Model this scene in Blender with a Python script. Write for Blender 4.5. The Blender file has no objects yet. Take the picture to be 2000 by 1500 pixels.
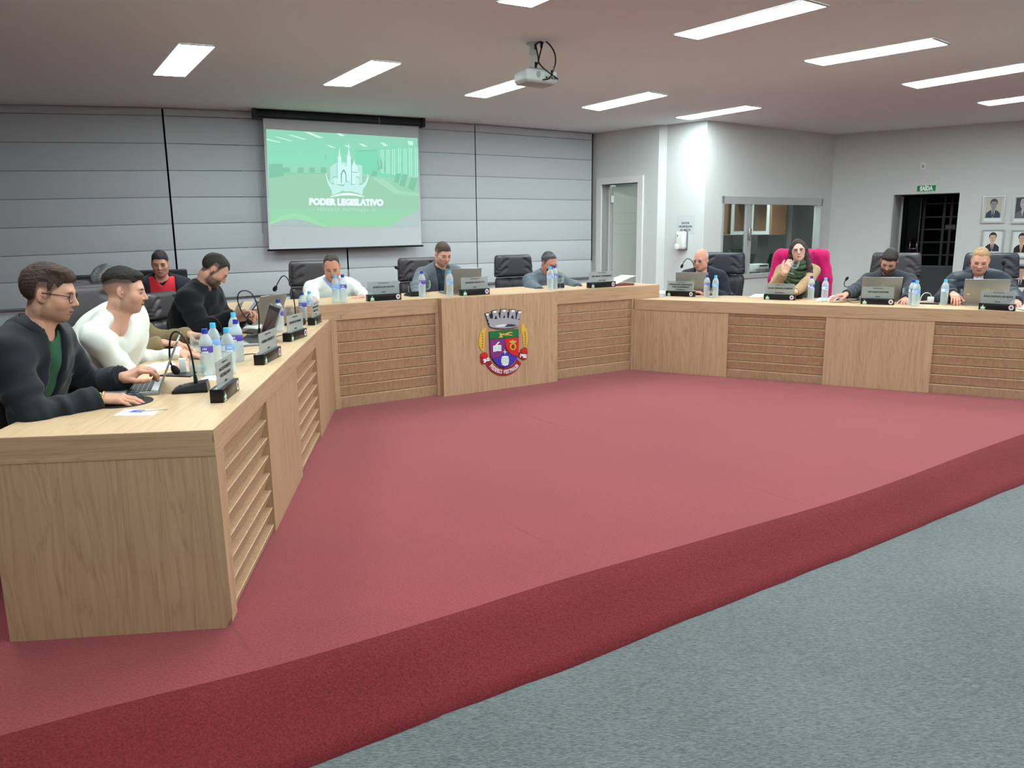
import bpy, bmesh, math, random
import numpy as np
from mathutils import Vector, Matrix, Euler
random.seed(7)
scene = bpy.context.scene
COL = scene.collection
PI = math.pi
# ------------------------------------------------------------------ camera, world, exposure
HC = 1.47                                   # lens height above the carpeted platform (z = 0)
FPX, PITCH, ROLL = 1514.7, 0.1925, -0.0114
_cp, _sp, _cr, _sr = math.cos(PITCH), math.sin(PITCH), math.cos(ROLL), math.sin(ROLL)
FWD = Vector((0, _cp, -_sp)); _up = Vector((0, _sp, _cp)); _rt = Vector((1, 0, 0))
CRT = _rt * _cr + _up * _sr; CUP = _up * _cr - _rt * _sr
camd = bpy.data.cameras.new('camera'); cam = bpy.data.objects.new('camera', camd); COL.objects.link(cam)
camd.sensor_fit = 'HORIZONTAL'; camd.sensor_width = 36.0; camd.lens = FPX / 2000 * 36.0
camd.clip_start = 0.05; camd.clip_end = 100
cam.matrix_world = Matrix(((CRT.x, CUP.x, -FWD.x, 0), (CRT.y, CUP.y, -FWD.y, 0), (CRT.z, CUP.z, -FWD.z, HC), (0, 0, 0, 1)))
scene.camera = cam
world = bpy.data.worlds.new('world'); scene.world = world; world.use_nodes = True
world.node_tree.nodes['Background'].inputs[0].default_value = (0.02, 0.025, 0.03, 1)
world.node_tree.nodes['Background'].inputs[1].default_value = 0.3
scene.view_settings.view_transform = 'Standard'; scene.view_settings.look = 'None'
scene.view_settings.gamma = 1; scene.view_settings.use_curve_mapping = False
scene.view_settings.exposure = 0.0
LAMP = 42.0                                  # radiance of the ceiling panels
scene.cycles.use_denoising = True
scene.cycles.max_bounces = 8; scene.cycles.diffuse_bounces = 5; scene.cycles.transparent_max_bounces = 16
scene.cycles.caustics_reflective = False; scene.cycles.caustics_refractive = False
ZC = HC + 1.55                              # ceiling height
ZF = -0.155                                 # grey carpet, one ramp below the platform
ZL, ZR, ZM = 0.78, 0.765, 0.90              # tops of the left, right and middle desks

def ray(x, y): return CRT * ((x - 1000) / FPX) - CUP * ((y - 750) / FPX) + FWD
def onz(x, y, z):
    d = ray(x, y); t = (z - HC) / d.z; return Vector((0, 0, HC)) + d * t
def onplane(x, y, p, n):
    d = ray(x, y); o = Vector((0, 0, HC)); t = (Vector(p) - o).dot(n) / d.dot(n); return o + d * t
def atdepth(x, y, yy):
    d = ray(x, y); return Vector((0, 0, HC)) + d * (yy / d.y)
def online(x, y, a, b, off=0.0):            # the point of the ray over the plan line a-b moved sideways by off (left of a->b)
    a, b = Vector((a[0], a[1], 0)), Vector((b[0], b[1], 0)); d = (b - a).normalized(); n = Vector((-d.y, d.x, 0))
    return onplane(x, y, a + n * off, n)

# ------------------------------------------------------------------ objects
def lin(c):
    return tuple((v / 255 / 12.92) if v / 255 <= 0.04045 else ((v / 255 + 0.055) / 1.055) ** 2.4 for v in c)
def link(name, me, m=None, parent=None):
    o = bpy.data.objects.new(name, me); COL.objects.link(o)
    if m is not None:
        if isinstance(m, (list, tuple)):
            for q in m: me.materials.append(q)
        else: me.materials.append(m)
    if parent is not None: o.parent = parent
    return o
def tag(o, label=None, cat=None, group=None, kind=None):
    if label: o['label'] = label
    if cat: o['category'] = cat
    if group: o['group'] = group
    if kind: o['kind'] = kind
    return o
def thing(name, label, cat, loc=(0, 0, 0), rz=0.0, group=None):
    o = bpy.data.objects.new(name, None); COL.objects.link(o); o.location = loc; o.rotation_euler = (0, 0, rz)
    o.empty_display_size = 0.1
    return tag(o, label, cat, group)
def copy_tree(o, parent=None):
    c = o.copy(); COL.objects.link(c)
    if parent is not None: c.parent = parent
    for ch in list(o.children): copy_tree(ch, c)
    return c
def place_copy(o, loc, rz, label, group=None):
    c = copy_tree(o); c.location = loc; c.rotation_euler = (0, 0, rz); tag(c, label, None, group); return c

class MB:
    def __init__(s): s.v = []; s.f = []; s.mi = []; s.sm = []; s.cur = 0
    def add(s, vs, fs, smooth=False):
        n = len(s.v); s.v += [tuple(v) for v in vs]
        for f in fs: s.f.append(tuple(i + n for i in f)); s.mi.append(s.cur); s.sm.append(smooth)
        return s
    def box(s, lo, hi, M=None):
        x0, y0, z0 = lo; x1, y1, z1 = hi
        v = [Vector(p) for p in ((x0, y0, z0), (x1, y0, z0), (x1, y1, z0), (x0, y1, z0), (x0, y0, z1), (x1, y0, z1), (x1, y1, z1), (x0, y1, z1))]
        if M is not None: v = [M @ p for p in v]
        return s.add(v, [(0, 3, 2, 1), (4, 5, 6, 7), (0, 1, 5, 4), (1, 2, 6, 5), (2, 3, 7, 6), (3, 0, 4, 7)])
    def prism(s, pts, d, smooth=False):     # planar polygon pts pushed along d
        pts = [Vector(p) for p in pts]; d = Vector(d); n = len(pts)
        nor = Vector((0, 0, 0))
        for i in range(n): nor += pts[i].cross(pts[(i + 1) % n])
        if nor.dot(d) > 0: pts = pts[::-1]
        v = pts + [p + d for p in pts]
        f = [tuple(range(n)), tuple(range(2 * n - 1, n - 1, -1))]
        s.add(v, f); s.add(v, [(i, i + n, (i + 1) % n + n, (i + 1) % n) for i in range(n)], smooth)
        return s
    def tube(s, pts, r, n=8, smooth=True, caps=True):
        pts = [Vector(p) for p in pts]; m = len(pts); vs = []; fs = []
        rs = r if isinstance(r, (list, tuple)) else [r] * m
        t0 = (pts[1] - pts[0]).normalized(); a = t0.orthogonal().normalized()
        for i, p in enumerate(pts):
            t = (pts[min(i + 1, m - 1)] - pts[max(i - 1, 0)]).normalized()
            a = (a - t * a.dot(t)); a = a.normalized() if a.length > 1e-6 else t.orthogonal().normalized()
            b = t.cross(a)
            for k in range(n):
                q = 2 * PI * k / n; vs.append(p + (a * math.cos(q) + b * math.sin(q)) * rs[i])
        for i in range(m - 1):
            for k in range(n):
                fs.append((i * n + k, i * n + (k + 1) % n, (i + 1) * n + (k + 1) % n, (i + 1) * n + k))
        s.add(vs, fs, smooth)
        if caps: s.add(vs[:n], [tuple(range(n - 1, -1, -1))]); s.add(vs[-n:], [tuple(range(n))])
        return s
    def lathe(s, prof, n=20, c=(0, 0, 0), smooth=True):   # profile of (r, z)
        vs = []; fs = []; c = Vector(c)
        for r, z in prof:
            for k in range(n):
                q = 2 * PI * k / n; vs.append(c + Vector((max(r, 1e-5) * math.cos(q), max(r, 1e-5) * math.sin(q), z)))
        for i in range(len(prof) - 1):
            for k in range(n): fs.append((i * n + k, i * n + (k + 1) % n, (i + 1) * n + (k + 1) % n, (i + 1) * n + k))
        return s.add(vs, fs, smooth)
    def ball(s, c, r, n=12, sc=(1, 1, 1)):
        prof = [(math.sin(PI * i / n), -math.cos(PI * i / n)) for i in range(n + 1)]
        vs = []; fs = []; m = 2 * n
        for a, z in prof:
            for k in range(m):
                q = 2 * PI * k / m; vs.append((c[0] + r * sc[0] * a * math.cos(q), c[1] + r * sc[1] * a * math.sin(q), c[2] + r * sc[2] * z))
        for i in range(n):
            for k in range(m): fs.append((i * m + k, i * m + (k + 1) % m, (i + 1) * m + (k + 1) % m, (i + 1) * m + k))
        return s.add(vs, fs, True)
    def rbox(s, lo, hi, r, seg=3, M=None):  # box with rounded edges
        bm = bmesh.new(); lo = Vector(lo); hi = Vector(hi); bmesh.ops.create_cube(bm, size=1)
        for v in bm.verts: v.co = Vector((lo[i] + (v.co[i] + .5) * (hi[i] - lo[i]) for i in range(3)))
        bmesh.ops.bevel(bm, geom=bm.edges[:], offset=r, segments=seg, affect='EDGES', profile=.5, clamp_overlap=True)
        bm.verts.index_update()
        vs = [(M @ v.co if M is not None else v.co.copy()) for v in bm.verts]; fs = [tuple(v.index for v in f.verts) for f in bm.faces]
        bm.free(); return s.add(vs, fs, True)
    def mesh(s, name='mesh'):
        me = bpy.data.meshes.new(name); me.from_pydata(s.v, [], s.f)
        me.polygons.foreach_set('use_smooth', s.sm); me.polygons.foreach_set('material_index', s.mi); me.update()
        return me
    def build(s, name, m, parent=None, autosmooth=True):
        me = s.mesh(name); o = link(name, me, m, parent)
        if any(s.sm) and autosmooth:
            sharp_edges(me)
        return o
def sharp_edges(me, ang=0.7):
    bm = bmesh.new(); bm.from_mesh(me); bmesh.ops.remove_doubles(bm, verts=bm.verts, dist=1e-5)
    for e in bm.edges:
        if len(e.link_faces) == 2 and e.calc_face_angle(0) > ang: e.smooth = False
    bm.to_mesh(me); bm.free()
def poly(name, pts, m, parent=None):        # one flat printed shape
    return MB().add(pts, [tuple(range(len(pts)))]).build(name, m, parent)
def spline(P, n=8):                         # Catmull-Rom through P
    P = [Vector(p) for p in P]; out = []
    for i in range(len(P) - 1):
        p0, p1, p2, p3 = P[max(i - 1, 0)], P[i], P[i + 1], P[min(i + 2, len(P) - 1)]
        for k in range(n):
            t = k / n
            out.append(.5 * ((2 * p1) + (p2 - p0) * t + (2 * p0 - 5 * p1 + 4 * p2 - p3) * t * t + (3 * p1 - p0 - 3 * p2 + p3) * t ** 3))
    return out + [P[-1]]
def text_mesh(body, size, extrude=0.0, bold=0.0, shear=0.0, space=1.0):
    cu = bpy.data.curves.new('lettering', 'FONT'); cu.body = body; cu.size = size; cu.extrude = extrude; cu.offset = bold
    cu.shear = shear; cu.align_x = 'CENTER'; cu.align_y = 'CENTER'; cu.space_character = space; cu.resolution_u = 3
    o = bpy.data.objects.new('tmp', cu); COL.objects.link(o); dg = bpy.context.evaluated_depsgraph_get(); dg.update()
    me = bpy.data.meshes.new_from_object(o.evaluated_get(dg)); bpy.data.objects.remove(o); bpy.data.curves.remove(cu)
    me.materials.clear(); me.name = 'lettering'; return me
def lettering(body, size, M, m, parent=None, bold=0.0, shear=0.0, space=1.0, extrude=0.0, name='lettering', width=None):
    me = text_mesh(body, size, extrude, bold, shear, space)
    if width:
        xs = [v.co.x for v in me.vertices]
        if xs: me.transform(Matrix.Diagonal((width / max(max(xs) - min(xs), 1e-6), 1, 1, 1)))
    me.transform(M); return link(name, me, m, parent)
def frame(o, x, y, z):                       # 4x4 from origin and axes
    return Matrix(((x[0], y[0], z[0], o[0]), (x[1], y[1], z[1], o[1]), (x[2], y[2], z[2], o[2]), (0, 0, 0, 1)))

# ------------------------------------------------------------------ materials
MATS = {}
def mat(name, rgb, rough=0.6, metal=0.0, spec=0.4, emit=None, estr=0.0, trans=0.0, ior=1.45, alpha=1.0, sheen=0.0, coat=0.0, noise=None, bump=None):
    if name in MATS: return MATS[name]
    m = bpy.data.materials.new(name); m.use_nodes = True; nt = m.node_tree; b = nt.nodes['Principled BSDF']; c = lin(rgb)
    b.inputs['Base Color'].default_value = (*c, 1); b.inputs['Roughness'].default_value = rough; b.inputs['Metallic'].default_value = metal
    b.inputs['Specular IOR Level'].default_value = spec; b.inputs['IOR'].default_value = ior; b.inputs['Transmission Weight'].default_value = trans
    b.inputs['Alpha'].default_value = alpha; b.inputs['Sheen Weight'].default_value = sheen; b.inputs['Coat Weight'].default_value = coat
    if sheen: b.inputs['Sheen Roughness'].default_value = 0.5
    if emit is not None:
        b.inputs['Emission Color'].default_value = (*lin(emit), 1); b.inputs['Emission Strength'].default_value = estr
    N = nt.nodes; L = nt.links
    if noise or bump:
        tc = N.new('ShaderNodeTexCoord')
    if noise:                                # (scale xyz, amount, detail)
        mp = N.new('ShaderNodeMapping'); mp.inputs['Scale'].default_value = noise[0]; L.new(tc.outputs['Object'], mp.inputs[0])
        nz = N.new('ShaderNodeTexNoise'); nz.inputs['Scale'].default_value = 1; nz.inputs['Detail'].default_value = noise[2]; L.new(mp.outputs[0], nz.inputs[0])
        rp = N.new('ShaderNodeValToRGB'); a = noise[1]
        rp.color_ramp.elements[0].position = .3; rp.color_ramp.elements[1].position = .7
        rp.color_ramp.elements[0].color = (*[v * (1 - a) for v in c], 1); rp.color_ramp.elements[1].color = (*[min(1, v * (1 + a)) for v in c], 1)
        L.new(nz.outputs[0], rp.inputs[0]); L.new(rp.outputs[0], b.inputs['Base Color'])
    if bump:                                 # (scale xyz, strength, distance)
        mp = N.new('ShaderNodeMapping'); mp.inputs['Scale'].default_value = bump[0]; L.new(tc.outputs['Object'], mp.inputs[0])
        nz = N.new('ShaderNodeTexNoise'); nz.inputs['Scale'].default_value = 1; nz.inputs['Detail'].default_value = 4; L.new(mp.outputs[0], nz.inputs[0])
        bp = N.new('ShaderNodeBump'); bp.inputs['Strength'].default_value = bump[1]; bp.inputs['Distance'].default_value = bump[2]
        L.new(nz.outputs[0], bp.inputs['Height']); L.new(bp.outputs[0], b.inputs['Normal'])
    MATS[name] = m; return m
def wood(name, sc, rgb=(183, 150, 120), dark=(142, 109, 82)):   # sc: stretch per axis, small = along the grain
    if name in MATS: return MATS[name]
    m = bpy.data.materials.new(name); m.use_nodes = True; nt = m.node_tree; b = nt.nodes['Principled BSDF']; N = nt.nodes; L = nt.links
    tc = N.new('ShaderNodeTexCoord'); mp = N.new('ShaderNodeMapping'); mp.inputs['Scale'].default_value = sc; L.new(tc.outputs['Object'], mp.inputs[0])
    n1 = N.new('ShaderNodeTexNoise'); n1.inputs['Scale'].default_value = 1.0; n1.inputs['Detail'].default_value = 3; n1.inputs['Distortion'].default_value = .6; L.new(mp.outputs[0], n1.inputs[0])
    mp2 = N.new('ShaderNodeMapping'); mp2.inputs['Scale'].default_value = tuple(v * 6 if v > 3 else v * 1.7 for v in sc); L.new(tc.outputs['Object'], mp2.inputs[0])
    n2 = N.new('ShaderNodeTexNoise'); n2.inputs['Scale'].default_value = 1.0; n2.inputs['Detail'].default_value = 5; L.new(mp2.outputs[0], n2.inputs[0])
    # growth rings: bands of the large noise
    mm = N.new('ShaderNodeMath'); mm.operation = 'MULTIPLY'; mm.inputs[1].default_value = 9.0; L.new(n1.outputs[0], mm.inputs[0])
    fr = N.new('ShaderNodeMath'); fr.operation = 'FRACT'; L.new(mm.outputs[0], fr.inputs[0])
    rp = N.new('ShaderNodeValToRGB'); e = rp.color_ramp.elements
    e[0].position = 0; e[0].color = (*lin(dark), 1); e[1].position = .35; e[1].color = (*lin(rgb), 1)
    x = e.new(.9); x.color = (*lin(tuple(.94 * a + .06 * d for a, d in zip(rgb, dark))), 1); x = e.new(1.0); x.color = (*lin(dark), 1)
    L.new(fr.outputs[0], rp.inputs[0])
    r2 = N.new('ShaderNodeValToRGB'); r2.color_ramp.elements[0].position = .25; r2.color_ramp.elements[1].position = .75
    r2.color_ramp.elements[0].color = (*lin(tuple(.35 * a + .65 * d for a, d in zip(rgb, dark))), 1); r2.color_ramp.elements[1].color = (*lin(rgb), 1); L.new(n2.outputs[0], r2.inputs[0])
    mx = N.new('ShaderNodeMix'); mx.data_type = 'RGBA'; mx.inputs[0].default_value = .68; L.new(rp.outputs[0], mx.inputs[6]); L.new(r2.outputs[0], mx.inputs[7])
    L.new(mx.outputs[2], b.inputs['Base Color']); b.inputs['Roughness'].default_value = .48; b.inputs['Specular IOR Level'].default_value = .35
    MATS[name] = m; return m
def carpet(name, c1, c2, sc, sheen, bumpd, seam=None, strength=.6, sheen_tint=(255, 200, 200)):
    m = bpy.data.materials.new(name); m.use_nodes = True; nt = m.node_tree; b = nt.nodes['Principled BSDF']; N = nt.nodes; L = nt.links
    geo = N.new('ShaderNodeNewGeometry'); mp = N.new('ShaderNodeMapping'); mp.vector_type = 'POINT'; mp.inputs['Scale'].default_value = sc; mp.inputs['Rotation'].default_value = (0, 0, -.55)
    L.new(geo.outputs['Position'], mp.inputs[0])
    n1 = N.new('ShaderNodeTexNoise'); n1.inputs['Scale'].default_value = 1; n1.inputs['Detail'].default_value = 4; n1.inputs['Roughness'].default_value = .65; L.new(mp.outputs[0], n1.inputs[0])
    n2 = N.new('ShaderNodeTexNoise'); n2.inputs['Scale'].default_value = 1.3; n2.inputs['Detail'].default_value = 3; L.new(geo.outputs['Position'], n2.inputs[0])
    ad = N.new('ShaderNodeMath'); ad.operation = 'MULTIPLY_ADD'; ad.inputs[1].default_value = .18; L.new(n2.outputs[0], ad.inputs[0]); L.new(n1.outputs[0], ad.inputs[2])
    rp = N.new('ShaderNodeValToRGB'); e = rp.color_ramp.elements; e[0].position = .38; e[1].position = .78; e[0].color = (*lin(c1), 1); e[1].color = (*lin(c2), 1); L.new(ad.outputs[0], rp.inputs[0])
    col = rp.outputs[0]; hgt = n1.outputs[0]
    if seam:                                 # sewn joints of the carpet lengths: (nx, ny, first, width)
        sx = N.new('ShaderNodeSeparateXYZ'); L.new(geo.outputs['Position'], sx.inputs[0])
        a = N.new('ShaderNodeMath'); a.operation = 'MULTIPLY'; a.inputs[1].default_value = seam[0]; L.new(sx.outputs[0], a.inputs[0])
        c = N.new('ShaderNodeMath'); c.operation = 'MULTIPLY_ADD'; c.inputs[1].default_value = seam[1]; L.new(sx.outputs[1], c.inputs[0]); L.new(a.outputs[0], c.inputs[2])
        w = N.new('ShaderNodeMath'); w.operation = 'MULTIPLY_ADD'; w.inputs[1].default_value = .06; L.new(n2.outputs[0], w.inputs[0]); L.new(c.outputs[0], w.inputs[2])
        s = N.new('ShaderNodeMath'); s.operation = 'SUBTRACT'; s.inputs[1].default_value = seam[2] - seam[3] / 2; L.new(w.outputs[0], s.inputs[0])
        p = N.new('ShaderNodeMath'); p.operation = 'PINGPONG'; p.inputs[1].default_value = seam[3] / 2; L.new(s.outputs[0], p.inputs[0])
        g = N.new('ShaderNodeMapRange'); g.inputs[1].default_value = seam[3] / 2 - .016; g.inputs[2].default_value = seam[3] / 2 - .002; g.inputs[4].default_value = .4; L.new(p.outputs[0], g.inputs[0])
        k = N.new('ShaderNodeMapRange'); k.inputs[1].default_value = .46; k.inputs[2].default_value = .62; L.new(n2.outputs[0], k.inputs[0])
        gk = N.new('ShaderNodeMath'); gk.operation = 'MULTIPLY'; L.new(g.outputs[0], gk.inputs[0]); L.new(k.outputs[0], gk.inputs[1])
        mx = N.new('ShaderNodeMix'); mx.data_type = 'RGBA'; L.new(gk.outputs[0], mx.inputs[0]); L.new(col, mx.inputs[6]); mx.inputs[7].default_value = (*[v * .8 for v in lin(c1)], 1); col = mx.outputs[2]
        hh = N.new('ShaderNodeMath'); hh.operation = 'MULTIPLY_ADD'; hh.inputs[1].default_value = -1.2; L.new(gk.outputs[0], hh.inputs[0]); L.new(n1.outputs[0], hh.inputs[2]); hgt = hh.outputs[0]
    L.new(col, b.inputs['Base Color']); b.inputs['Roughness'].default_value = .95; b.inputs['Specular IOR Level'].default_value = .1
    b.inputs['Sheen Weight'].default_value = sheen; b.inputs['Sheen Roughness'].default_value = .55; b.inputs['Sheen Tint'].default_value = (*lin(sheen_tint), 1)
    bp = N.new('ShaderNodeBump'); bp.inputs['Strength'].default_value = strength; bp.inputs['Distance'].default_value = bumpd; L.new(hgt, bp.inputs['Height']); L.new(bp.outputs[0], b.inputs['Normal'])
    MATS[name] = m; return m
# ------------------------------------------------------------------ setting
M_WALL = mat('wall_paint', (201, 206, 205), .75, spec=.25, bump=((60, 60, 60), .05, .002))
M_CEIL = mat('ceiling_paint', (226, 240, 242), .85, spec=.2)
M_WHITE = mat('white_lacquer', (218, 221, 220), .4)
M_GREYDOOR = mat('door_white', (206, 214, 210), .45)
M_BLACK = mat('black_plastic', (16, 16, 19), .4)
M_DARKGLASS = mat('night_glass', (8, 10, 14), .12, spec=.5)
M_ALU = mat('aluminium', (206, 210, 210), .35, metal=.6)
M_STEEL = mat('steel', (190, 192, 192), .25, metal=1.0)
def pane_mat(name, tint, amount):            # clear sheet: lets light and sight through, mirrors a little
    m = bpy.data.materials.new(name); m.use_nodes = True; nt = m.node_tree; N = nt.nodes; L = nt.links
    N.remove(N['Principled BSDF']); out = N['Material Output']
    tr = N.new('ShaderNodeBsdfTransparent'); tr.inputs[0].default_value = (*lin(tint), 1)
    gl = N.new('ShaderNodeBsdfGlossy'); gl.inputs['Roughness'].default_value = .02
    lw = N.new('ShaderNodeLayerWeight'); lw.inputs[0].default_value = .5; pw = N.new('ShaderNodeMath'); pw.operation = 'POWER'; pw.inputs[1].default_value = 4.0; L.new(lw.outputs['Facing'], pw.inputs[0])
    ml = N.new('ShaderNodeMath'); ml.operation = 'MULTIPLY_ADD'; ml.inputs[1].default_value = .55 * amount; ml.inputs[2].default_value = .035 * amount
    L.new(pw.outputs[0], ml.inputs[0]); mx = N.new('ShaderNodeMixShader'); L.new(ml.outputs[0], mx.inputs[0]); L.new(tr.outputs[0], mx.inputs[1]); L.new(gl.outputs[0], mx.inputs[2]); L.new(mx.outputs[0], out.inputs[0])
    return m
M_PANE = pane_mat('window_glass', (247, 250, 249), .7)
M_LAMP = mat('lamp_diffuser', (250, 252, 250), .5, emit=(238, 253, 251), estr=LAMP)
C2 = lambda x, y: onz(x, y, ZC)
def flat(v): return Vector((v[0], v[1], 0))
W0, W1, W2, W3, W4 = [flat(C2(*p)) for p in ((0, 205), (324.5, 211.5), (503, 219), (928.5, 243), (1158, 261))]
W00 = W0 + (W0 - W1).normalized() * 4.0
K1, K2, K3, K4 = [flat(C2(*p)) for p in ((1288, 244), (1304, 244), (1382, 235), (1632, 263))]
K5 = K4 + (flat(C2(2000, 235.5)) - K4) * 2.1
K6, K7 = Vector((13.97, 4.1, 0)), Vector((-1.24, -5.52, 0))

def wall(name, p, q, opens=(), t=.16, m=None, z0=ZF, z1=ZC):
    """a slab from p to q (room on its right-hand side) with openings (s0, s1, za, zb)"""
    p, q = flat(p), flat(q); d = (q - p); L = d.length; d.normalize(); n = Vector((-d.y, d.x, 0)); F = frame(p, d, n, (0, 0, 1)); mb = MB()
    s = 0.0
    for (a, b, za, zb) in sorted(opens):
        if a > s: mb.box((s, 0, z0), (a, t, z1), F)
        if za > z0: mb.box((a, 0, z0), (b, t, za), F)
        if zb < z1: mb.box((a, 0, zb), (b, t, z1), F)
        s = b
    mb.box((s, 0, z0), (L, t, z1), F)
    o = mb.build(name, m or M_WALL); tag(o, kind='structure'); return F
FB = []
mb = MB()
pts = [W00, W0, W1, W2, W3, W4]
for a, b in zip(pts, pts[1:]):
    d = (b - a); L = d.length; d.normalize(); n = Vector((-d.y, d.x, 0)); mb.box((0, 0, ZF), (L, .16, ZC), frame(a, d, n, (0, 0, 1)))
tag(mb.build('wall_back', mat('back_wall_paint', (205, 211, 214), .8, spec=.2)), kind='structure')

def s_of(F, px, py):                         # along-wall position and height of a pixel on a wall frame
    P = onplane(px, py, F.translation, F.col[1].xyz); l = F.inverted() @ P; return l.x, l.z
def wframe(p, q):
    d = (q - p).normalized(); n = Vector((-d.y, d.x, 0)); return frame(p, d, n, (0, 0, 1))
# wall with the side door
F1 = wframe(W4, K1)
da, dz = s_of(F1, 1176.5, 361); db, dz2 = s_of(F1, 1247.5, 356); dz = (dz + dz2) / 2
wall('wall_doorway', W4, K1, [(da, db, ZF, dz)])
# pillar return, soap dispenser wall
wall('wall_pier', K1, K2); wall('wall_dispenser', K2, K3)
F3 = wframe(K3, K4)
wa, wz1 = s_of(F3, 1410, 382); wb, wz2 = s_of(F3, 1606, 389); _, ws = s_of(F3, 1434, 541); wz1 = (wz1 + wz2) / 2
wall('wall_window', K3, K4, [(wa, wb, ws, wz1)], t=.14)
F4 = wframe(K4, K5)
ea, ez1 = s_of(F4, 1745, 377.5); eb, ez2 = s_of(F4, 1875, 374.5); ez = (ez1 + ez2) / 2
wall('wall_right', K4, K5, [(ea, eb, ZF, ez)])
wall('wall_far_right', K5, K6); wall('wall_rear', K6, K7); wall('wall_left', K7, W00)

cp = [W00, W0, W1, W2, W3, W4, K1, K2, K3, K4, K5, K6, K7]
mb = MB(); mb.prism([(v.x, v.y, ZC) for v in cp[::-1]], (0, 0, .12)); tag(mb.build('ceiling', M_CEIL), kind='structure')
M_GREYC = carpet('grey_carpet', (44, 49, 50), (108, 114, 114), (60, 260, 100), .2, .004, strength=.9, sheen_tint=(225, 235, 235))
mb = MB(); mb.prism([(v.x, v.y, ZF) for v in cp], (0, 0, -.1)); tag(mb.build('floor', M_GREYC), kind='structure')
# platform and its sloping front edge, following the carpet's measured line
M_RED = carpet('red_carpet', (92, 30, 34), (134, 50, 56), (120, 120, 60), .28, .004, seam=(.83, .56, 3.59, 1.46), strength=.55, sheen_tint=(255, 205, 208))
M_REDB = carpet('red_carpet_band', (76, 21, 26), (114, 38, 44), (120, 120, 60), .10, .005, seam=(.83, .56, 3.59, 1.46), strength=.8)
topp = [(0, 1437), (200, 1384), (350, 1346), (560, 1294), (880, 1200), (1100, 1131), (1400, 1046), (1700, 957), (2000, 847)]
botp = [(0, 1700), (200, 1640), (350, 1590), (600, 1500), (860, 1399), (1128, 1298), (1420, 1180), (1700, 1070), (2000, 945)]
T = [onz(*p, 0) for p in topp]; B = [onz(*p, ZF) for p in botp]
def ext(P, t, at): return P[at] + (P[at] - P[1 if at == 0 else -2]).normalized() * t
dT = (T[4] - T[1]).normalized(); dE = (T[-1] - T[-3]).normalized()
T = [T[0] - dT * 4] + T + [T[-1] + dE * 5]
B = [B[3] - (B[5] - B[3]).normalized() * 5.0] + B[3:] + [B[-1] + dE * 5]
TT = spline(T, 5); BB = spline(B, 7)
def resample(P, n):
    L = [0]
    for a, b in zip(P, P[1:]): L.append(L[-1] + (b - a).length)
    out = []
    for i in range(n + 1):
        s = L[-1] * i / n; k = max(j for j in range(len(L)) if L[j] <= s + 1e-9); k = min(k, len(P) - 2)
        out.append(P[k].lerp(P[k + 1], (s - L[k]) / max(L[k + 1] - L[k], 1e-9)))
    return out
n = 90; TT = resample(TT, n); BB = resample(BB, n)
rng = random.Random(3)
vs = []; fs = []
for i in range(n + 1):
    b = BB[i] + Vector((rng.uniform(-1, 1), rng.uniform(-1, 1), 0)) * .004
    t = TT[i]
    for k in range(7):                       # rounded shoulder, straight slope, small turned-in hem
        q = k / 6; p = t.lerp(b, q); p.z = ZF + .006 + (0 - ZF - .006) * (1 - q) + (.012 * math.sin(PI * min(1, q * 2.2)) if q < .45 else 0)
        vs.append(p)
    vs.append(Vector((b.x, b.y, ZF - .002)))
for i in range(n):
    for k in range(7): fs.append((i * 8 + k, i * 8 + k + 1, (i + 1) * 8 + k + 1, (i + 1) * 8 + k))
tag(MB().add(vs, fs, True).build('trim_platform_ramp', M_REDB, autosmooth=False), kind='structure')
mb = MB(); base = [(v.x, v.y, 0) for v in TT]
mb.prism(base + [(11.5, 9.5, 0), (6, 14.2, 0), (1.5, 14.6, 0), (-11, 9.6, 0), (-9, 3.0, 0), (-5.6, -1.5, 0)], (0, 0, -.15)); tag(mb.build('floor_platform', M_RED), kind='structure')

# ------------------------------------------------------------------ blinds on the back wall
SX = [-60, 0, 330, 520, 830, 930, 1156]
SEAM = [[204, 205, 211.5, 219, 236.3, 243, 261], [220, 221, 226.5, 233, 252, 258, 274], [277, 277.5, 280, 285, 297, 301.5, 313], [334, 334, 333, 334, 341.5, 344.5, 352],
        [391, 390, 385, 384.5, 386.5, 387.5, 391], [447, 445.5, 437, 434, 430.5, 430.3, 430], [503, 501, 488, 482, 474, 472.5, 468.5], [556, 553, 538, 530.5, 518, 514.5, 506.5], [610, 606, 587, 576, 559, 553.5, 541]]
M_BLIND = mat('blind_fabric', (190, 197, 201), .85, spec=.15, bump=((900, 900, 900), .12, .001))
M_BAR = mat('blind_bar', (120, 128, 132), .5)
def seam(k, x): return float(np.interp(x, SX, SEAM[k]))
WX = [(-60, W00), (0, W0), (324.5, W1), (503, W2), (928.5, W3), (1158, W4)]
def wallplan(px, off):                       # plan point on the back wall line for a pixel column, off metres in front
    for (xa, a), (xb, b) in zip(WX, WX[1:]):
        if px <= xb or xb == 1158:
            y = 300; P = online(px, y, a, b, -off); return P
secs = [(-70, 322.8, 'far left'), (326.6, 667.2, 'behind the projection screen'), (670.2, 927.6, ''), (929.2, 1156, '')]
blab = ['grey horizontally seamed fabric blind left of the black gap, beside the near seated men', 'grey seamed fabric blind hanging behind the left half of the projection screen',
        'grey seamed fabric blind behind the right half of the projection screen', 'grey seamed fabric blind at the right end next to the white doorway']
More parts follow.
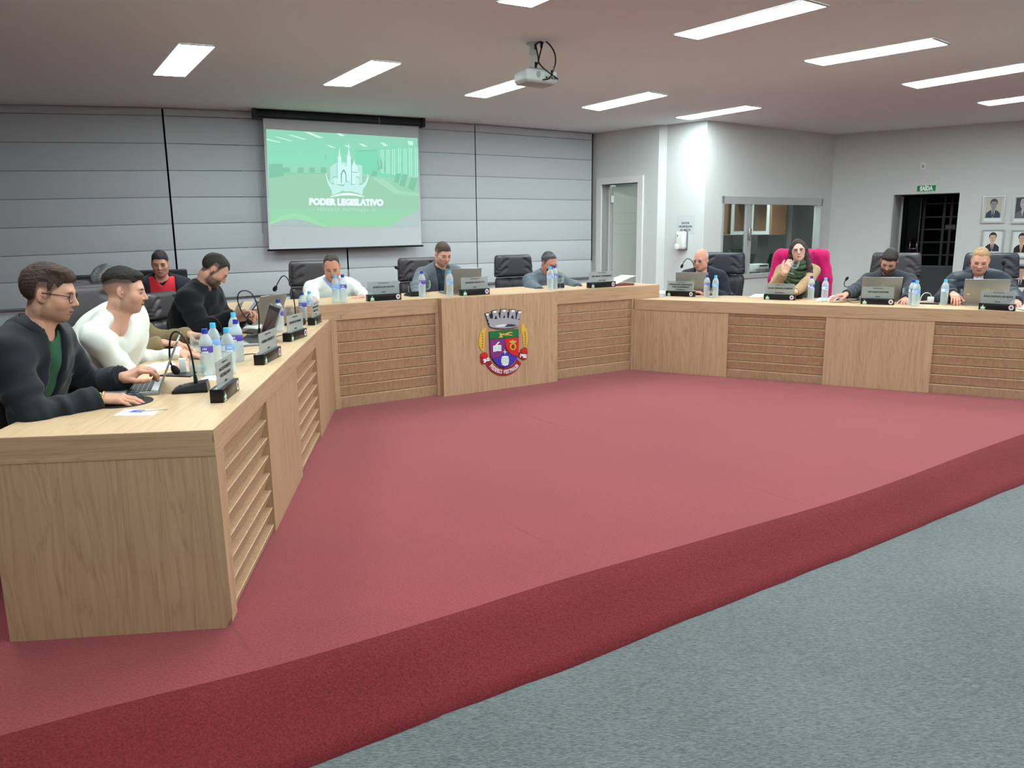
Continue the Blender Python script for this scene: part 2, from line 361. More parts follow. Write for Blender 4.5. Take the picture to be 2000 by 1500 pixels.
for (xa, xb, _), lab in zip(secs, blab):
    root = thing('roman_blind', lab, 'blind', tuple(wallplan((xa + xb) / 2, .05).xy) + (ZF,), 0, 'grey blinds on the back wall')
    inv = Matrix.Translation(-root.location)
    cols = [xa + (xb - xa) * i / 6 for i in range(7)]
    for k in range(8):
        vs = []; fs = []; nr = 6
        for x in cols:
            P0 = wallplan(x, .05); nrm = flat(ray(x, 400)).normalized()
            ya, yb = seam(k, x), seam(k + 1, x)
            za = atp = (ray(x, ya)); zt = HC + za.z / za.xy.length * P0.xy.length; zb_ = ray(x, yb); zz = HC + zb_.z / zb_.xy.length * P0.xy.length
            if k > 0: zt -= .0035
            else: zt = min(zt, ZC - .002)
            for j in range(nr + 1):
                q = j / nr; bul = .016 * math.sin(PI * q) ** .5 if 0 < j < nr else 0
                p = Vector((P0.x, P0.y, zt + (zz + .0035 - zt) * q)) - nrm * bul; vs.append(inv @ p)
        for i in range(6):
            for j in range(nr): a = i * (nr + 1) + j; fs.append((a, a + 1, a + nr + 2, a + nr + 1))
        MB().add(vs, fs, True).build('fabric_panel', M_BLIND, root, autosmooth=False)
    a, b = wallplan(xa, .055), wallplan(xb, .055); rr = []
    for x, P in ((xa, a), (xb, b)):
        r_ = ray(x, seam(8, x)); rr.append(inv @ Vector((P.x, P.y, HC + r_.z / r_.xy.length * P.xy.length)))
    d = (rr[1] - rr[0]).normalized(); nn = d.cross(Vector((0, 0, 1)))
    MB().box((0, -.012, -.014), ((rr[1] - rr[0]).length, .012, .010), frame(rr[0], d, -nn, (0, 0, 1))).build('bottom_bar', M_BAR, root)
    # backing cloth, so that no wall shows through the joints
    vs = []
    for x in (xa, xb):
        P = wallplan(x, .042); r_ = ray(x, seam(8, x)); vs += [inv @ Vector((P.x, P.y, ZC - .003)), inv @ Vector((P.x, P.y, HC + r_.z / r_.xy.length * P.xy.length))]
    MB().add([vs[0], vs[1], vs[3], vs[2]], [(0, 1, 2, 3)]).build('backing_cloth', M_BAR, root)
    if xa < 330 < xb or xa == 326.6:
        P = wallplan(501, .075) - root.location
        zz = [HC + ray(501, y).z / ray(501, y).xy.length * wallplan(501, .075).xy.length for y in (238, 456)]
        MB().tube([(P.x, P.y, zz[0] - root.location.z), (P.x + .004, P.y, zz[1] - root.location.z)], .0028, 6).build('pull_cord', M_WHITE, root)
for i, (xa, xb) in enumerate(((321.5, 328), (666, 671.5), (926.6, 930.2), (1155, 1158))):   # night-dark glass between the blinds
    a, b = wallplan(xa, .012), wallplan(xb, .012)
    o = MB().prism([(a.x, a.y, ZC - .01), (b.x, b.y, ZC - .01), (b.x, b.y, 1.0), (a.x, a.y, 1.0)], flat(ray(xa, 400)).normalized() * .006).build('window_%d' % (i + 2), M_DARKGLASS); tag(o, kind='structure')

# ------------------------------------------------------------------ ceiling lamps
Lq = [[(300.8, 145.3), (351.5, 85.5), (419, 90), (361, 148.4)], [(633, 165.3), (727.7, 117.7), (783, 123.2), (684.3, 168)], [(908, 185.8), None, None, (948.3, 190.2)],
      [(1136.9, 209.3), (1267.3, 179.6), (1303.2, 185.8), (1169.9, 215.3)], [(1320, 229.2), (1458, 206.4), (1487, 210), (1350, 232.8)],
      [(972.7, 3), None, None, (1037, 12.7)], [(1317.8, 66.8), None, (1613.7, 11.6), (1363, 75.7)], [(1571.4, 118.3), (1820.7, 74.7), (1851.5, 86), (1607.3, 126.9)],
      [(1762.4, 164), None, None, (1792, 171.8)], [(1909.8, 200.1), None, None, (1931.8, 205.6)]]
llab = ['ceiling lamp panel at the far left, above the near seated men', 'ceiling lamp panel above the left edge of the projection screen', 'ceiling lamp panel half hidden behind the projector',
        'ceiling lamp panel just right of the projector, second row', 'small-looking ceiling lamp panel above the white pillar, farthest back', 'ceiling lamp panel cut off by the top edge, above the projector',
        'large ceiling lamp panel cut by the top edge, right of the projector', 'ceiling lamp panel in the near row, second of the long ones on the right', 'ceiling lamp panel running out of the right edge, above the glass window',
        'ceiling lamp panel cut off at the right edge, above the exit sign']
ax = Vector((.545, -.838, 0)); M_FRAME = mat('lamp_frame', (188, 190, 188), .5)
def lamp(q, lab):
    c = sum(q, Vector()) / 4; root = thing('ceiling_lamp', lab, 'lamp', (c.x, c.y, ZC), 0, 'ceiling lamp panels')
    q = [v - c for v in q]; out = [v + v.normalized() * .022 for v in q]
    mb = MB(); mb.add([(v.x, v.y, -.007) for v in q] + [(v.x, v.y, -.007) for v in out] + [(v.x, v.y, -.0005) for v in out], sum([[(i, (i + 1) % 4, (i + 1) % 4 + 4, i + 4), (i + 4, (i + 1) % 4 + 4, (i + 1) % 4 + 8, i + 8)] for i in range(4)], []))
    mb.build('frame', M_FRAME, root)
    MB().prism([(v.x, v.y, -.006) for v in q], (0, 0, .005)).build('diffuser', M_LAMP, root)
for q, lab in zip(Lq, llab):
    P = [C2(*p) if p else None for p in q]
    if P[2] is None: P[2] = P[3] + ax * 1.22
    if P[1] is None: P[1] = P[2] + (P[0] - P[3])
    lamp(P, lab)
ra, rb = Vector((.838, .545, 0)), ax           # grid assumed to continue behind the lens; unseen panels added to light the room
k = 0
for r_, n0, n1 in ((1, -2, 0), (2, -2, 5), (3, -1, 5)):
    for i in range(n0, n1):
        o = C2(1317.8, 66.8) + ra * (1.72 * (i - 1)) + rb * (2.75 * (r_ - 1))
        w = ra * .28; lamp([o, o + rb * 1.22, o + rb * 1.22 + w, o + w], 'ceiling lamp out of view, row %s behind the photographed ones, number %s from left' % (('one', 'two', 'three')[r_ - 1], ('one', 'two', 'three', 'four', 'five', 'six', 'seven')[i - n0]))
        k += 1

# ------------------------------------------------------------------ rooms beyond the openings
def unseen_inner_lamp(loc, size, power, name):  # lamps beyond the openings, out of sight, added to brighten those rooms
    root = thing(name, 'small unseen ceiling lamp added to light ' + ('the side room' if 'side' in name else 'the office behind the window'), 'lamp', loc)
    MB().box((-size, -size, -.02), (size, size, 0)).build('diffuser', mat('unseen_inner_lamp_%d' % power, (250, 252, 250), .5, emit=(245, 253, 250), estr=power), root)
    return root
# side room behind the open door
L1 = (K1 - W4).length
Fs = F1
for nm, lo, hi in (('wall_side_room', (-.7, 1.25, ZF), (L1 - .03, 1.33, ZC - .3)), ('wall_side_room_left', (-.78, .165, ZF), (-.7, 1.33, ZC - .3)), ('wall_side_room_right', (L1 - .03, .165, ZF), (L1 + .03, 1.33, ZC - .3)), ('ceiling_side_room', (-.7, .165, ZC - .3), (L1, 1.33, ZC - .22)), ('floor_side_room', (-.7, .165, -.02), (L1, 1.25, -.001))):
    tag(MB().box(lo, hi, Fs).build(nm, M_GREYDOOR), kind='structure')
o = unseen_inner_lamp(Fs @ Vector((da + .45, .75, ZC - .305)), .16, 16, 'side_room_lamp')
# casing and leaf
root = thing('door_1', None, None, Fs @ Vector((da, 0, 0))); root.rotation_euler = (0, 0, math.atan2(Fs.col[0].y, Fs.col[0].x)); tag(root, kind='structure')
w = db - da; mb = MB()
mb.box((-.10, -.03, ZF), (0, .17, dz + .10)); mb.box((w, -.03, ZF), (w + .10, .17, dz + .10)); mb.box((0, -.03, dz), (w, .17, dz + .10)); mb.build('casing', M_WHITE, root)
mb = MB(); mb.box((0, .16, 0), (.03, .30, dz)); mb.build('jamb', M_WHITE, root)
Hn = Vector((.035, .20, 0)); e = Vector((.62, .78, 0)).normalized()
leaf = MB().box((0, -.018, .01), (.82, .018, dz - .03), frame(Hn + e * .02, e, Vector((-e.y, e.x, 0)), (0, 0, 1))).build('leaf', M_GREYDOOR, root)
mb = MB()
for z in (.35, dz - .28): mb.box((-.02, -.03, z), (.03, .02, z + .11), frame(Hn, e, Vector((-e.y, e.x, 0)), (0, 0, 1)))
for z in (.35, dz - .28): MB().box((-.02, -.034, z), (.03, .02, z + .11), frame(Hn, e, Vector((-e.y, e.x, 0)), (0, 0, 1))).build('hinge', M_STEEL, root)
for i in range(3):
    MB().box((.02, -.021, dz - .45 - .17 * i), (.80, -.019, dz - .444 - .17 * i), frame(Hn + e * .02, e, Vector((-e.y, e.x, 0)), (0, 0, 1))).build('groove', mat('groove', (188, 196, 193), .6), root)
# ------------------------------------------------------------------ glazed office behind the window wall
F = F3; w = wb - wa; hh = wz1 - ws
root = thing('window_1', None, None, F @ Vector((wa, 0, ws))); root.rotation_euler = (0, 0, math.atan2(F.col[0].y, F.col[0].x)); tag(root, kind='structure')
mb = MB(); t = .045
mb.box((0, -.02, 0), (t, .10, hh)); mb.box((w - t, -.02, 0), (w, .10, hh)); mb.box((0, -.02, hh - .11), (w, .10, hh)); mb.box((0, -.03, -.03), (w, .12, .03)); mb.build('window_frame', M_ALU, root)
x1 = s_of(F, 1459, 430)[0] - wa; x2 = s_of(F, 1471.5, 430)[0] - wa
mb = MB(); mb.box((x1 - .022, 0, .03), (x1 + .022, .035, hh - .11)); mb.build('sash_rail', M_ALU, root)
mb = MB(); mb.box((x2 - .03, .05, .03), (x2 + .03, .085, hh - .11)); mb.build('sash_rail', M_ALU, root)
MB().box((t, .015, .03), (x1 - .022, .021, hh - .11)).build('pane', M_PANE, root)
MB().box((x2 + .03, .062, .03), (w - t, .068, hh - .11)).build('pane', M_PANE, root)
MB().rbox((x2 - .10, -.012, .55), (x2 - .035, .05, .73), .012).build('lock', M_STEEL, root)
mb = MB()
L3 = (K4 - K3).length
M_OFF = mat('office_wall', (214, 219, 218), .8)
for nm, lo, hi in (('wall_office', (3.0, 3.3, ZF), (L3 + 1.7, 3.38, ZC - .2)), ('wall_office_right', (L3 + 1.62, .75, ZF), (L3 + 1.7, 3.3, ZC - .2)), ('ceiling_office', (.05, .145, ZC - .2), (L3 + 1.7, 3.3, ZC - .12)), ('floor_office', (.05, .145, -.02), (L3 + 1.7, 3.3, -.001))):
    tag(MB().box(lo, hi, F).build(nm, M_OFF), kind='structure')
tag(MB().prism([F @ Vector(p) for p in ((.11, .15, ZF), (3.5, 3.3, ZF), (3.42, 3.36, ZF), (.06, .24, ZF))], (0, 0, ZC - .2 - ZF)).build('wall_office_left', M_OFF), kind='structure')
unseen_inner_lamp(F @ Vector((1.7, .42, ZC - .205)), .2, 60, 'unseen_office_lamp')
M_WCAB = wood('wood_cabinet', (16, 16, 1.6), (178, 142, 112), (146, 112, 86))
# wall cupboard: its end panel towards the window, its glazed doors facing left
ca = s_of(F, 1507, 430)[0]
Cp = onplane(1507, 430, F @ Vector((0, .75, 0)), F.col[1].xyz); cl = F.inverted() @ Cp
z0c = HC + ray(1507, 459).z / ray(1507, 459).xy.length * Cp.xy.length; z1c = z0c + .98
rc = thing('wall_cupboard', 'wood wall cupboard with white framed glass doors hanging behind the office window', 'cupboard', (Cp.x, Cp.y, z0c), math.atan2(F.col[0].y, F.col[0].x))
D = .42; LB = 1.02
MB().box((0, 0, 0), (D, .02, .98)).build('side_panel', M_WCAB, rc)
mb = MB(); mb.box((0, .02, 0), (D, LB, .02)); mb.box((0, .02, .96), (D, LB, .98)); mb.box((D - .015, .02, .02), (D, LB, .96)); mb.box((0, LB, 0), (D, LB + .02, .98)); mb.box((.0, .86, .02), (D - .02, .88, .96)); mb.build('carcass', M_WCAB, rc)
MB().box((.02, .02, .60), (D - .02, LB, .62)).build('shelf', M_WCAB, rc)
for k in range(2):
    y0 = .03 + k * .42; mb = MB()
    mb.box((-.022, y0, .01), (0, y0 + .06, .97)); mb.box((-.022, y0 + .34, .01), (0, y0 + .40, .97)); mb.box((-.022, y0 + .06, .01), (0, y0 + .34, .07)); mb.box((-.022, y0 + .06, .91), (0, y0 + .34, .97))
    d_ = mb.build('glass_door', M_WHITE, rc); MB().box((-.014, y0 + .06, .07), (-.008, y0 + .34, .91)).build('pane', M_PANE, d_)
for k, (y, c) in enumerate(((.16, (205, 196, 210)), (.42, (214, 190, 198)))):
    mb = MB(); mb.rbox((.1, y - .08, .62), (.3, y + .08, .78), .01)
    o = mb.build('paper_stack', mat('stack%d' % k, c, .7)); o.location = rc.location; o.rotation_euler = rc.rotation_euler
    tag(o, ('lilac' if k == 0 else 'pink') + ' stack of papers standing on the cupboard shelf behind glass', 'papers')
# tall white door panel at the back right of the office
pa = s_of(F, 1548, 430)[0]
P = onplane(1546, 430, F @ Vector((0, 1.1, 0)), F.col[1].xyz); Q = onplane(1612, 430, F @ Vector((0, 1.1, 0)), F.col[1].xyz); ww = (Q - P).length
zt = HC + ray(1560, 397).z / ray(1560, 397).xy.length * P.xy.length
rd = thing('office_door', 'white door in a white frame behind the right pane of the office window', 'door', (P.x, P.y, 0), math.atan2(F.col[0].y, F.col[0].x))
mb = MB(); mb.box((-.02, -.03, 0), (.09, .06, zt + .1)); mb.box((.09, -.03, zt), (ww, .06, zt + .1)); mb.build('casing', M_WHITE, rd)
MB().box((.11, .0, 0), (ww, .04, zt)).build('leaf', M_GREYDOOR, rd)
MB().box((.02, .065, 0), (ww, .12, ZC - .25)).build('side_wall', M_WALL, rd)
# desk with two open notebooks, a chair and a printer, seen low in the glass
P = F @ Vector((s_of(F, 1475, 520)[0] + .3, 1.0, 0))
zt = .80
rt_ = thing('office_table', 'white office table standing behind the window sill', 'table', (P.x, P.y, 0), math.atan2(F.col[0].y, F.col[0].x))
MB().box((-1.0, -.35, zt - .03), (.85, .40, zt)).build('tabletop', M_WHITE, rt_)
for x in (-.95, .8): MB().box((x - .03, -.3, 0), (x + .03, .35, zt - .03)).build('leg', M_WHITE, rt_)
M_TEAL = mat('dark_teal_screen', (22, 58, 56), .35)
for k, (px, tl, lab) in enumerate(((1458, .4, 'dark open notebook leaning back on the office table, left one behind the glass'), (1500, .4, 'dark teal open notebook on the office table, beside the woman with glasses'))):
    q = onplane(px, 528, F @ Vector((0, 1.0, 0)), F.col[1].xyz)
    r = thing('office_notebook', lab, 'laptop', (q.x, q.y, zt), math.atan2(F.col[0].y, F.col[0].x) + .25)
    MB().rbox((-.17, -.02, 0), (.17, .22, .02), .006).build('base', M_BLACK, r)
    MB().rbox((-.17, -.006, 0), (.17, .006, .25), .004, M=Matrix.Translation((0, -.02, .015)) @ Matrix.Rotation(.28, 4, 'X')).build('lid', M_TEAL if k else M_BLACK, r)
q = onplane(1438, 520, F @ Vector((0, 1.75, 0)), F.col[1].xyz)
r = thing('office_chair', 'green upholstered chair behind the office table, at the window edge', 'chair', (q.x, q.y, 0), math.atan2(F.col[0].y, F.col[0].x))
M_GRN = mat('green_cloth', (62, 92, 70), .8)
MB().rbox((-.26, -.05, .62), (.26, .05, 1.12), .05, 4).build('backrest', M_GRN, r); MB().rbox((-.25, -.5, .45), (.25, .02, .53), .03).build('seat', M_GRN, r)
MB().tube([(0, -.22, .0), (0, -.22, .46)], .03).box((-.3, -.26, 0), (.3, -.18, .04)).build('base', M_BLACK, r)
q = onplane(1479, 533, F @ Vector((0, .72, 0)), F.col[1].xyz)
r = thing('printer', 'white low printer on the office table behind the window', 'printer', (q.x, q.y, zt), math.atan2(F.col[0].y, F.col[0].x))
MB().rbox((-.16, -.12, 0), (.16, .12, .10), .02).build('body', M_WHITE, r); MB().box((-.11, -.13, .06), (.11, -.118, .08)).build('paper_slot', M_BLACK, r)
q = onplane(1489, 468, F @ Vector((0, 1.9, 0)), F.col[1].xyz)
o = MB().box((-.17, -.01, -.14), (.17, 0, .14)).build('wall_notice', M_WHITE); o.location = q; o.rotation_euler = (0, 0, math.atan2(F.col[0].y, F.col[0].x)); tag(o, 'plain white sheet hung under the cupboard behind the window', 'paper')

# ------------------------------------------------------------------ exit doorway
F = F4; w = eb - ea; rz4 = math.atan2(F.col[0].y, F.col[0].x)
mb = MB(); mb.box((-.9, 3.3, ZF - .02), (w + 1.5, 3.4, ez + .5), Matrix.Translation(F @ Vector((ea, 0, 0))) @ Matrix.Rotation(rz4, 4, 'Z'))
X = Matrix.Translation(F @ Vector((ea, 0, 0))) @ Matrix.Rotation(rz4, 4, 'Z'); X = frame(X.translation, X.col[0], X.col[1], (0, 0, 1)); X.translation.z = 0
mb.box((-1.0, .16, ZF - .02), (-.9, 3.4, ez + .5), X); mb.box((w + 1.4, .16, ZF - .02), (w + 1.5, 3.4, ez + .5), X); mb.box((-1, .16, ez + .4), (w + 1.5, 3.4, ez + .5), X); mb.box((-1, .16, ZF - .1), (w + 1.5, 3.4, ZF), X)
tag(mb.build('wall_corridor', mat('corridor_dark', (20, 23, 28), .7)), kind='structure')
lo_, hi_ = .1, 2.0
for _ in range(40):
    md = (lo_ + hi_) / 2; q_ = X.inverted() @ onplane(1757, 440, X @ Vector((0, md, 0)), X.col[1].xyz)
    if q_.x > 0: lo_ = md
    else: hi_ = md
DY = min(max(lo_, .16), 1.4)
tag(MB().box((-.05, .158, ZF), (0, DY, ez), X).build('wall_doorway_left', M_WALL), kind='structure')
tag(MB().box((w, .158, ZF), (w + .05, DY, ez), X).build('wall_doorway_right', M_WALL), kind='structure')
tag(MB().box((-.05, .158, ez), (w + .05, DY, ez + .05), X).build('ceiling_doorway', M_WALL), kind='structure')
root = thing('door_2', None, None, X.translation); root.rotation_euler = (0, 0, rz4); tag(root, kind='structure')
MB().box((-.0, -.012, ZF), (.012, .17, ez)).box((.012, -.005, ez - .02), (w, .15, ez)).build('casing', M_WALL, root)
def gx(px, y_, py=440):                      # pixel column to local x at depth y_ of the doorway
    q = onplane(px, py, X @ Vector((0, y_, 0)), X.col[1].xyz); return (X.inverted() @ q).x
def gz(px, py, y_): return onplane(px, py, X @ Vector((0, y_, 0)), X.col[1].xyz).z
xa, xb = gx(1758, DY), gx(1796, DY); zp = gz(1830, 522, DY + .2)
M_DFR = mat('door_frame_grey', (92, 98, 102), .5)
M_DPANE = pane_mat('dark_door_glass', (150, 156, 160), .55)
lf = MB().box((max(.0, xa - .03), DY - .02, ZF + .01), (max(.0, xa - .03) + .035, DY + .02, ez - .02)).build('glass_leaf_frame', M_ALU, root)
MB().box((xa, DY - .005, ZF + .02), (xb, DY + .005, ez - .03)).build('pane', M_DPANE, lf)
lf2 = MB().box((xb - .008, DY - .015, ZF + .02), (xb + .004, DY + .015, ez - .03)).build('leaf_edge', M_DFR, root)
hz0, hz1 = gz(1788, 488, DY - .04), gz(1788, 472, DY - .04); hx0, hx1 = gx(1780.5, DY - .04), gx(1793.5, DY - .04)
mb = MB(); mb.tube([(hx0, DY - .04, hz0), (hx0, DY - .04, hz1)], .011); mb.tube([(hx1, DY - .04, hz0), (hx1, DY - .04, hz1)], .011); mb.tube([(hx0, DY - .04, hz0 + .02), (hx1, DY - .04, hz0 + .02)], .009); mb.tube([(hx0, DY - .04, hz0 + .02), (hx0, DY, hz0 + .02)], .007); mb.build('handle', M_STEEL, root)
mb = MB(); mb.box((xb, DY + .18, ZF), (w + .04, DY + .22, zp)); mb.build('lower_panel', mat('door_panel_grey', (84, 88, 93), .5), root)
MB().box((xb, DY + .175, zp), (w + .04, DY + .225, zp + .03)).build('rail', M_DFR, root)
M_GRILLE = mat('grille_dark', (46, 48, 54), .45)
for py in (398, 424, 448, 473, 498):
    z = gz(1820, py, DY + .21); MB().box((xa, DY + .205, z - .012), (w + .04, DY + .235, z + .012)).build('grille_bar', M_GRILLE, root)
for px in (1803, 1842, 1856): x = gx(px, DY + .21); MB().box((x - .02, DY + .20, zp), (x + .02, DY + .23, ez - .02)).build('grille_post', M_GRILLE, root)
MB().box((gx(1847, DY + .2), DY + .19, gz(1850, 447, DY + .2)), (gx(1866, DY + .2), DY + .205, gz(1850, 439, DY + .2))).build('lock', mat('lock_grey', (88, 90, 96), .4), root)
# exit sign
p0 = onplane(1789.5, 375, F.translation, F.col[1].xyz); p1 = onplane(1828.5, 374, F.translation, F.col[1].xyz); p2 = onplane(1789.5, 362.3, F.translation, F.col[1].xyz)
sw, sh = (p1 - p0).length, (p2 - p0).length
root = thing('exit_sign', 'green exit sign with white letters above the dark doorway', 'sign', (p0.x, p0.y, p0.z), rz4)
MB().box((0, -.014, 0), (sw, -.001, sh)).build('board', mat('sign_white', (214, 232, 222), .5), root)
MB().box((sw * .03, -.017, sh * .06), (sw * .97, -.013, sh * .94)).build('green_field', mat('sign_green', (22, 122, 78), .45), root)
lettering('SAÍDA', sh * .86, frame((sw / 2, -.0185, sh * .46), (1, 0, 0), (0, 0, 1), (0, -1, 0)), mat('sign_letters', (232, 246, 238), .5), root, bold=.006, width=sw * .66)
q = onplane(1803, 325, F.translation, F.col[1].xyz); root = thing('wall_socket', 'small white wall plate above the exit sign', 'socket', q, rz4)
MB().rbox((-.045, -.012, -.06), (.045, -.001, .06), .004).build('plate', M_WHITE, root); MB().box((-.015, -.014, -.025), (.015, -.011, .025)).build('insert', mat('insert', (150, 154, 152), .5), root)
# portraits on the right wall
M_PFRAME = mat('portrait_frame', (176, 180, 180), .3, metal=.7); M_PASS = mat('passepartout', (204, 209, 207), .7)
def portrait(quad, lab, bg, suit, skin, hair, tie, cap=True, big=1.0, grey=False):
    n = F.col[1].xyz; P = [onplane(*p, F.translation, n) for p in quad]
    o = P[0]; wd = ((P[1] - P[0]).xy.length + (P[2] - P[3]).xy.length) / 2; ht = (P[0].z - P[3].z + P[1].z - P[2].z) / 2
    r = thing('framed_portrait', lab, 'picture', (o.x, o.y, (P[0].z + P[1].z) / 2 - ht), rz4, 'framed portraits on the right wall')
    mb = MB(); a = .018
    for lo, hi in (((0, 0), (wd, a)), ((0, ht - a), (wd, ht)), ((0, a), (a, ht - a)), ((wd - a, a), (wd, ht - a))): mb.box((lo[0], -.03, lo[1]), (hi[0], -.002, hi[1]))
    mb.build('frame', M_PFRAME, r)
    MB().box((a, -.012, a), (wd - a, -.002, ht - a)).build('mount', M_PASS, r)
    px0, px1, pz0, pz1 = wd * .13, wd * .87, ht * .20, ht * .93
    y = -.013; pr = MB().add([(px0, y, pz0), (px1, y, pz0), (px1, y, pz1), (px0, y, pz1)], [(0, 1, 2, 3)]).build('photograph', mat('ph%d%d%d' % bg, bg, .6), r)
    cx = wd / 2; W = px1 - px0; H = pz1 - pz0
    def sh(pts, c, k): MB().add([(cx + x * W, y - .0006 * k, pz0 + z * H) for x, z in pts], [tuple(range(len(pts)))]).build('print', mat('pr%d%d%d' % c, c, .6), pr)
    s = big; mx = lambda pts: [(max(-.5, min(.5, x * s)), max(0, min(1, .45 + (z - .45) * s))) for x, z in pts]
    ell = lambda x, z, a, b, n=20, q0=0, q1=2 * PI: [(x + a * math.cos(q0 + (q1 - q0) * i / n), z + b * math.sin(q0 + (q1 - q0) * i / n)) for i in range(n + (0 if q1 - q0 > 6 else 1))]
    sh(mx([(-.44, 0), (.44, 0), (.42, .22), (.30, .32), (.12, .40), (-.12, .40), (-.30, .32), (-.42, .22)]), suit, 1)
    sh(mx([(-.11, .40), (.11, .40), (.03, 0.02), (-.03, 0.02)]), (206, 208, 206), 2)
    sh(mx([(-.035, .37), (.035, .37), (.045, .05), (-.045, .05)]), tie, 3)
    sh(mx([(-.10, .36), (.10, .36), (.10, .5), (-.10, .5)]), skin, 4)
    sh(mx(ell(0, .76, .225, .20)), hair, 5); sh(mx(ell(0, .66, .185, .235)), skin, 6); sh(mx(ell(0, .80, .2, .11, 14, .15, PI - .15)), hair, 7)
    dk = tuple(int(v * .55) for v in skin)
    for q in ((-.075, .69), (.075, .69)): sh(mx(ell(q[0], q[1], .04, .014, 8)), dk, 7)
    sh(mx([(-.02, .60), (.02, .60), (.008, .68), (-.008, .68)]), tuple(int(v * .86) for v in skin), 7); sh(mx(ell(0, .535, .06, .012, 8)), tuple(int(v * .7) for v in skin), 7)
    if cap: MB().box((px0, -.0135, ht * .085), (px1, -.0125, ht * .165)).build('caption_strip', mat('caption', (222, 226, 228), .6), r)
portrait([(1921, 383), (1965, 382.5), (1962, 436), (1917.5, 436)], 'framed grey-tinted portrait of a person in dark suit, top row left', (188, 182, 164), (58, 64, 84), (138, 140, 146), (62, 66, 74), (44, 50, 66))
portrait([(1980, 382), (2026, 382), (2023, 437), (1976, 437)], 'framed black and white portrait cut by the right edge, top row', (64, 68, 72), (104, 106, 108), (170, 172, 174), (44, 46, 50), (90, 92, 94), big=1.35)
portrait([(1919, 448), (1962, 448), (1960, 502.5), (1915, 501)], 'framed colour portrait of a person in dark suit, middle row left, behind the blond sitter', (216, 222, 222), (44, 46, 60), (206, 168, 148), (48, 44, 46), (120, 62, 56))
portrait([(1976, 449), (2020, 449), (2017, 505), (1972, 504)], 'framed portrait of a person with orange tie, middle row at the right edge', (216, 222, 222), (26, 24, 30), (206, 166, 140), (52, 44, 42), (196, 128, 58))
portrait([(1917, 514), (1960, 515), (1957, 572), (1912, 571)], 'framed portrait in the lowest row, mostly hidden by the blond sitter', (216, 222, 222), (40, 42, 52), (200, 166, 148), (48, 44, 46), (70, 70, 80))
portrait([(1974, 515), (2017, 516), (2014, 573), (1969, 571)], 'framed portrait of a person with black fringe and dark suit, lowest row at right edge', (206, 214, 214), (24, 24, 32), (196, 152, 134), (28, 26, 30), (30, 30, 40), big=1.15)
portrait([(1972, 581), (2016, 582), (2013, 640), (1968, 638)], 'framed portrait below the lowest visible row, its top edge behind the desk', (206, 214, 214), (34, 34, 42), (196, 152, 134), (28, 26, 30), (30, 30, 40))
# soap dispenser with notice
F = wframe(K2, K3); rz2 = math.atan2(F.col[0].y, F.col[0].x); n = F.col[1].xyz
a = onplane(1325, 487, F.translation, n); b = onplane(1342.5, 487.5, F.translation, n); c = onplane(1342.5, 452, F.translation, n)
wd = (b - a).xy.length; ht = c.z - b.z
r = thing('soap_dispenser', 'white soap dispenser on the wall beside the pillar, above the old man', 'dispenser', (a.x, a.y, a.z), rz2)
mb = MB(); mb.rbox((0, -.115, 0), (wd, -.008, ht), .035, 4); mb.build('cover', M_WHITE, r)
MB().box((-.004, -.012, -.004), (wd + .004, -.001, ht + .004)).build('back_plate', mat('dispenser_grey', (120, 128, 134), .5), r)
MB().rbox((.01, -.135, .005), (wd * .42, -.10, ht * .30), .006).build('lever', mat('lever', (228, 234, 236), .4), r)
MB().ball((wd * .3, -.114, ht * .76), .011, 8, (1, .3, 1)).build('sight_window', M_DFR, r)
c0 = onplane(1339, 436, F.translation, n)
r = thing('wall_notice', 'small printed notice on the wall above the soap dispenser', 'notice', (c0.x, c0.y, c0.z), rz2)
pw = .30
MB().box((-pw / 2, -.003, -.15), (pw / 2, -.001, .12)).build('sheet', mat('clear_film', (192, 200, 202), .5), r)
M_INK = mat('ink', (40, 42, 44), .6)
for s_, z, wd_ in (('FAVOR', .0, .13), ('HIGIENIZAR', -.05, .23), ('AS MÃOS', -.10, .18)):
    lettering(s_, .042, frame((0, -.004, z), (1, 0, 0), (0, 0, 1), (0, -1, 0)), M_INK, r, bold=.0012, width=wd_)

# ------------------------------------------------------------------ projector under the ceiling
pp = C2(1041, 84); F_ = (pp.y) 
dpt = pp.y
def pr_(x, y, dy=0): return atdepth(x, y, dpt + dy)
rp = thing('ceiling_projector', 'white projector hanging from the ceiling on a short pole', 'projector', (pp.x, pp.y, ZC))
inv = Matrix.Translation(-rp.location)
zb = pr_(1040, 147).z - ZC; wdt = (pr_(1094, 155) - pr_(1008, 150)).x
M_PJ = mat('projector_white', (196, 204, 204), .45); M_PJ2 = mat('projector_grey', (150, 156, 156), .5)
pc = pr_(1046, 152); c = inv @ pc; R = Matrix.Translation((c.x, c.y, c.z)) @ Matrix.Rotation(.48, 4, 'Z') @ Matrix.Rotation(.02, 4, 'Y')
bw, bd, bh = .150, .115, .048
MB().rbox((-bw, -bd, -bh), (bw, bd, bh), .022, 4, R).build('body', M_PJ, rp)
MB().rbox((-bw * .92, -bd * .9, -bh - .012), (bw * .92, bd * .9, -bh + .012), .012, 3, R).build('top_cover', M_PJ2, rp)
MB().rbox((-.09, -.07, bh - .002), (.09, .07, bh + .02), .012, 3, R).build('mounting_plate', M_PJ2, rp)
mb = MB(); mb.ball((-bw * .25, -bd, .005), .020, 10, (1, .15, 1.3)); o = mb.build('speaker_grille', M_PJ2, rp); o.data.transform(R)
mb = MB(); mb.box((bw * .15, -bd - .004, -.03), (bw * .92, -bd + .002, .012)); o = mb.build('socket_panel', mat('socket_panel', (176, 182, 182), .5), rp); o.data.transform(R)
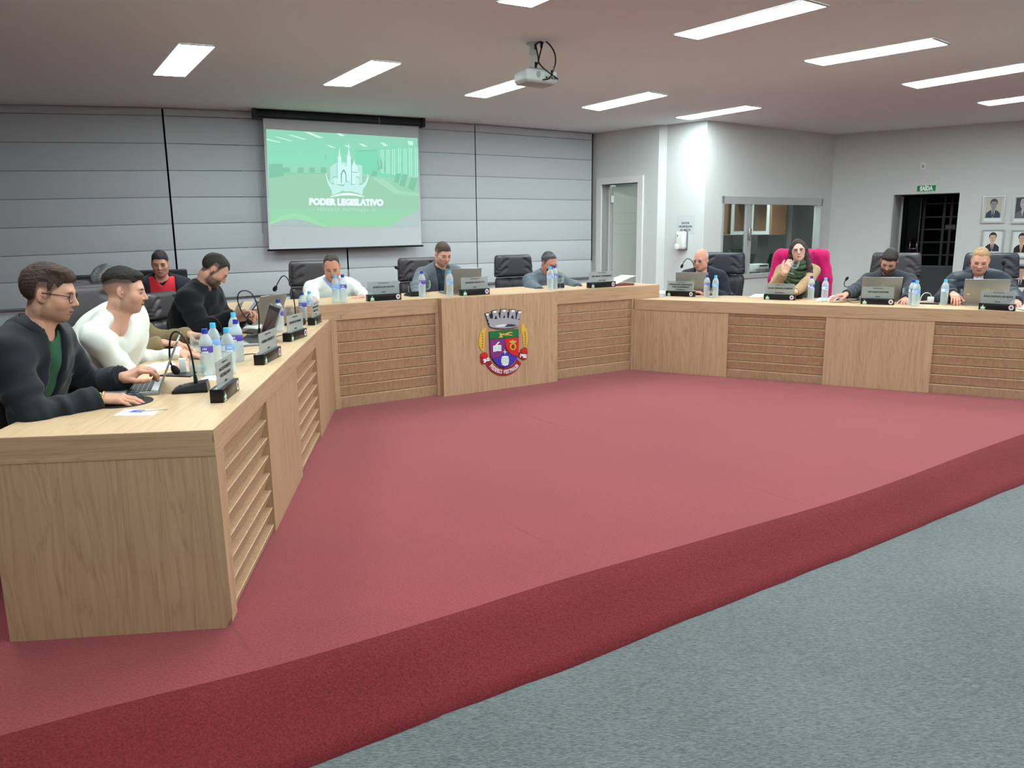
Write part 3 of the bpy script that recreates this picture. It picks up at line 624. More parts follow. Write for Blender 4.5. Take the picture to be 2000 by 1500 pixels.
for k in range(4): o = MB().box((bw * (.2 + .18 * k), -bd - .009, -.022), (bw * (.3 + .18 * k), -bd, -.006)).build('plug', M_BLACK, rp); o.data.transform(R)
o = MB().lathe([(.0, 0), (.038, 0), (.042, .03), (.034, .032)], 16).build('lens', M_BLACK, rp); o.data.transform(R @ Matrix.Translation((-.06, bd, 0)) @ Matrix.Rotation(-PI / 2, 4, 'X'))
mb = MB(); mb.lathe([(.0, 0), (.055, 0), (.055, -.012), (.030, -.02), (.030, -.09), (.019, -.095), (.019, c.z + bh + .01)], 18, (0, 0, 0)); mb.build('pole', M_PJ, rp)
def wire(P, name='cable', rr=.0062): return MB().tube(spline([inv @ pr_(*p) for p in P], 6), rr, 6).build(name, M_BLACK, rp)
wire([(1063, 79, -.02), (1054, 82, -.06), (1047, 87, -.08), (1048, 96, -.09), (1051, 112, -.1), (1052, 121, -.1), (1060, 132, -.12), (1078, 146, -.13), (1090, 155, -.12)])
wire([(1061, 78, -.02), (1058, 92, -.05), (1054, 108, -.09), (1051, 122, -.09), (1047, 128, -.08)])
wire([(1063, 79, -.02), (1074, 88, -.08), (1083, 103, -.12), (1085, 120, -.14), (1082, 134, -.16), (1077, 147, -.17), (1071, 154, -.16), (1060, 156, -.13)])
for q in ((1057.5, 88, -.05), (1046, 91, -.09), (1078, 143, -.17), (1046.5, 127, -.09)):
    p = inv @ pr_(*q); MB().tube([p + Vector((0, 0, .022)), p - Vector((0, 0, .022))], .010, 8).build('cable_plug', M_BLACK, rp)

# ------------------------------------------------------------------ projection screen
sa, sb = online(503, 300, W2, W3, -.26), online(825, 300, W2, W3, -.26)
sd = flat(sb - sa).normalized(); sn = Vector((-sd.y, sd.x, 0)); so = flat(sa)
def sp(x, y, k=0): return onplane(x, y, so, sn) - sn * (.0012 * k)
rs = thing('projection_screen', 'pulled-down white projection screen showing a green picture with a white emblem', 'screen', (so.x, so.y, ZC), 0)
RS = Matrix.Translation(-rs.location); rs_ = lambda pts: [RS @ p for p in pts]
sz = Matrix(((sd.x, sn.x, 0, 0), (sd.y, sn.y, 0, 0), (0, 0, 1, 0), (0, 0, 0, 1)))
wscr = (flat(sb) - flat(sa)).length
zh = sp(514, 231).z - ZC
M_HOUSE = mat('screen_housing', (14, 16, 22), .35)
MB().rbox((0.0, -.055, zh + .0), (wscr, .055, -.004), .02, 3, sz).build('housing', M_HOUSE, rs)
for x in (-.03, wscr - .012): MB().box((x, -.07, zh - .012), (x + .042, .06, -.001), sz).build('end_cap', M_BLACK, rs)
xx = (flat(sp(738, 232)) - so).dot(sd); MB().box((xx - .006, -.058, zh), (xx + .006, -.05, -.03), sz).build('label', mat('grey_label', (120, 122, 130), .5), rs)
q = [sp(513.5, 229), sp(817, 244), sp(823, 478), sp(526, 487.5)]
M_SCR = mat('screen_fabric', (196, 202, 206), .8)
MB().prism(rs_(q), sn * .003).build('sheet', M_SCR, rs)
MB().tube(rs_([sp(522, 489, 6), sp(826, 480, 6)]), .012, 8).build('bottom_bar', M_BLACK, rs)
# projected picture: light falling on the sheet
def glow(name, c, s=1.0): return mat(name, (0, 0, 0), .9, spec=0, emit=c, estr=s)
m = bpy.data.materials.new('projected_green'); m.use_nodes = True; nt = m.node_tree; N = nt.nodes; L = nt.links; b = N['Principled BSDF']
geo = N.new('ShaderNodeNewGeometry'); sx = N.new('ShaderNodeSeparateXYZ'); L.new(geo.outputs['Position'], sx.inputs[0]); mr = N.new('ShaderNodeMapRange'); mr.inputs[1].default_value = sp(520, 250).z; mr.inputs[2].default_value = sp(520, 440).z; L.new(sx.outputs[2], mr.inputs[0])
rp_ = N.new('ShaderNodeValToRGB'); e = rp_.color_ramp.elements; e[0].position = 0; e[0].color = (*lin((150, 216, 188)), 1); e[1].position = 1; e[1].color = (*lin((156, 222, 176)), 1)
for p_, c_ in ((.3, (146, 226, 194)), (.45, (158, 220, 190)), (.62, (160, 214, 180)), (.85, (158, 218, 182))): x = e.new(p_); x.color = (*lin(c_), 1)
L.new(mr.outputs[0], rp_.inputs[0]); b.inputs['Base Color'].default_value = (0, 0, 0, 1); L.new(rp_.outputs[0], b.inputs['Emission Color']); b.inputs['Emission Strength'].default_value = 1.0; b.inputs['Specular IOR Level'].default_value = 0
pic = MB().add(rs_([sp(519.5, 252, 1), sp(815.5, 270, 1), sp(818, 443, 1), sp(527, 441, 1)]), [(0, 1, 2, 3)]).build('projected_picture', m, rs)
def zx(x, y): return (490 + x / 5, 200 + y / 5)      # from an enlarged crop of the screen
def shape(pts, mt, k, crop=True): return poly('picture_shape', rs_([sp(*(zx(*p) if crop else p), k) for p in pts]), mt, pic)
G1, G2, G3, G4, G5 = glow('g1', (206, 252, 234)), glow('g2', (136, 202, 172)), glow('g3', (148, 210, 180)), glow('g4', (172, 224, 196)), glow('g5', (134, 222, 188))
GW, GL, GS = glow('gw', (212, 252, 246)), glow('gl', (120, 176, 160)), glow('gs', (240, 255, 254))
shape([(187, 1205), (189, 1193), (300, 1150), (430, 1136), (540, 1155), (650, 1195), (740, 1220)], glow('gwave', (176, 198, 196)), 2)
shape([(184, 1178), (190, 1172), (320, 1098), (420, 1080), (540, 1100), (700, 1190), (760, 1222), (740, 1222), (650, 1196), (540, 1156), (430, 1137), (300, 1151), (188, 1196)], glow('gwave2', (164, 228, 178)), 2)
shape([(1360, 1216), (1420, 1170), (1520, 1105), (1640, 1060), (1640, 1216)], glow('gwave3', (184, 204, 204)), 2)
for q in ([(150, 355), (170, 358), (300, 390), (270, 392), (150, 366)], [(228, 336), (262, 338), (414, 376), (385, 378)], [(358, 316), (398, 318), (548, 362), (512, 364)], [(520, 290), (580, 292), (710, 348), (660, 348)], [(830, 302), (880, 304), (920, 326), (880, 330)], [(730, 416), (765, 418), (832, 444), (800, 444)], [(905, 418), (940, 420), (978, 438), (945, 438)], [(1048, 400), (1090, 404), (1142, 432), (1104, 434)], [(1262, 392), (1300, 394), (1340, 424), (1300, 428)], [(1530, 376), (1584, 380), (1584, 418), (1540, 416)]): shape(q, G1, 2)
shape([(880, 474), (1630, 440), (1634, 700), (1400, 740), (1100, 690), (880, 560)], G5, 2)
for i in range(21):
    x = 1250 + i * 18.5
    if x < 1640: shape([(x, 462 - i), (x + 7, 462 - i), (x + 9, 690 + i * 2), (x + 2, 690 + i * 2)], G1 if i % 3 else G4, 3)
for i in range(9): shape([(884 + i * 16, 476), (890 + i * 16, 476), (890 + i * 16, 600), (884 + i * 16, 600)], G4, 3)
shape([(1036, 476), (1230, 470), (1230, 640), (1036, 640)], G5, 4); shape([(1036, 470), (1230, 464), (1230, 474), (1036, 480)], G2, 5)
shape([(175, 600), (310, 600), (320, 720), (178, 740)], G2, 3)
shape([(178, 700), (720, 695), (880, 730), (1180, 740), (1330, 830), (1400, 880), (1640, 916), (1640, 1040), (170, 1040)], glow('gdesk', (162, 212, 182)), 2)
shape([(1180, 740), (1290, 740), (1440, 860), (1640, 890), (1640, 916), (1400, 890)], G4, 3)
for q in ([(310, 640), (378, 634), (386, 684), (318, 686)], [(460, 636), (512, 634), (520, 686), (454, 688)], [(574, 636), (620, 634), (628, 684), (568, 686)], [(684, 634), (728, 632), (738, 684), (678, 686)], [(1180, 670), (1232, 672), (1230, 722), (1168, 720)], [(1418, 696), (1466, 692), (1440, 790), (1394, 780)], [(1480, 702), (1532, 704), (1500, 830), (1446, 808)], [(1562, 736), (1630, 738), (1590, 868), (1530, 838)]): shape(q, G2, 4)
for q in ([(728, 514), (732, 514), (732, 556), (728, 556)], [(718, 522), (742, 522), (742, 526), (718, 526)], [(1232, 560), (1242, 556), (1262, 660), (1236, 664)], [(1258, 540), (1268, 540), (1290, 650), (1264, 650)], [(1298, 570), (1308, 570), (1310, 680), (1296, 680)], [(250, 690), (720, 690), (720, 696), (250, 696)]): shape(q, G2, 4)
# emblem: church with two spires behind three people in a boat-shaped sweep
shape([(772, 790), (772, 640), (800, 606), (840, 590), (900, 584), (1086, 616), (1086, 790)], glow('gem', (188, 236, 226)), 6)
shape([(840, 800), (840, 600), (848, 600), (848, 530), (854, 528), (863, 440), (872, 528), (880, 530), (882, 600), (892, 640), (892, 600), (910, 590), (918, 634), (936, 620), (936, 520), (944, 518), (950, 470), (950, 438), (938, 438), (938, 432), (950, 432), (950, 402), (956, 402), (956, 432), (972, 432), (972, 438), (956, 438), (958, 470), (968, 518), (974, 520), (976, 610), (988, 625), (1000, 590), (1006, 556), (1012, 590), (1030, 615), (1040, 640), (1040, 670), (1056, 690), (1056, 800)], GW, 8)
shape([(878, 790), (876, 700), (890, 668), (904, 652), (920, 672), (930, 704), (932, 780), (924, 780), (922, 706), (904, 668), (886, 704), (886, 790)], GL, 9)
for x in (976,): shape([(x, 560), (x + 6, 560), (x + 8, 805), (x + 2, 805)], GL, 9)
shape([(986, 678), (1040, 684), (1042, 690), (986, 684)], GL, 9); shape([(838, 600), (842, 600), (842, 760), (838, 760)], GL, 9)
sweep = [(722, 684), (732, 680), (744, 740), (772, 786), (800, 800), (808, 796), (790, 740), (806, 726), (828, 724), (846, 742), (844, 770), (832, 800), (904, 818), (916, 780), (940, 766), (966, 784), (980, 804), (1036, 796), (1016, 760), (1022, 732), (1040, 720), (1060, 738), (1056, 774), (1046, 800), (1082, 800), (1118, 768), (1138, 720), (1140, 688), (1150, 690), (1154, 730), (1130, 800), (1096, 846), (1090, 910), (1040, 884), (985, 872), (976, 862), (976, 870), (900, 868), (900, 858), (870, 870), (868, 880), (786, 908), (782, 860), (750, 800), (730, 740)]
shape(sweep, GL, 10); cxm, cym = 938, 800
shape([(cxm + (x - cxm) * .985, cym + (y - cym) * .96 + 3) for x, y in sweep], glow('gsw', (200, 246, 238)), 11)
arc = [(774 + i * 33.2, 918 - 34 * math.sin(PI * i / 10)) for i in range(11)] + [(1106 - i * 33.2, 926 - 18 * math.sin(PI * i / 10)) for i in range(11)]
shape(arc, GS, 10)
def sline(body, x0, x1, yb, h, mt, bold, sp_=1.0):    # a line of lettering between two screen pixels
    a, b = RS @ sp(x0, yb[0], 12), RS @ sp(x1, yb[1], 12); d = b - a; wdt = d.length; d.normalize(); up = (sp(x0, yb[0] - 10) - sp(x0, yb[0])).normalized(); c = (a + b) / 2
    hz = (sp(x0, yb[0] - h) - sp(x0, yb[0])).length
    lettering(body, hz * 1.36, frame(c, d, up, d.cross(up)), mt, pic, bold=bold, space=sp_, width=wdt)
sline('PODER LEGISLATIVO', 603, 748, (394.5, 396.5), 12.5, GS, .008)
sline('FREDERICO WESTPHALEN  RS', 620, 734, (409.3, 410.8), 6, glow('gtx', (196, 244, 222)), .0, 1.5)
# ------------------------------------------------------------------ the three desks
V2 = lambda a: Vector((a[0], a[1], 0))
LA, LBp = V2((-1.088, 2.735)), V2((-1.515, 6.486))
CA, CB = V2((-1.515, 6.486)), V2((1.305, 8.276))
RA, RB = V2((1.305, 8.276)), V2((4.42, 6.54))
def axes(a, b):
    d = (b - a).normalized(); return d, Vector((-d.y, d.x, 0))
dL, nL = axes(LA, LBp); dC, nC = axes(CA, CB); dR, nR = axes(RA, RB)
M_WV = wood('wood_upright_grain', (11, 11, .9)); M_WX = wood('wood_long_grain', (.8, 14, 14)); M_WS = wood('wood_slat_grain', (9, 9, 1.1), (184, 152, 122), (146, 114, 88))
M_WTOP = wood('wood_worktop', (.8, 10, 10), (196, 168, 134), (162, 132, 102))
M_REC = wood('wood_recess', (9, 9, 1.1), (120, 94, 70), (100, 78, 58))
def clip(poly_, p, n):                       # keep the side where (x - p).n <= 0
    out = []
    for i in range(len(poly_)):
        a, b = poly_[i], poly_[(i + 1) % len(poly_)]; da_, db_ = (a - p).dot(n), (b - p).dot(n)
        if da_ <= 0: out.append(a)
        if da_ * db_ < 0: out.append(a.lerp(b, da_ / (da_ - db_)))
    return out
def desk(label, a, d, n, length, depth, top, apron, secs, ledges, s0=0.0, cut=None, ends=(True, True)):
    """secs: (kind, s_from, s_to); local x runs along the front, y into the desk"""
    rz = math.atan2(d.y, d.x); root = thing('council_desk', label, 'desk', (a.x, a.y, 0), rz)
    inv = root_inv = (Matrix.Translation((a.x, a.y, 0)) @ Matrix.Rotation(rz, 4, 'Z')).inverted()
    rect = [Vector((s0, 0, 0)), Vector((length, 0, 0)), Vector((length, depth, 0)), Vector((s0, depth, 0))]
    if cut is not None:
        p, q = cut; p = inv @ p; q = (inv.to_3x3() @ q); rect = clip(rect, p, q)
    mb = MB(); mb.prism([(v.x, v.y, top - .028) for v in rect], (0, 0, .028)); wt = mb.build('worktop', M_WTOP, root)
    # apron under the edge of the top
    mb = MB(); mb.box((s0, -.0015, apron), (length, .03, top - .0025)); mb.build('apron', M_WX, root)
    if ends[0]: MB().box((s0 - .0015, -.0018, apron), (s0 + .03, depth, top - .0025)).build('end_apron', M_WX if False else M_WS if False else wood('wood_cross_grain', (14, .8, 14)), root)
    if ends[1]: MB().box((length - .03, .03, apron), (length + .0015, depth, top - .0025)).build('end_apron', wood('wood_cross_grain', (14, .8, 14)), root)
    for kind, x0, x1 in secs:
        if kind == 'panel': MB().box((x0, .004, 0), (x1, .05, apron)).build('panel', M_WV, root)
        elif kind == 'stile': MB().box((x0, .002, 0), (x1, .055, apron)).build('stile', M_WV, root)
        elif kind == 'front': MB().box((x0, -.07, 0), (x1, .02, top - .002)).build('emblem_panel', M_WV, root)
        else:
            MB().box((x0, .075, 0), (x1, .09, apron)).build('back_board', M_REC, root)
            zs = [0.0] + ledges + [apron]
            for k in range(len(zs) - 1):
                zb, zt = zs[k], zs[k + 1]; rb = .032 if k else .020
                gp_ = .005 if k else .001; prof = [(0.010, zt - .003), (.013, zt), (.073, zt), (.073, zb + gp_), (.010 + rb * min(1, (zt - zb) / .085), zb + gp_)]
                MB().prism([(x0 + .001, y, z) for y, z in prof], (x1 - x0 - .002, 0, 0)).build('slat', M_WS, root)
    return root
def sal(a, d, px, py): return (flat(onz(px, py, 0)) - a).dot(d)
# left desk: its gable faces the viewer
kL = [.040 + .0905 * k for k in range(7)]
LL = (LBp - LA).length - .02
deskL = desk('long oak desk on the left whose end panel faces the viewer', LA, dL, nL, LL, .79, ZL, .682, [('stile', .046, .13), ('slats', .13, .985), ('panel', .985, 1.92), ('slats', 1.92, 2.84), ('panel', 2.84, LL)], kL, cut=(CA - nC * .012, nC), ends=(True, False))
gp = [(.0, 0), (.013, 0), (.035, 0)]
MB().prism([(.0, -.012, .055), (.0, .014, 0), (.0, .79, 0), (.0, .79, .682), (.0, -.003, .682)], (.045, 0, 0)).build('end_panel', M_WV, deskL)
MB().box((.05, .42, .05), (LL - .45, .44, .66)).build('modesty_board', M_WV, deskL)
for x in (1.2, 2.4): MB().box((x, .45, 0), (x + .03, .78, .75)).build('gable', M_WV, deskL)
o = MB().box((-.0015, .006, .735), (.014, -.0015, .757)).build('edge_sticker', mat('sticker', (60, 62, 110), .5), deskL)
# middle desk, higher, with the crest
s0 = (flat(online(447, 600, CA, CB)) - CA).dot(dC); s1 = (flat(online(1288, 556, CA, CB)) - CA).dot(dC)
pl, pr2 = [(flat(online(px, 650, CA - nC * .07, CB - nC * .07)) - CA).dot(dC) for px in (864, 1088.5)]
kC = [.098 + .0935 * k for k in range(7)]
se = (CB - CA).length
deskC = desk('raised oak head desk in the middle bearing the coat of arms', CA, dC, nC, s1, .74, ZM, .765, [('panel', s0, 0), ('stile', 0, .05), ('slats', .05, pl - .03), ('stile', pl - .03, pl), ('front', pl, pr2), ('slats', pr2, se - .02), ('panel', se - .02, s1)], kC, s0=s0)
for x in (s0 + .3, pl, pr2, s1 - .05): MB().box((x, .3, 0), (x + .03, .72, .87)).build('gable', M_WV, deskC)
MB().box((.02, -.0015, .775), (.10, .004, .80)).build('edge_sticker', mat('sticker2', (90, 80, 78), .5), deskC)
# right desk
sR = [sal(RA, dR, *p) for p in ((1255, 724), (1421, 734), (1606, 749.5), (1813.5, 767))]
kR = [.082 + .089 * k for k in range(7)]
RL = 5.0
deskR = desk('long oak desk on the right running out of the picture', RA, dR, nR, RL, .79, ZR, .652, [('stile', 0, sR[0]), ('panel', sR[0], sR[1]), ('slats', sR[1], sR[2]), ('panel', sR[2], sR[3]), ('slats', sR[3], RL - .05), ('stile', RL - .05, RL)], kR, s0=.012, cut=(CA - nC * .012, nC), ends=(False, True))
for x in (1.1, 2.2, 3.3, 4.6): MB().box((x, .45, 0), (x + .03, .78, .73)).build('gable', M_WV, deskR)

# ------------------------------------------------------------------ coat of arms on the middle desk
po, pn = CA - nC * .0705, nC
def cp_(x, y, k=0):                           # from an enlarged crop of the crest
    return onplane(900 + x / 9.378, 590 + y / 9.375, po, pn) - pn * (.003 * k)
cc = cp_(780, 700)
rc = thing('coat_of_arms', 'painted coat of arms with grey crown and red ribbon on the head desk front', 'emblem', cc)
RC = Matrix.Translation(-cc)
def cshape(name, pts, m, k, th=.004, par=None): return MB().prism([RC @ cp_(*p, k) for p in pts], pn * th).build(name, m, par or rc)
def ell(cx_, cy_, a, b, n=24, q0=0, q1=2 * PI): return [(cx_ + a * math.cos(q0 + (q1 - q0) * i / n), cy_ + b * math.sin(q0 + (q1 - q0) * i / n)) for i in range(n + (0 if abs(q1 - q0) > 6.2 else 1))]
c_ = lambda n_, rgb, r=.45: mat('crest_' + n_, rgb, r)
kR_, kG, kRd, kPu, kBl, kGo, kSi, kBk, kWh = c_('red', (150, 26, 38)), c_('green', (22, 104, 56)), c_('bright_red', (196, 34, 40)), c_('purple', (120, 44, 116)), c_('blue', (62, 48, 160)), c_('gold', (206, 164, 62)), c_('silver', (150, 150, 158)), c_('dark', (34, 28, 36)), c_('white', (226, 230, 232))
# ribbon
rib = []; 
for i in range(25):
    q = PI * (1.0 - i / 24) ; 
arc_o = [(772 + 352 * math.cos(q), 985 + 362 * math.sin(q)) for q in [PI - .42 - (PI - .80) * i / 22 for i in range(23)]]
arc_i = [(778 + 262 * math.cos(q), 975 + 236 * math.sin(q)) for q in [PI - .30 - (PI - .62) * i / 22 for i in range(23)]]
vs = [RC @ cp_(*p, 2) for p in arc_o + arc_i] + [RC @ (cp_(*p, 2) + pn * .006) for p in arc_o + arc_i]
nn = 23; mb = MB(); mb.add(vs, [(i, i + 1, nn + i + 1, nn + i) for i in range(nn - 1)] + [(i, 2 * nn + i, 2 * nn + i + 1, i + 1) for i in range(nn - 1)] + [(nn + i, nn + i + 1, 3 * nn + i + 1, 3 * nn + i) for i in range(nn - 1)]); mb.build('ribbon', kR_, rc)
for lab, pts, kn, tx in (('left', [(345, 960), (380, 925), (440, 915), (478, 945), (484, 1000), (520, 990), (525, 1075), (430, 1120), (385, 1135), (358, 1095)], ell(412, 968, 58, 46), ('5.01', (452, 1058), 24)), ('right', [(1086, 880), (1110, 845), (1165, 832), (1205, 850), (1214, 910), (1194, 1000), (1186, 1044), (1130, 1052), (1052, 1010), (1050, 922), (1094, 915)], ell(1152, 892, 54, 46), ('1955', (1120, 985), 5))):
    f_ = cshape('ribbon_fold', pts, kR_, 4); cshape('knot', kn, kRd, 5, par=f_)
    a0, a1 = math.radians(-tx[2]), 0; px, py = tx[1]
    ux = (cp_(px + 50, py + (-20 if lab == 'left' else 6), 6) - cp_(px - 50, py - (-20 if lab == 'left' else 6), 6)); W_ = ux.length * 1.15; ux.normalize(); uy = (cp_(px, py - 40) - cp_(px, py)).normalized(); nz = ux.cross(uy).normalized(); uy = nz.cross(ux)
    lettering('28-02' if lab == 'left' else '1955', .046, frame(RC @ cp_(px, py, 6.5), ux, uy, nz), kWh, f_, bold=.0028, width=W_)
# wheat ears
for pts, stem in (([(440, 462), (455, 480), (442, 560), (436, 640), (436, 730), (425, 830), (405, 905), (370, 880), (332, 800), (326, 720), (336, 620), (352, 570), (385, 505)], [(400, 900), (402, 960)]), ([(1108, 402), (1150, 404), (1172, 465), (1200, 480), (1215, 560), (1226, 650), (1222, 720), (1200, 790), (1180, 826), (1150, 820), (1140, 720), (1128, 600), (1100, 540)], [(1165, 820), (1165, 870)])):
    w_ = cshape('wheat_ear', pts, kGo, 2)
    x0 = sum(p[0] for p in pts) / len(pts)
    for i in range(6):
        t = i / 5; x = (395 - 8 * abs(t - .5) * 2 if x0 < 700 else 1165 + 20 * t * (1 - t) * 2 + 8 * t); y = (580 + 250 * t if x0 < 700 else 560 + 220 * t)
        cshape('grain', [(x - 9, y - 16), (x + 4, y - 20), (x + 9, y + 8), (x - 4, y + 16)], c_('grain', (150, 112, 34)), 3.3, par=w_)
# shield
shield_edge = [(508, 540), (1046, 488), (1052, 700), (1046, 930), (1020, 1020), (960, 1110), (880, 1175), (790, 1205), (700, 1185), (620, 1130), (560, 1050), (528, 980), (518, 800)]
sh_ = cshape('shield', shield_edge, c_('outline', (56, 34, 46)), 4)
cshape('field', [(513, 544), (1040, 494), (1044, 636), (520, 680)], kG, 5.4, par=sh_)
cshape('field', [(520, 688), (786, 664), (790, 760), (800, 850), (780, 905), (700, 990), (570, 1040), (534, 970), (524, 800)], kPu, 5.4, par=sh_)
cshape('field', [(792, 664), (1044, 642), (1048, 800), (1042, 920), (1034, 985), (960, 975), (880, 925), (822, 850), (800, 760)], kRd, 5.4, par=sh_)
cshape('field', [(572, 1046), (700, 998), (790, 900), (880, 935), (960, 985), (1030, 995), (1005, 1045), (950, 1110), (870, 1165), (790, 1192), (705, 1172), (630, 1120)], kBl, 5.4, par=sh_)
kGo2 = c_('gold2', (190, 160, 76))
bird = cshape('lance', [(680, 552), (720, 570), (800, 575), (850, 550), (900, 540), (935, 552), (930, 562), (880, 562), (840, 590), (880, 590), (930, 600), (925, 614), (860, 604), (800, 606), (735, 596), (750, 630), (745, 645), (680, 648), (700, 615), (690, 580)], kGo2, 6.6, par=sh_)
cshape('book', [(574, 800), (645, 780), (722, 784), (722, 895), (650, 892), (578, 908)], kWh, 6.6, par=sh_); cshape('quill', [(614, 790), (640, 755), (670, 725), (690, 720), (680, 742), (650, 768), (632, 795)], kWh, 7.4, par=sh_)
for k in range(4): cshape('text_line', [(592, 815 + 20 * k), (636, 805 + 20 * k), (636, 811 + 20 * k), (592, 821 + 20 * k)], c_('pale_green', (150, 190, 176)), 7.6, .002, sh_); cshape('text_line', [(656, 803 + 20 * k), (712, 802 + 20 * k), (712, 808 + 20 * k), (656, 809 + 20 * k)], c_('pale_green', (150, 190, 176)), 7.6, .002, sh_)
gear = []
for i in range(48):
    q = 2 * PI * i / 48; r_ = 62 if i % 4 in (0, 1) else 46; gear.append((936 + r_ * math.cos(q), 812 + r_ * 1.12 * math.sin(q)))
cshape('gear', gear, kGo, 6.6, par=sh_); cshape('gear_hole', ell(936, 810, 30, 40), c_('brown', (120, 52, 30)), 7.4, par=sh_)
cshape('wing', [(860, 715), (900, 708), (935, 690), (970, 708), (1010, 712), (985, 735), (955, 750), (915, 750), (885, 735)], kGo2, 6.6, par=sh_)
star = []
for i in range(8):
    q = PI / 4 * i - PI / 2; r_ = 48 if i % 2 == 0 else 11; star.append((790 + r_ * .95 * math.cos(q), 908 + r_ * math.sin(q)))
cshape('star', star, kWh, 6.6, par=sh_)
br = cshape('barrel', [(740, 992), (790, 980), (848, 986), (862, 1040), (862, 1090), (845, 1148), (790, 1162), (738, 1145), (722, 1090), (724, 1040)], kWh, 6.6, par=sh_)
for y in (1018, 1050, 1080, 1112): cshape('hoop', [(728, y), (858, y - 6), (858, y + 2), (728, y + 8)], c_('pale_green', (150, 190, 176)), 7.6, .002, sh_)
# mural crown
cr = cshape('crown', [(432, 208), (500, 185), (520, 220), (548, 222), (545, 160), (662, 132), (668, 190), (716, 186), (714, 124), (842, 122), (838, 185), (880, 182), (880, 128), (1000, 132), (1000, 185), (1030, 192), (1032, 150), (1102, 154), (1080, 250), (1064, 330), (1048, 430), (1000, 462), (900, 486), (780, 494), (640, 488), (540, 468), (500, 430), (470, 330), (450, 260)], kBk, 3)
cshape('crown_band', [(486, 352), (560, 320), (680, 296), (800, 288), (930, 296), (1064, 326), (1062, 352), (1050, 372), (1046, 428), (1000, 452), (900, 474), (780, 482), (640, 476), (545, 458), (508, 428), (512, 392), (494, 378)], kSi, 4.6, par=cr)
cshape('crown_opening', [(840, 402), (920, 400), (1010, 418), (980, 434), (900, 445), (800, 446)], c_('opening', (58, 50, 66)), 5.6, par=cr)
cshape('crown_shine', [(600, 440), (700, 410), (830, 402), (780, 446), (680, 456)], c_('shine', (206, 206, 214)), 5.6, par=cr)
for q in ([(444, 216), (498, 196), (520, 300), (560, 300), (560, 322), (500, 345), (470, 300)], [(556, 168), (656, 142), (700, 296), (660, 300), (628, 240), (600, 310), (566, 318), (580, 250)], [(724, 134), (832, 132), (838, 292), (800, 288), (786, 226), (756, 290), (712, 294)], [(890, 138), (990, 142), (990, 304), (960, 300), (934, 226), (900, 294), (866, 292)], [(1040, 160), (1092, 164), (1062, 300), (1030, 316), (1006, 306)]): cshape('crown_tower', q, kSi, 4.6, par=cr)
for x, y in ((470, 225), (608, 178), (780, 160), (940, 162), (1066, 185)): cshape('crown_stone', [(x - 26, y - 14), (x + 26, y - 18), (x + 22, y + 12), (x - 22, y + 16)], kWh, 5.6, par=cr)
# town name along the ribbon, one letter after another
word = 'FREDERICO WESTPHALEN'; wts = {'I': .45, ' ': .6, 'W': 1.4, 'M': 1.3, 'O': 1.1}
W_ = [wts.get(ch, 1) for ch in word]; tot = sum(W_); acc = 0
for ch, w_ in zip(word, W_):
    t = (acc + w_ / 2) / tot; acc += w_
    if ch == ' ': continue
    q = PI - .62 - t * (PI - 1.22); px, py = 780 + 306 * math.cos(q), 978 + 300 * math.sin(q)
    q2 = q - .05; tx_, ty_ = 780 + 306 * math.cos(q2), 978 + 300 * math.sin(q2)
    p = cp_(px, py, 4.5); ux = (cp_(tx_, ty_, 4.5) - p).normalized(); uy = -nC.cross(ux); uy = uy if uy.z > -2 else -uy
    nz = -nC; uy = nz.cross(ux)
    lettering(ch, .054, frame(RC @ p, ux, uy, nz), kWh, rc, bold=.0018, width=.0135 * w_)
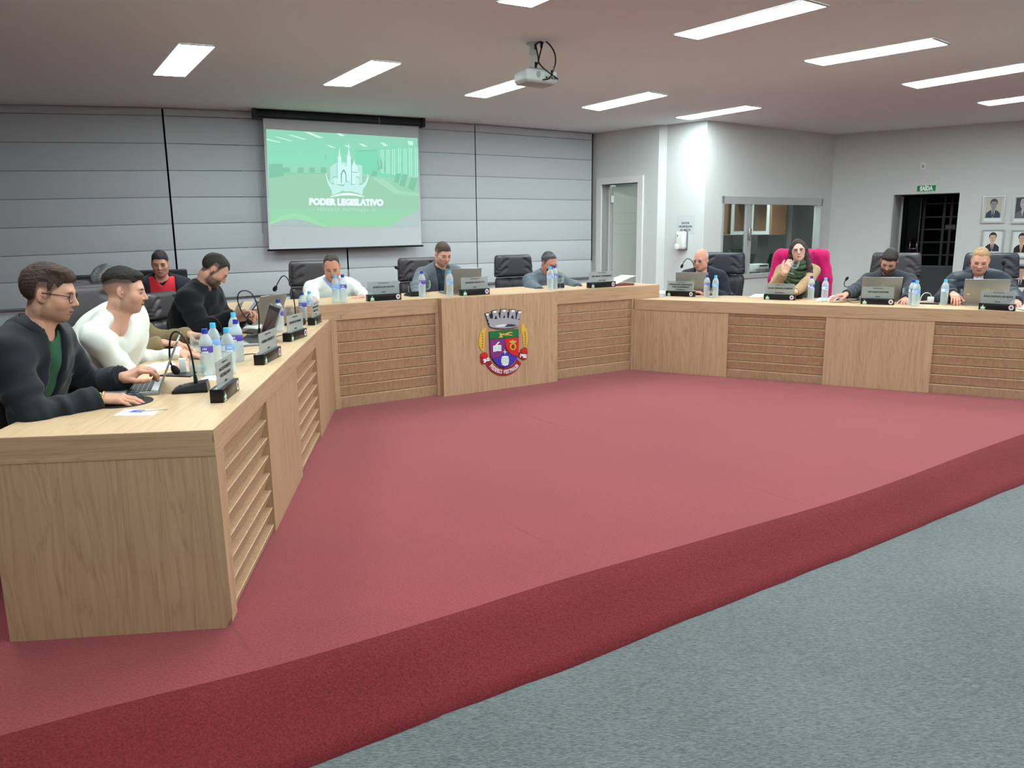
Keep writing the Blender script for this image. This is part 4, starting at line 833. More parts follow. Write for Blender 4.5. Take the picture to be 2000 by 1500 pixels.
# ------------------------------------------------------------------ people: implicit surfaces turned into meshes
def _n(v): v = np.asarray(v, float); return v / np.linalg.norm(v)
class Field:
    """signed distance grid; every primitive is blended into the block of cells it can reach"""
    def __init__(s, lo, hi, h):
        s.lo = np.array(lo, float); s.h = h; s.n = np.maximum(2, np.ceil((np.array(hi) - s.lo) / h).astype(int) + 1); s.F = np.full(s.n, .2, np.float32)
    def block(s, lo, hi):
        a = np.clip(np.floor((np.array(lo) - s.lo) / s.h).astype(int), 0, s.n - 1); b = np.clip(np.ceil((np.array(hi) - s.lo) / s.h).astype(int) + 1, 1, s.n)
        if (b <= a).any(): return None
        g = [s.lo[i] + s.h * np.arange(a[i], b[i]) for i in range(3)]
        X, Y, Z = np.meshgrid(*g, indexing='ij', sparse=True); return (slice(a[0], b[0]), slice(a[1], b[1]), slice(a[2], b[2])), X, Y, Z
    def put(s, blk, d, k, op):
        if blk is None: return
        sl = blk[0]; F = s.F[sl]
        if op == '+':
            if k > 0:
                h = np.maximum(k - np.abs(F - d), 0) / k; s.F[sl] = np.minimum(F, d) - h * h * k * .25
            else: s.F[sl] = np.minimum(F, d)
        else:                                # carve
            d = -d
            if k > 0:
                h = np.maximum(k - np.abs(F - d), 0) / k; s.F[sl] = np.maximum(F, d) + h * h * k * .25
            else: s.F[sl] = np.maximum(F, d)
    def ell(s, c, r, k=.02, op='+', R=None):
        c = np.array(c, float); r = np.array(r, float); m = max(r) + k + .03; b = s.block(c - m, c + m)
        if b is None: return
        _, X, Y, Z = b; X = X - c[0]; Y = Y - c[1]; Z = Z - c[2]
        if R is not None: X, Y, Z = (R[0][0] * X + R[0][1] * Y + R[0][2] * Z, R[1][0] * X + R[1][1] * Y + R[1][2] * Z, R[2][0] * X + R[2][1] * Y + R[2][2] * Z)
        k0 = np.sqrt((X / r[0]) ** 2 + (Y / r[1]) ** 2 + (Z / r[2]) ** 2); k1 = np.sqrt((X / r[0] ** 2) ** 2 + (Y / r[1] ** 2) ** 2 + (Z / r[2] ** 2) ** 2) + 1e-9
        s.put(b, k0 * (k0 - 1) / k1, k, op)
    def cap(s, a, b_, ra, rb, k=.02, op='+', mod=None):
        a = np.array(a, float); b_ = np.array(b_, float); m = max(ra, rb) + k + .03; b = s.block(np.minimum(a, b_) - m, np.maximum(a, b_) + m)
        if b is None: return
        _, X, Y, Z = b; d = b_ - a; L2 = d @ d + 1e-12
        t = np.clip(((X - a[0]) * d[0] + (Y - a[1]) * d[1] + (Z - a[2]) * d[2]) / L2, 0, 1)
        q = np.sqrt((X - a[0] - t * d[0]) ** 2 + (Y - a[1] - t * d[1]) ** 2 + (Z - a[2] - t * d[2]) ** 2)
        r = ra + (rb - ra) * t
        if mod is not None: r = r + mod(t, math.sqrt(L2))
        s.put(b, q - r, k, op)
    def box(s, c, half, rad, R, k=.01, op='+'):
        c = np.array(c, float); m = float(np.linalg.norm(half)) + rad + k + .02; b = s.block(c - m, c + m)
        if b is None: return
        _, X, Y, Z = b; X = X - c[0]; Y = Y - c[1]; Z = Z - c[2]
        X, Y, Z = (R[0][0] * X + R[0][1] * Y + R[0][2] * Z, R[1][0] * X + R[1][1] * Y + R[1][2] * Z, R[2][0] * X + R[2][1] * Y + R[2][2] * Z)
        qx, qy, qz = np.abs(X) - half[0] + rad, np.abs(Y) - half[1] + rad, np.abs(Z) - half[2] + rad
        d = np.sqrt(np.maximum(qx, 0) ** 2 + np.maximum(qy, 0) ** 2 + np.maximum(qz, 0) ** 2) + np.minimum(np.maximum(qx, np.maximum(qy, qz)), 0) - rad
        s.put(b, d, k, op)
    def all(s): return s.block(s.lo, s.lo + s.h * (s.n - 1))
    def keep(s, fn, k=0.0):                  # intersect with the region fn < 0
        b = s.all(); s.put(b, -fn(b[1], b[2], b[3]), k, '-')
    def add(s, fn): b = s.all(); s.F += fn(b[1], b[2], b[3]).astype(np.float32)
    def mesh(s):
        F = s.F; S = F < 0; n = F.shape
        c = [S[i:n[0] - 1 + i, j:n[1] - 1 + j, k:n[2] - 1 + k] for i in (0, 1) for j in (0, 1) for k in (0, 1)]
        cnt = sum(x.astype(np.int8) for x in c); I = np.argwhere((cnt > 0) & (cnt < 8))
        if len(I) == 0: return np.zeros((0, 3)), np.zeros((0, 4), int)
        acc = np.zeros((len(I), 3)); w = np.zeros(len(I)); off = [(i, j, k) for i in (0, 1) for j in (0, 1) for k in (0, 1)]
        val = {o: F[I[:, 0] + o[0], I[:, 1] + o[1], I[:, 2] + o[2]].astype(float) for o in off}
        for o in off:
            for ax_ in range(3):
                if o[ax_] == 0:
                    p = list(o); p[ax_] = 1; p = tuple(p); a, b = val[o], val[p]; m = (a < 0) != (b < 0); t = np.where(m, a / np.where(m, a - b, 1), 0)
                    q = np.tile(np.array(o, float), (len(I), 1)); q[:, ax_] += t; acc[m] += q[m]; w[m] += 1
        V = s.lo + s.h * (I + acc / w[:, None]); idx = np.full([x - 1 for x in n], -1, np.int64); idx[I[:, 0], I[:, 1], I[:, 2]] = np.arange(len(I)); Q = []
        for ax_ in range(3):
            u, v = (ax_ + 1) % 3, (ax_ + 2) % 3
            sl0 = [slice(None)] * 3; sl1 = [slice(None)] * 3; sl0[ax_] = slice(0, -1); sl1[ax_] = slice(1, None)
            for q in (u, v): sl0[q] = slice(1, -1); sl1[q] = slice(1, -1)
            A, B = S[tuple(sl0)], S[tuple(sl1)]; E = np.argwhere(A != B)
            if len(E) == 0: continue
            fl = A[E[:, 0], E[:, 1], E[:, 2]]; E = E.copy(); E[:, u] += 1; E[:, v] += 1
            def cell(du, dv):
                e = E.copy(); e[:, u] += du; e[:, v] += dv; return idx[e[:, 0], e[:, 1], e[:, 2]]
            q = np.stack([cell(-1, -1), cell(0, -1), cell(0, 0), cell(-1, 0)], 1); q[~fl] = q[~fl][:, ::-1]; Q.append(q)
        Q = np.concatenate(Q); Q = Q[(Q >= 0).all(1)]; return V, Q
def np_mesh(name, V, Q, cols=None, smooth=True):
    me = bpy.data.meshes.new(name); me.vertices.add(len(V)); me.vertices.foreach_set('co', np.asarray(V, np.float32).ravel())
    nq = len(Q); me.loops.add(nq * 4); me.loops.foreach_set('vertex_index', np.asarray(Q, np.int32).ravel()); me.polygons.add(nq)
    me.polygons.foreach_set('loop_start', np.arange(0, nq * 4, 4, dtype=np.int32))
    me.polygons.foreach_set('use_smooth', np.full(nq, smooth)); me.update(calc_edges=True)
    if cols is not None:
        at = me.color_attributes.new('Col', 'FLOAT_COLOR', 'POINT'); at.data.foreach_set('color', np.concatenate([cols, np.ones((len(V), 1))], 1).astype(np.float32).ravel())
    me.validate(); return me
def relax(V, Q, it=1, a=.5):
    for _ in range(it):
        acc = np.zeros_like(V); w = np.zeros(len(V))
        for i in range(4):
            j = (i + 1) % 4; np.add.at(acc, Q[:, i], V[Q[:, j]]); np.add.at(w, Q[:, i], 1); np.add.at(acc, Q[:, j], V[Q[:, i]]); np.add.at(w, Q[:, j], 1)
        V = V + a * (acc / np.maximum(w, 1)[:, None] - V)
    return V
def vcol_mat(name, rough, spec, sss=0.0, bump=None):
    m = bpy.data.materials.new(name); m.use_nodes = True; nt = m.node_tree; b = nt.nodes['Principled BSDF']; at = nt.nodes.new('ShaderNodeVertexColor'); at.layer_name = 'Col'
    nt.links.new(at.outputs[0], b.inputs['Base Color']); b.inputs['Roughness'].default_value = rough; b.inputs['Specular IOR Level'].default_value = spec
    if bump:
        tc = nt.nodes.new('ShaderNodeTexCoord'); mp = nt.nodes.new('ShaderNodeMapping'); mp.inputs['Scale'].default_value = bump[0]; nt.links.new(tc.outputs['Object'], mp.inputs[0])
        nz = nt.nodes.new('ShaderNodeTexNoise'); nz.inputs['Scale'].default_value = 1; nz.inputs['Detail'].default_value = 3; nt.links.new(mp.outputs[0], nz.inputs[0]); bp = nt.nodes.new('ShaderNodeBump'); bp.inputs['Strength'].default_value = bump[1]; bp.inputs['Distance'].default_value = bump[2]
        nt.links.new(nz.outputs[0], bp.inputs['Height']); nt.links.new(bp.outputs[0], b.inputs['Normal'])
    return m
M_SKIN = vcol_mat('skin', .6, .22, bump=((350, 350, 350), .08, .001))
M_HAIR = vcol_mat('hair', .6, .25, bump=((420, 420, 110), .8, .004))
def mixc(a, b, t): return a + (b - a) * np.clip(t, 0, 1)[:, None]
def sm(x, a, b): t = np.clip((x - a) / (b - a), 0, 1); return t * t * (3 - 2 * t)
def wob(P, f, seed=0):                       # cheap smooth noise
    r = np.random.RandomState(seed); o = np.zeros(P.shape[0])
    for i in range(5):
        d = r.normal(size=3); d *= f * (1 + .5 * i) / np.linalg.norm(d); o += np.sin(P @ d + r.uniform(0, 6.3)) / (1 + .5 * i)
    return o / 2.6

def head_field(h, neck_to, sp):
    """head in its own frame: x to the wearer's right, y forward, z up, origin between the ears"""
    j = sp.get('jaw', 1.0); fat = sp.get('fat', 0.0); nz = sp.get('nose', 1.0)
    f = Field((-.115, -.15, -.30), (.115, .15, .15), h)
    f.ell((0, -.018, .035), (.074 + fat * .3, .096, .086), 0)
    f.ell((0, .018, .012), (.066 + fat * .3, .078, .088), .03)
    f.ell((0, .030, -.040), (.058 + fat, .064, .076), .03)
    f.ell((0, .028, -.078), ((.050 + fat) * j, .058, .042), .03)
    f.ell((0, .066, -.100), (.022 * j + fat * .5, .020, .018), .022)
    for s in (-1, 1):
        f.ell((s * .049 * j, -.002, -.068), (.016 + fat * .6, .030, .026), .03)
        f.ell((s * .036, .058, -.026), (.026 + fat * .5, .024, .022), .03)
    f.cap((-.034, .081, .022), (.034, .081, .022), .013, .013, .02)
    for s in (-1, 1): f.ell((s * .030, .100, .001), (.021, .022, .0145), .012, '-')
    for s in (-1, 1):
        f.ell((s * .031, .078, .001), (.0145, .0135, .0125), .006)
        if sp.get('lids', 1) > .5: f.cap((s * .017, .0895, -.001), (s * .045, .084, -.001), .0042, .0036, .006)
        f.cap((s * .016, .089, .0085), (s * .045, .085, .0075), .0045, .004, .008)
    f.cap((0, .090, .016), (0, .113 + (nz - 1) * .01, -.027), .0075, .0098, .013)
    f.ell((0, .1125 + (nz - 1) * .012, -.031), (.0105, .0105, .0085), .008)
    for s in (-1, 1): f.ell((s * .0118, .100, -.0345), (.0068, .0105, .0070), .006)
    f.cap((-.021, .086, -.064), (0, .098, -.0615), .0045, .0062, .008); f.cap((.021, .086, -.064), (0, .098, -.0615), .0045, .0062, .008)
    f.cap((-.017, .087, -.0725), (.017, .087, -.0725), .0062, .0062, .010); f.ell((0, .093, -.0725), (.013, .0075, .0062), .008)
    f.cap((-.021, .0945, -.0675), (.021, .0945, -.0675), .0018, .0018, .004, '-')
    if sp.get('beard'):
        f.ell((0, .074, -.102), (.030, .026, .024), .02); f.cap((-.045, .04, -.088), (.045, .04, -.088), .022, .022, .03)
    for s in (-1, 1):
        R = np.array(Euler((0, s * .12, -s * .45)).to_matrix())
        f.ell((s * .077, -.012, -.004), (.0070, .018, .031), .005, '+', R)
        f.ell((s * .0835, -.0065, .001), (.0062, .0105, .019), .003, '-', R); f.ell((s * .081, -.013, .004), (.003, .005, .012), .003, '+', R); f.ell((s * .080, .001, -.008), (.0045, .004, .006), .003)
        f.ell((s * .074, -.004, -.032), (.007, .010, .010), .006)
    n0 = np.array((0, -.030, -.075)); nt = np.array(neck_to)
    f.cap(n0, nt, .052 + fat, .058 + fat * 1.3, .035)
    f.cap((0, .012, -.10), nt + np.array((0, .022, 0)), .030 + fat, .046 + fat, .03)
    if fat > .004: f.ell((0, .035, -.115), (.045, .040, .022), .03)
    return f
def head_colors(V, sp):
    skin = np.array(lin(sp['skin'])); red = skin * np.array((.98, .80, .77)); C = np.tile(skin, (len(V), 1)); x, y, z = V[:, 0], V[:, 1], V[:, 2]; ax_ = np.abs(x)
    g = lambda cx, cy, cz, r: np.exp(-((ax_ - cx) ** 2 + (y - cy) ** 2 + (z - cz) ** 2) / (r * r))
    C = mixc(C, red, .55 * g(.038, .075, -.032, .026) + .55 * g(0, .118, -.03, .018) + .6 * g(.078, -.012, -.006, .022))
    C = mixc(C, skin * .50, (.85 if sp.get('lids', 1) > .5 else .35) * g(.031, .090, .003, .013) + .35 * g(.03, .085, -.012, .012))
    C = mixc(C, skin * .10, .95 * np.exp(-((z - (.0002 if sp.get('lids', 1) > .5 else .0085)) / (.0034 if sp.get('lids', 1) > .5 else .0022)) ** 2) * sm(ax_, .013, .018) * (1 - sm(ax_, .044, .049)) * sm(y, .07, .078))          # lash line
    C = mixc(C, np.array(lin(sp.get('lip', (150, 88, 84)))), 1.0 * np.exp(-(((z + .0665) / .0075) ** 2)) * (1 - sm(ax_, .016, .024)) * sm(y, .080, .088))
    C = mixc(C, skin * .16, 1.0 * np.exp(-(((z + .0675) / .0030) ** 2)) * (1 - sm(ax_, .019, .024)) * sm(y, .080, .088))
    C = mixc(C, skin * .3, .9 * np.exp(-((ax_ - .0065) ** 2 + (z + .0415) ** 2) / (.004 ** 2)) * sm(y, .095, .10))
    hair = np.array(lin(sp.get('brow', sp.get('haircol', (60, 48, 42)))))
    if sp.get('stubble', 0):
        m = sm(-z, .036, .062) * sm(y, -.012, .02) * (1 - sm(-z, .112, .135)) * (1 - .85 * np.exp(-((ax_ / .022) ** 2 + ((z + .067) / .011) ** 2))) 
        m = np.maximum(m, sm(y, -.02, -.0) * (1 - sm(y, .008, .022)) * sm(-z, -.01, .02) * (1 - sm(-z, .1, .12)) * sm(ax_, .04, .055))
        m = np.maximum(m, np.exp(-((z + .052) / .007) ** 2) * (1 - sm(ax_, .020, .032)) * sm(y, .075, .085))
        C = mixc(C, hair, sp['stubble'] * m * (.85 + .15 * wob(V, 900, 5)))
    b = np.exp(-(((z - .0215 - .06 * (ax_ - .03) + 3.0 * (ax_ - .03) ** 2 * 5) / .0052) ** 2)) * sm(ax_, .009, .015) * (1 - sm(ax_, .046, .054)) * sm(y, .055, .07)
    C = mixc(C, hair, b * sp.get('browd', .97))
    if sp.get('hair') in ('short', 'fade') and sp.get('line'):
        hl = np.interp(y, [p[0] for p in sp['line']], [p[1] for p in sp['line']]) + sp.get('recede', 0.0) * sm(ax_, .012, .045) * sm(y, .02, .06)
        C = mixc(C, np.array(lin(sp['haircol'])) * 1.1, sm(z - hl, -.012, .010) * .85 * (1 - .9 * g(.080, -.010, -.006, .026)))
    if sp.get('fade'):                       # close-cropped sides
        m = sm(z, -.035, .04) * (1 - sm(y, .025, .055)) * sp['fade']; m *= (1 - g(.078, -.012, -.006, .03)); C = mixc(C, np.array(lin(sp['haircol'])) * 1.2, m)
    return C
def hair_mesh(h, sp):
    st = sp['hair']; f = Field((-.125, -.17, -.20), (.125, .16, .175), h) if st != 'long' else Field((-.165, -.19, -.40), (.165, .17, .175), h); fat = sp.get('fat', 0) * .3
    t = sp.get('thick', .012)
    if st == 'bald_sides':
        f.ell((0, -.018, .035), (.074 + fat + .004, .100, .089), 0)
        f.keep(lambda X, Y, Z: np.maximum(np.maximum(Z - (.055 - (Y + .02) * .25), -(Z + .055 - np.maximum(0, Y + .02) * 1.1)), Y - .030) + 0 * X, .004)
    else:
        f.ell((0, -.018, .035), (.0735 + fat + t * .30, .096 + t * .5, .086 + t), 0)
        f.ell((0, .018, .030), (.066 + fat + t * .2, .074 + t * .3, .078 + t * .9), .02)
        for (c, r) in sp.get('tufts', ()): f.ell(c, r, .02)
        hl = sp.get('line', ((-.12, -.075), (-.03, -.062), (-.005, -.005), (.012, .0), (.028, -.012), (.035, .02), (.052, .040), (.070, .062), (.12, .066)))
        ys, zs = [p[0] for p in hl], [p[1] for p in hl]
        rec = sp.get('recede', 0.0)
        if st == 'long': f.ell((0, .098, -.022), (.064, .070, .106), .012, '-')
        else: f.keep(lambda X, Y, Z: (np.interp(Y.ravel(), ys, zs).reshape(Y.shape) + rec * sm(np.abs(X), .012, .045) * sm(Y, .02, .06) - Z) * .8, .006)
    if st == 'long':
        f.cap((0, -.065, .02), (0, -.085, -.20), .062, .055, .04)
        for sd, P, R_ in ((1, [(.060, -.01, .062), (.078, .0, .0), (.083, .0, -.07), (.088, .0, -.14), (.086, .01, -.20)], [.026, .026, .028, .026, .018]), (-1, [(-.060, -.01, .062), (-.078, .0, .0), (-.084, .005, -.07), (-.092, .02, -.14), (-.104, .05, -.21), (-.106, .075, -.28), (-.098, .085, -.345)], [.026, .026, .030, .033, .034, .030, .014])):
            for i in range(len(P) - 1): f.cap(P[i], P[i + 1], R_[i], R_[i + 1], .02)
    if st not in ('long', 'bald_sides'):
        f.add(lambda X, Y, Z: sp.get('taper', .010) * (1 - sm(Z - np.interp(Y.ravel(), ys, zs).reshape(Y.shape), .0, .055)) * (1 - sm(Y, .025, .055)) + 0 * X)
    sc = sp.get('strand', 1.0)
    def disp(X, Y, Z):
        a = np.arctan2(X, Z + .02 + .3 * (Y + .15)); return sc * (.0006 * np.sin(a * 64 + 2.6 * np.sin(Y * 48 + a * 3) + Z * 25) + .0009 * np.sin(a * 150 + Y * 95 + Z * 60) + .0005 * np.sin(a * 260 + Y * 160) + .0013 * np.sin(Y * 70 + a * 5) * np.sin(a * 9 + 1))
    f.add(disp)
    V, Q = f.mesh(); c = np.array(lin(sp['haircol'])); n = wob(V * np.array((1, .35, .6)), 900, 2); n2 = wob(V, 60, 4)
    C = np.clip(c[None] * (1 + .35 * n + .2 * n2)[:, None], 0, 1)
    if sp.get('grey'):
        C = mixc(C, np.array(lin((176, 176, 176))), sp['grey'] * (.25 + .75 * np.random.RandomState(3).rand(len(V)) ** 1.5) * sm(n2, -.9, .9))
    return V, Q, C
def hand_field(h, curls, thumb=(.35, .5), spread=.12, side=1, scale=1.0, arm=(0, -1, 0)):
    """wrist at the origin, fingers along +y, palm down (-z); thumb on the +x*side edge; curls: bend per finger"""
    f = Field((-.085, -.075, -.12), (.085, .215, .06), h); s = scale
    f.cap(np.array(arm) * .065, (0, -.004, 0), .029, .024, .02)
    I = np.eye(3)
    f.box((0, .045, 0), (.037, .046, .0135), .013, I, .018)
    f.ell((side * .026, .026, -.008), (.018, .032, .014), .015)
    base = [(.029, .086), (.0105, .092), (-.009, .089), (-.027, .080)]; Ls = [(.040, .025, .020), (.044, .029, .021), (.041, .027, .021), (.032, .020, .018)]; rs = (.0092, .0095, .0090, .0080)
    tips = []
    for i in range(4):
        bx, by = base[i]; p = np.array((side * bx, by, .0)); a = 0.0; yaw = side * (1.5 - i) * spread * .6
        f.ell(p + np.array((0, -.004, .004)), (.011, .012, .011), .008)
        c = curls[i] if isinstance(curls, (list, tuple)) else curls; seg = (c * .75, c * 1.0, c * .7)
        for k in range(3):
            a += seg[k]; d = np.array((math.sin(yaw) * math.cos(a), math.cos(yaw) * math.cos(a), -math.sin(a))); q = p + d * Ls[i][k]
            r0 = rs[i] * (1 - .08 * k); f.cap(p, q, r0, r0 * .92, .004)
            f.ell(q, (r0 * 1.02,) * 3, .002); p = q
        tips.append((p, d))
    a0, a1 = thumb
    p = np.array((side * .033, .018, -.006)); 
    for k, (L, r, an, dn) in enumerate(((.042, .0125, a0, -.35), (.032, .0105, a0 * .55 - a1 * .3, -.30), (.026, .0095, a0 * .3 - a1 * .8, -.2))):
        d = _n((side * math.sin(an + .35), math.cos(an + .35), dn)); q = p + d * L; f.cap(p, q, r, r * .92, .008); p = q
    return f, tips
def hand_colors(V, skin, tips, f=None):
    s = np.array(lin(skin)); C = np.tile(s, (len(V), 1)); C = mixc(C, s * np.array((1, .76, .72)), .4 * sm(V[:, 1], .07, .16))
    for p, d in tips:
        up = np.array((0, 0, 1.0)); up = _n(up - d * d[2]) if abs(d[2]) < .98 else np.array((0, 1.0, 0)); q = p + up * .008 - d * .002
        C = mixc(C, np.minimum(1, s * np.array((1.15, .98, .95))), .9 * np.exp(-((V - q) ** 2).sum(1) / (.0055 ** 2)))
    return C
def rot_to(fwd, up):                          # columns x(right) y(forward) z(up) as numpy 3x3
    y = _n(fwd); x = _n(np.cross(y, up)); z = np.cross(x, y); return np.stack([x, y, z], 1)
def ik(S, W, l1, l2, hint):
    S, W = np.array(S, float), np.array(W, float); d = W - S; L = np.linalg.norm(d)
    if L > (l1 + l2) * .995: l1, l2 = l1 * L / (l1 + l2) * 1.006, l2 * L / (l1 + l2) * 1.006
    a = (l1 * l1 - l2 * l2 + L * L) / (2 * L); h = math.sqrt(max(l1 * l1 - a * a, 1e-6)); u = d / L; p = np.array(hint, float); p = p - u * (p @ u); p = _n(p); return S + u * a + p * h
def clothmat(name, rgb, rough=.85, sheen=.1, bump=((240, 240, 240), .25, .002), noise=None): return mat('cloth_' + name, rgb, rough, spec=.2, sheen=sheen, bump=bump, noise=noise)
PEOPLE = []
def person(name, label, head, hdir, hroll, body, fdir, clothes, sp, hands, h=.0045, hc=.012, glasses=None, sw=.19, group=None, lean_mid=.05):
    """head, body: world points of the head centre and the pelvis; hdir: where the face points; fdir: where the chest points"""
    H = np.array(head, float); Pp = np.array(body, float); f = _n((fdir[0], fdir[1], 0)); r = np.array((f[1], -f[0], 0)); Z = np.array((0, 0, 1.0))
    Rh = rot_to(hdir, (0, 0, 1)); 
    if hroll: Rh = Rh @ np.array(Euler((0, hroll, 0)).to_matrix())
    up = _n(.45 * Rh[:, 2] + .55 * Z); N = H - up * .168 - f * sp.get('nback', .05) - Rh[:, 1] * .008
    hs = sp.get('hs', .93); Rs = Rh * hs
    root = thing('person', label, 'person', (Pp[0], Pp[1], 0)); O = np.array((Pp[0], Pp[1], 0.0)); root['seated'] = True
    del root['seated']
    def put(nm, V, Q, m, cols=None, par=None): 
        me = np_mesh(nm, V - O, Q, cols); return link(nm, me, m, par or root)
    u = _n(N - Pp); fw = np.cross(u, r); Rt = np.stack([r, fw, u])
    mid = (N + Pp) / 2 - fw * lean_mid
    def spine(t): return (1 - t) ** 2 * Pp + 2 * t * (1 - t) * mid + t * t * N
    fem = sp.get('fem', 0); bulk = sp.get('bulk', 1.0)
    def torso(F, off, k=.05):
        for t, rx, ry, rz in ((.0, .165, .125, .13), (.22, .150 * bulk, .118 * bulk, .14), (.45, .155 * bulk, .118 * bulk, .15), (.68, .168 * bulk - fem * .02, .120 * bulk, .14), (.86, .150 - fem * .015, .092, .085)):
            F.ell(spine(t), (rx + off, ry + off, rz + off), k, '+', Rt)
        for s in (-1, 1):
            F.cap(spine(.90), SH[s], .064 + off, .042 + off * .9, .05); F.cap(spine(1.0) - u * .0 - fw * .01, SH[s] * .75 + spine(.9) * .25 + u * .008, .046 + off * .8, .040 + off, .05)
        if fem:
            for s in (-1, 1): F.ell(spine(.62) + r * s * .075 + fw * .085, (.068, .060, .065), .04, '+', Rt)
    SH = {s: spine(.885) + r * s * (sw - fem * .015) + u * .005 for s in (-1, 1)}
    WR, EL = {}, {}
    for s in (-1, 1):
        hd = hands.get(s); W = np.array(hd['w'], float); hint = hd.get('hint', -Z * .8 + r * s * .6 - f * .2); WR[s] = W; EL[s] = ik(SH[s], W, .285, .255, hint)
    lo = np.minimum.reduce([spine(0) - .3, N - .3] + [SH[s] - .15 for s in SH] + [WR[s] - .12 for s in WR] + [EL[s] - .14 for s in EL]); hi = np.maximum.reduce([spine(0) + .25, N + .25] + [SH[s] + .15 for s in SH] + [WR[s] + .12 for s in WR] + [EL[s] + .14 for s in EL])
    # body: trunk, legs and arms, then head and hands on finer grids, one mesh
    kneeL = {s: Pp + f * .40 + r * s * .10 + Z * (-.05) for s in (-1, 1)}; ank = {s: np.array((*(Pp + f * .44 + r * s * .11)[:2], .09)) for s in (-1, 1)}
    F = Field(np.minimum.reduce([lo, kneeL[-1] - .15, kneeL[1] - .15, np.array((lo[0], lo[1], .02))]), np.maximum.reduce([hi, kneeL[-1] + .15, kneeL[1] + .15]), .015)
    torso(F, 0.0)
    for s in (-1, 1):
        F.cap(SH[s], EL[s], .050, .041, .03); F.cap(EL[s], WR[s], .040, .028, .03); F.cap(Pp + r * s * .09, kneeL[s], .085, .060, .04); F.cap(kneeL[s], ank[s], .056, .042, .03)
    F.cap(N - u * .03, N + (H - N) * .35, .058, .056, .03)
    VV, QQ, CC = [], [], []; base = 0
    def addpart(V, Q, C):
        nonlocal base
        VV.append(V); QQ.append(Q + base); CC.append(C); base += len(V)
    V, Q = F.mesh(); addpart(V, Q, np.tile(np.array(lin(sp['skin'])), (len(V), 1)))
    F = head_field(h, Rh.T @ (N - H) / hs + np.array((0, 0, -.02)), sp); V, Q = F.mesh(); V = relax(V, Q, 1, .35); C = head_colors(V, sp); addpart(V @ Rs.T + H, Q, C)
    for s in (-1, 1):
        hd = hands[s]
        if hd.get('hide'): continue
        hh = hd.get('h', max(.003, h * .9)); y = _n(hd['dir']); zz = np.array(hd.get('up', (0, 0, 1)), float); x = _n(np.cross(y, zz)); zz = np.cross(x, y); R = np.stack([x, y, zz], 1)
        F, tips = hand_field(hh, hd.get('curl', .35), hd.get('thumb', (.35, .5)), hd.get('spread', .12), -s, hd.get('scale', 1.0), R.T @ _n(EL[s] - WR[s]))
        V, Q = F.mesh(); V = relax(V, Q, 1, .3); C = hand_colors(V, sp['skin'], tips); R = R * (sp.get('handscale', 1.0)); addpart(V @ R.T + np.array(hd['w']), Q, C)
    put('body', np.concatenate(VV), np.concatenate(QQ), M_SKIN, np.concatenate(CC))
    # hair
    if sp.get('hair') != 'none':
        V, Q, C = hair_mesh(max(.0032, h * .8), sp); put('hair', V @ Rs.T + H, Q, M_HAIR, C)
    toW = lambda P: np.asarray(P, float) @ Rs.T + H
    # eyes
    for s in (-1, 1):
        mb = MB(); mb.ball((0, 0, 0), .0118, 10); V = np.array(mb.v); n = V / .0118; gz = _n(np.array(sp.get('gaze', (0, 1, -.25)))); dt = n @ gz; C = np.tile(np.array(lin((196, 190, 186))), (len(V), 1)); C[dt > .80] = lin(sp.get('iris', (74, 52, 40))); C[dt > .945] = (.005, .005, .005)
        W = toW(V + np.array((s * .031, .0828 if sp.get('lids', 1) < .5 else .0765, .0015))); me = bpy.data.meshes.new('eye'); me.from_pydata([tuple(p - O) for p in W], [], mb.f); me.polygons.foreach_set('use_smooth', [True] * len(mb.f))
        at = me.color_attributes.new('Col', 'FLOAT_COLOR', 'POINT'); at.data.foreach_set('color', np.concatenate([C, np.ones((len(V), 1))], 1).astype(np.float32).ravel()); link('eye', me, M_EYE, root)
    # clothes
    for cl in clothes:
        kind = cl['kind']; off = cl.get('off', .016); hcl = cl.get('h', hc)
        if kind == 'scarf':
            mb = MB(); rr = random.Random(4)
            for k in range(6):
                pts = []; rad = []; e1, e2, e3 = rr.uniform(-.018, .018), rr.uniform(-.02, .02), rr.uniform(0, 6.3)
                for i in range(25):
                    q = 2 * PI * i / 24; R_ = .076 + .012 * k; fr = (1 + math.cos(q)) / 2; dz = .045 - .018 * k - (.020 + .030 * k) * fr ** 1.6 + e1 * math.sin(q) + .007 * math.sin(2 * q + e3)
                    p = N + r * (R_ * math.sin(q) * 1.02 + e2 * fr) + f * (R_ * math.cos(q) * 1.02 + .014 + .004 * math.sin(3 * q + e3)) + Z * dz; pts.append(p - O); rad.append(.019 + .008 * fr + .005 * math.sin(2 * q + e3 + k))
                mb.tube(pts, rad, 8)
            for k in range(5):
                x = -.055 + .027 * k; pts = [N + r * x * (.8 + .05 * j) + f * (.115 + .02 * math.sin(j + k) * .4 - .004 * j) - Z * (.08 + .055 * j) - O for j in range(6)]; mb.tube(pts, [.024, .026, .027, .027, .026, .022], 8)
            mb.build('scarf', cl['m'], root, autosmooth=False); continue
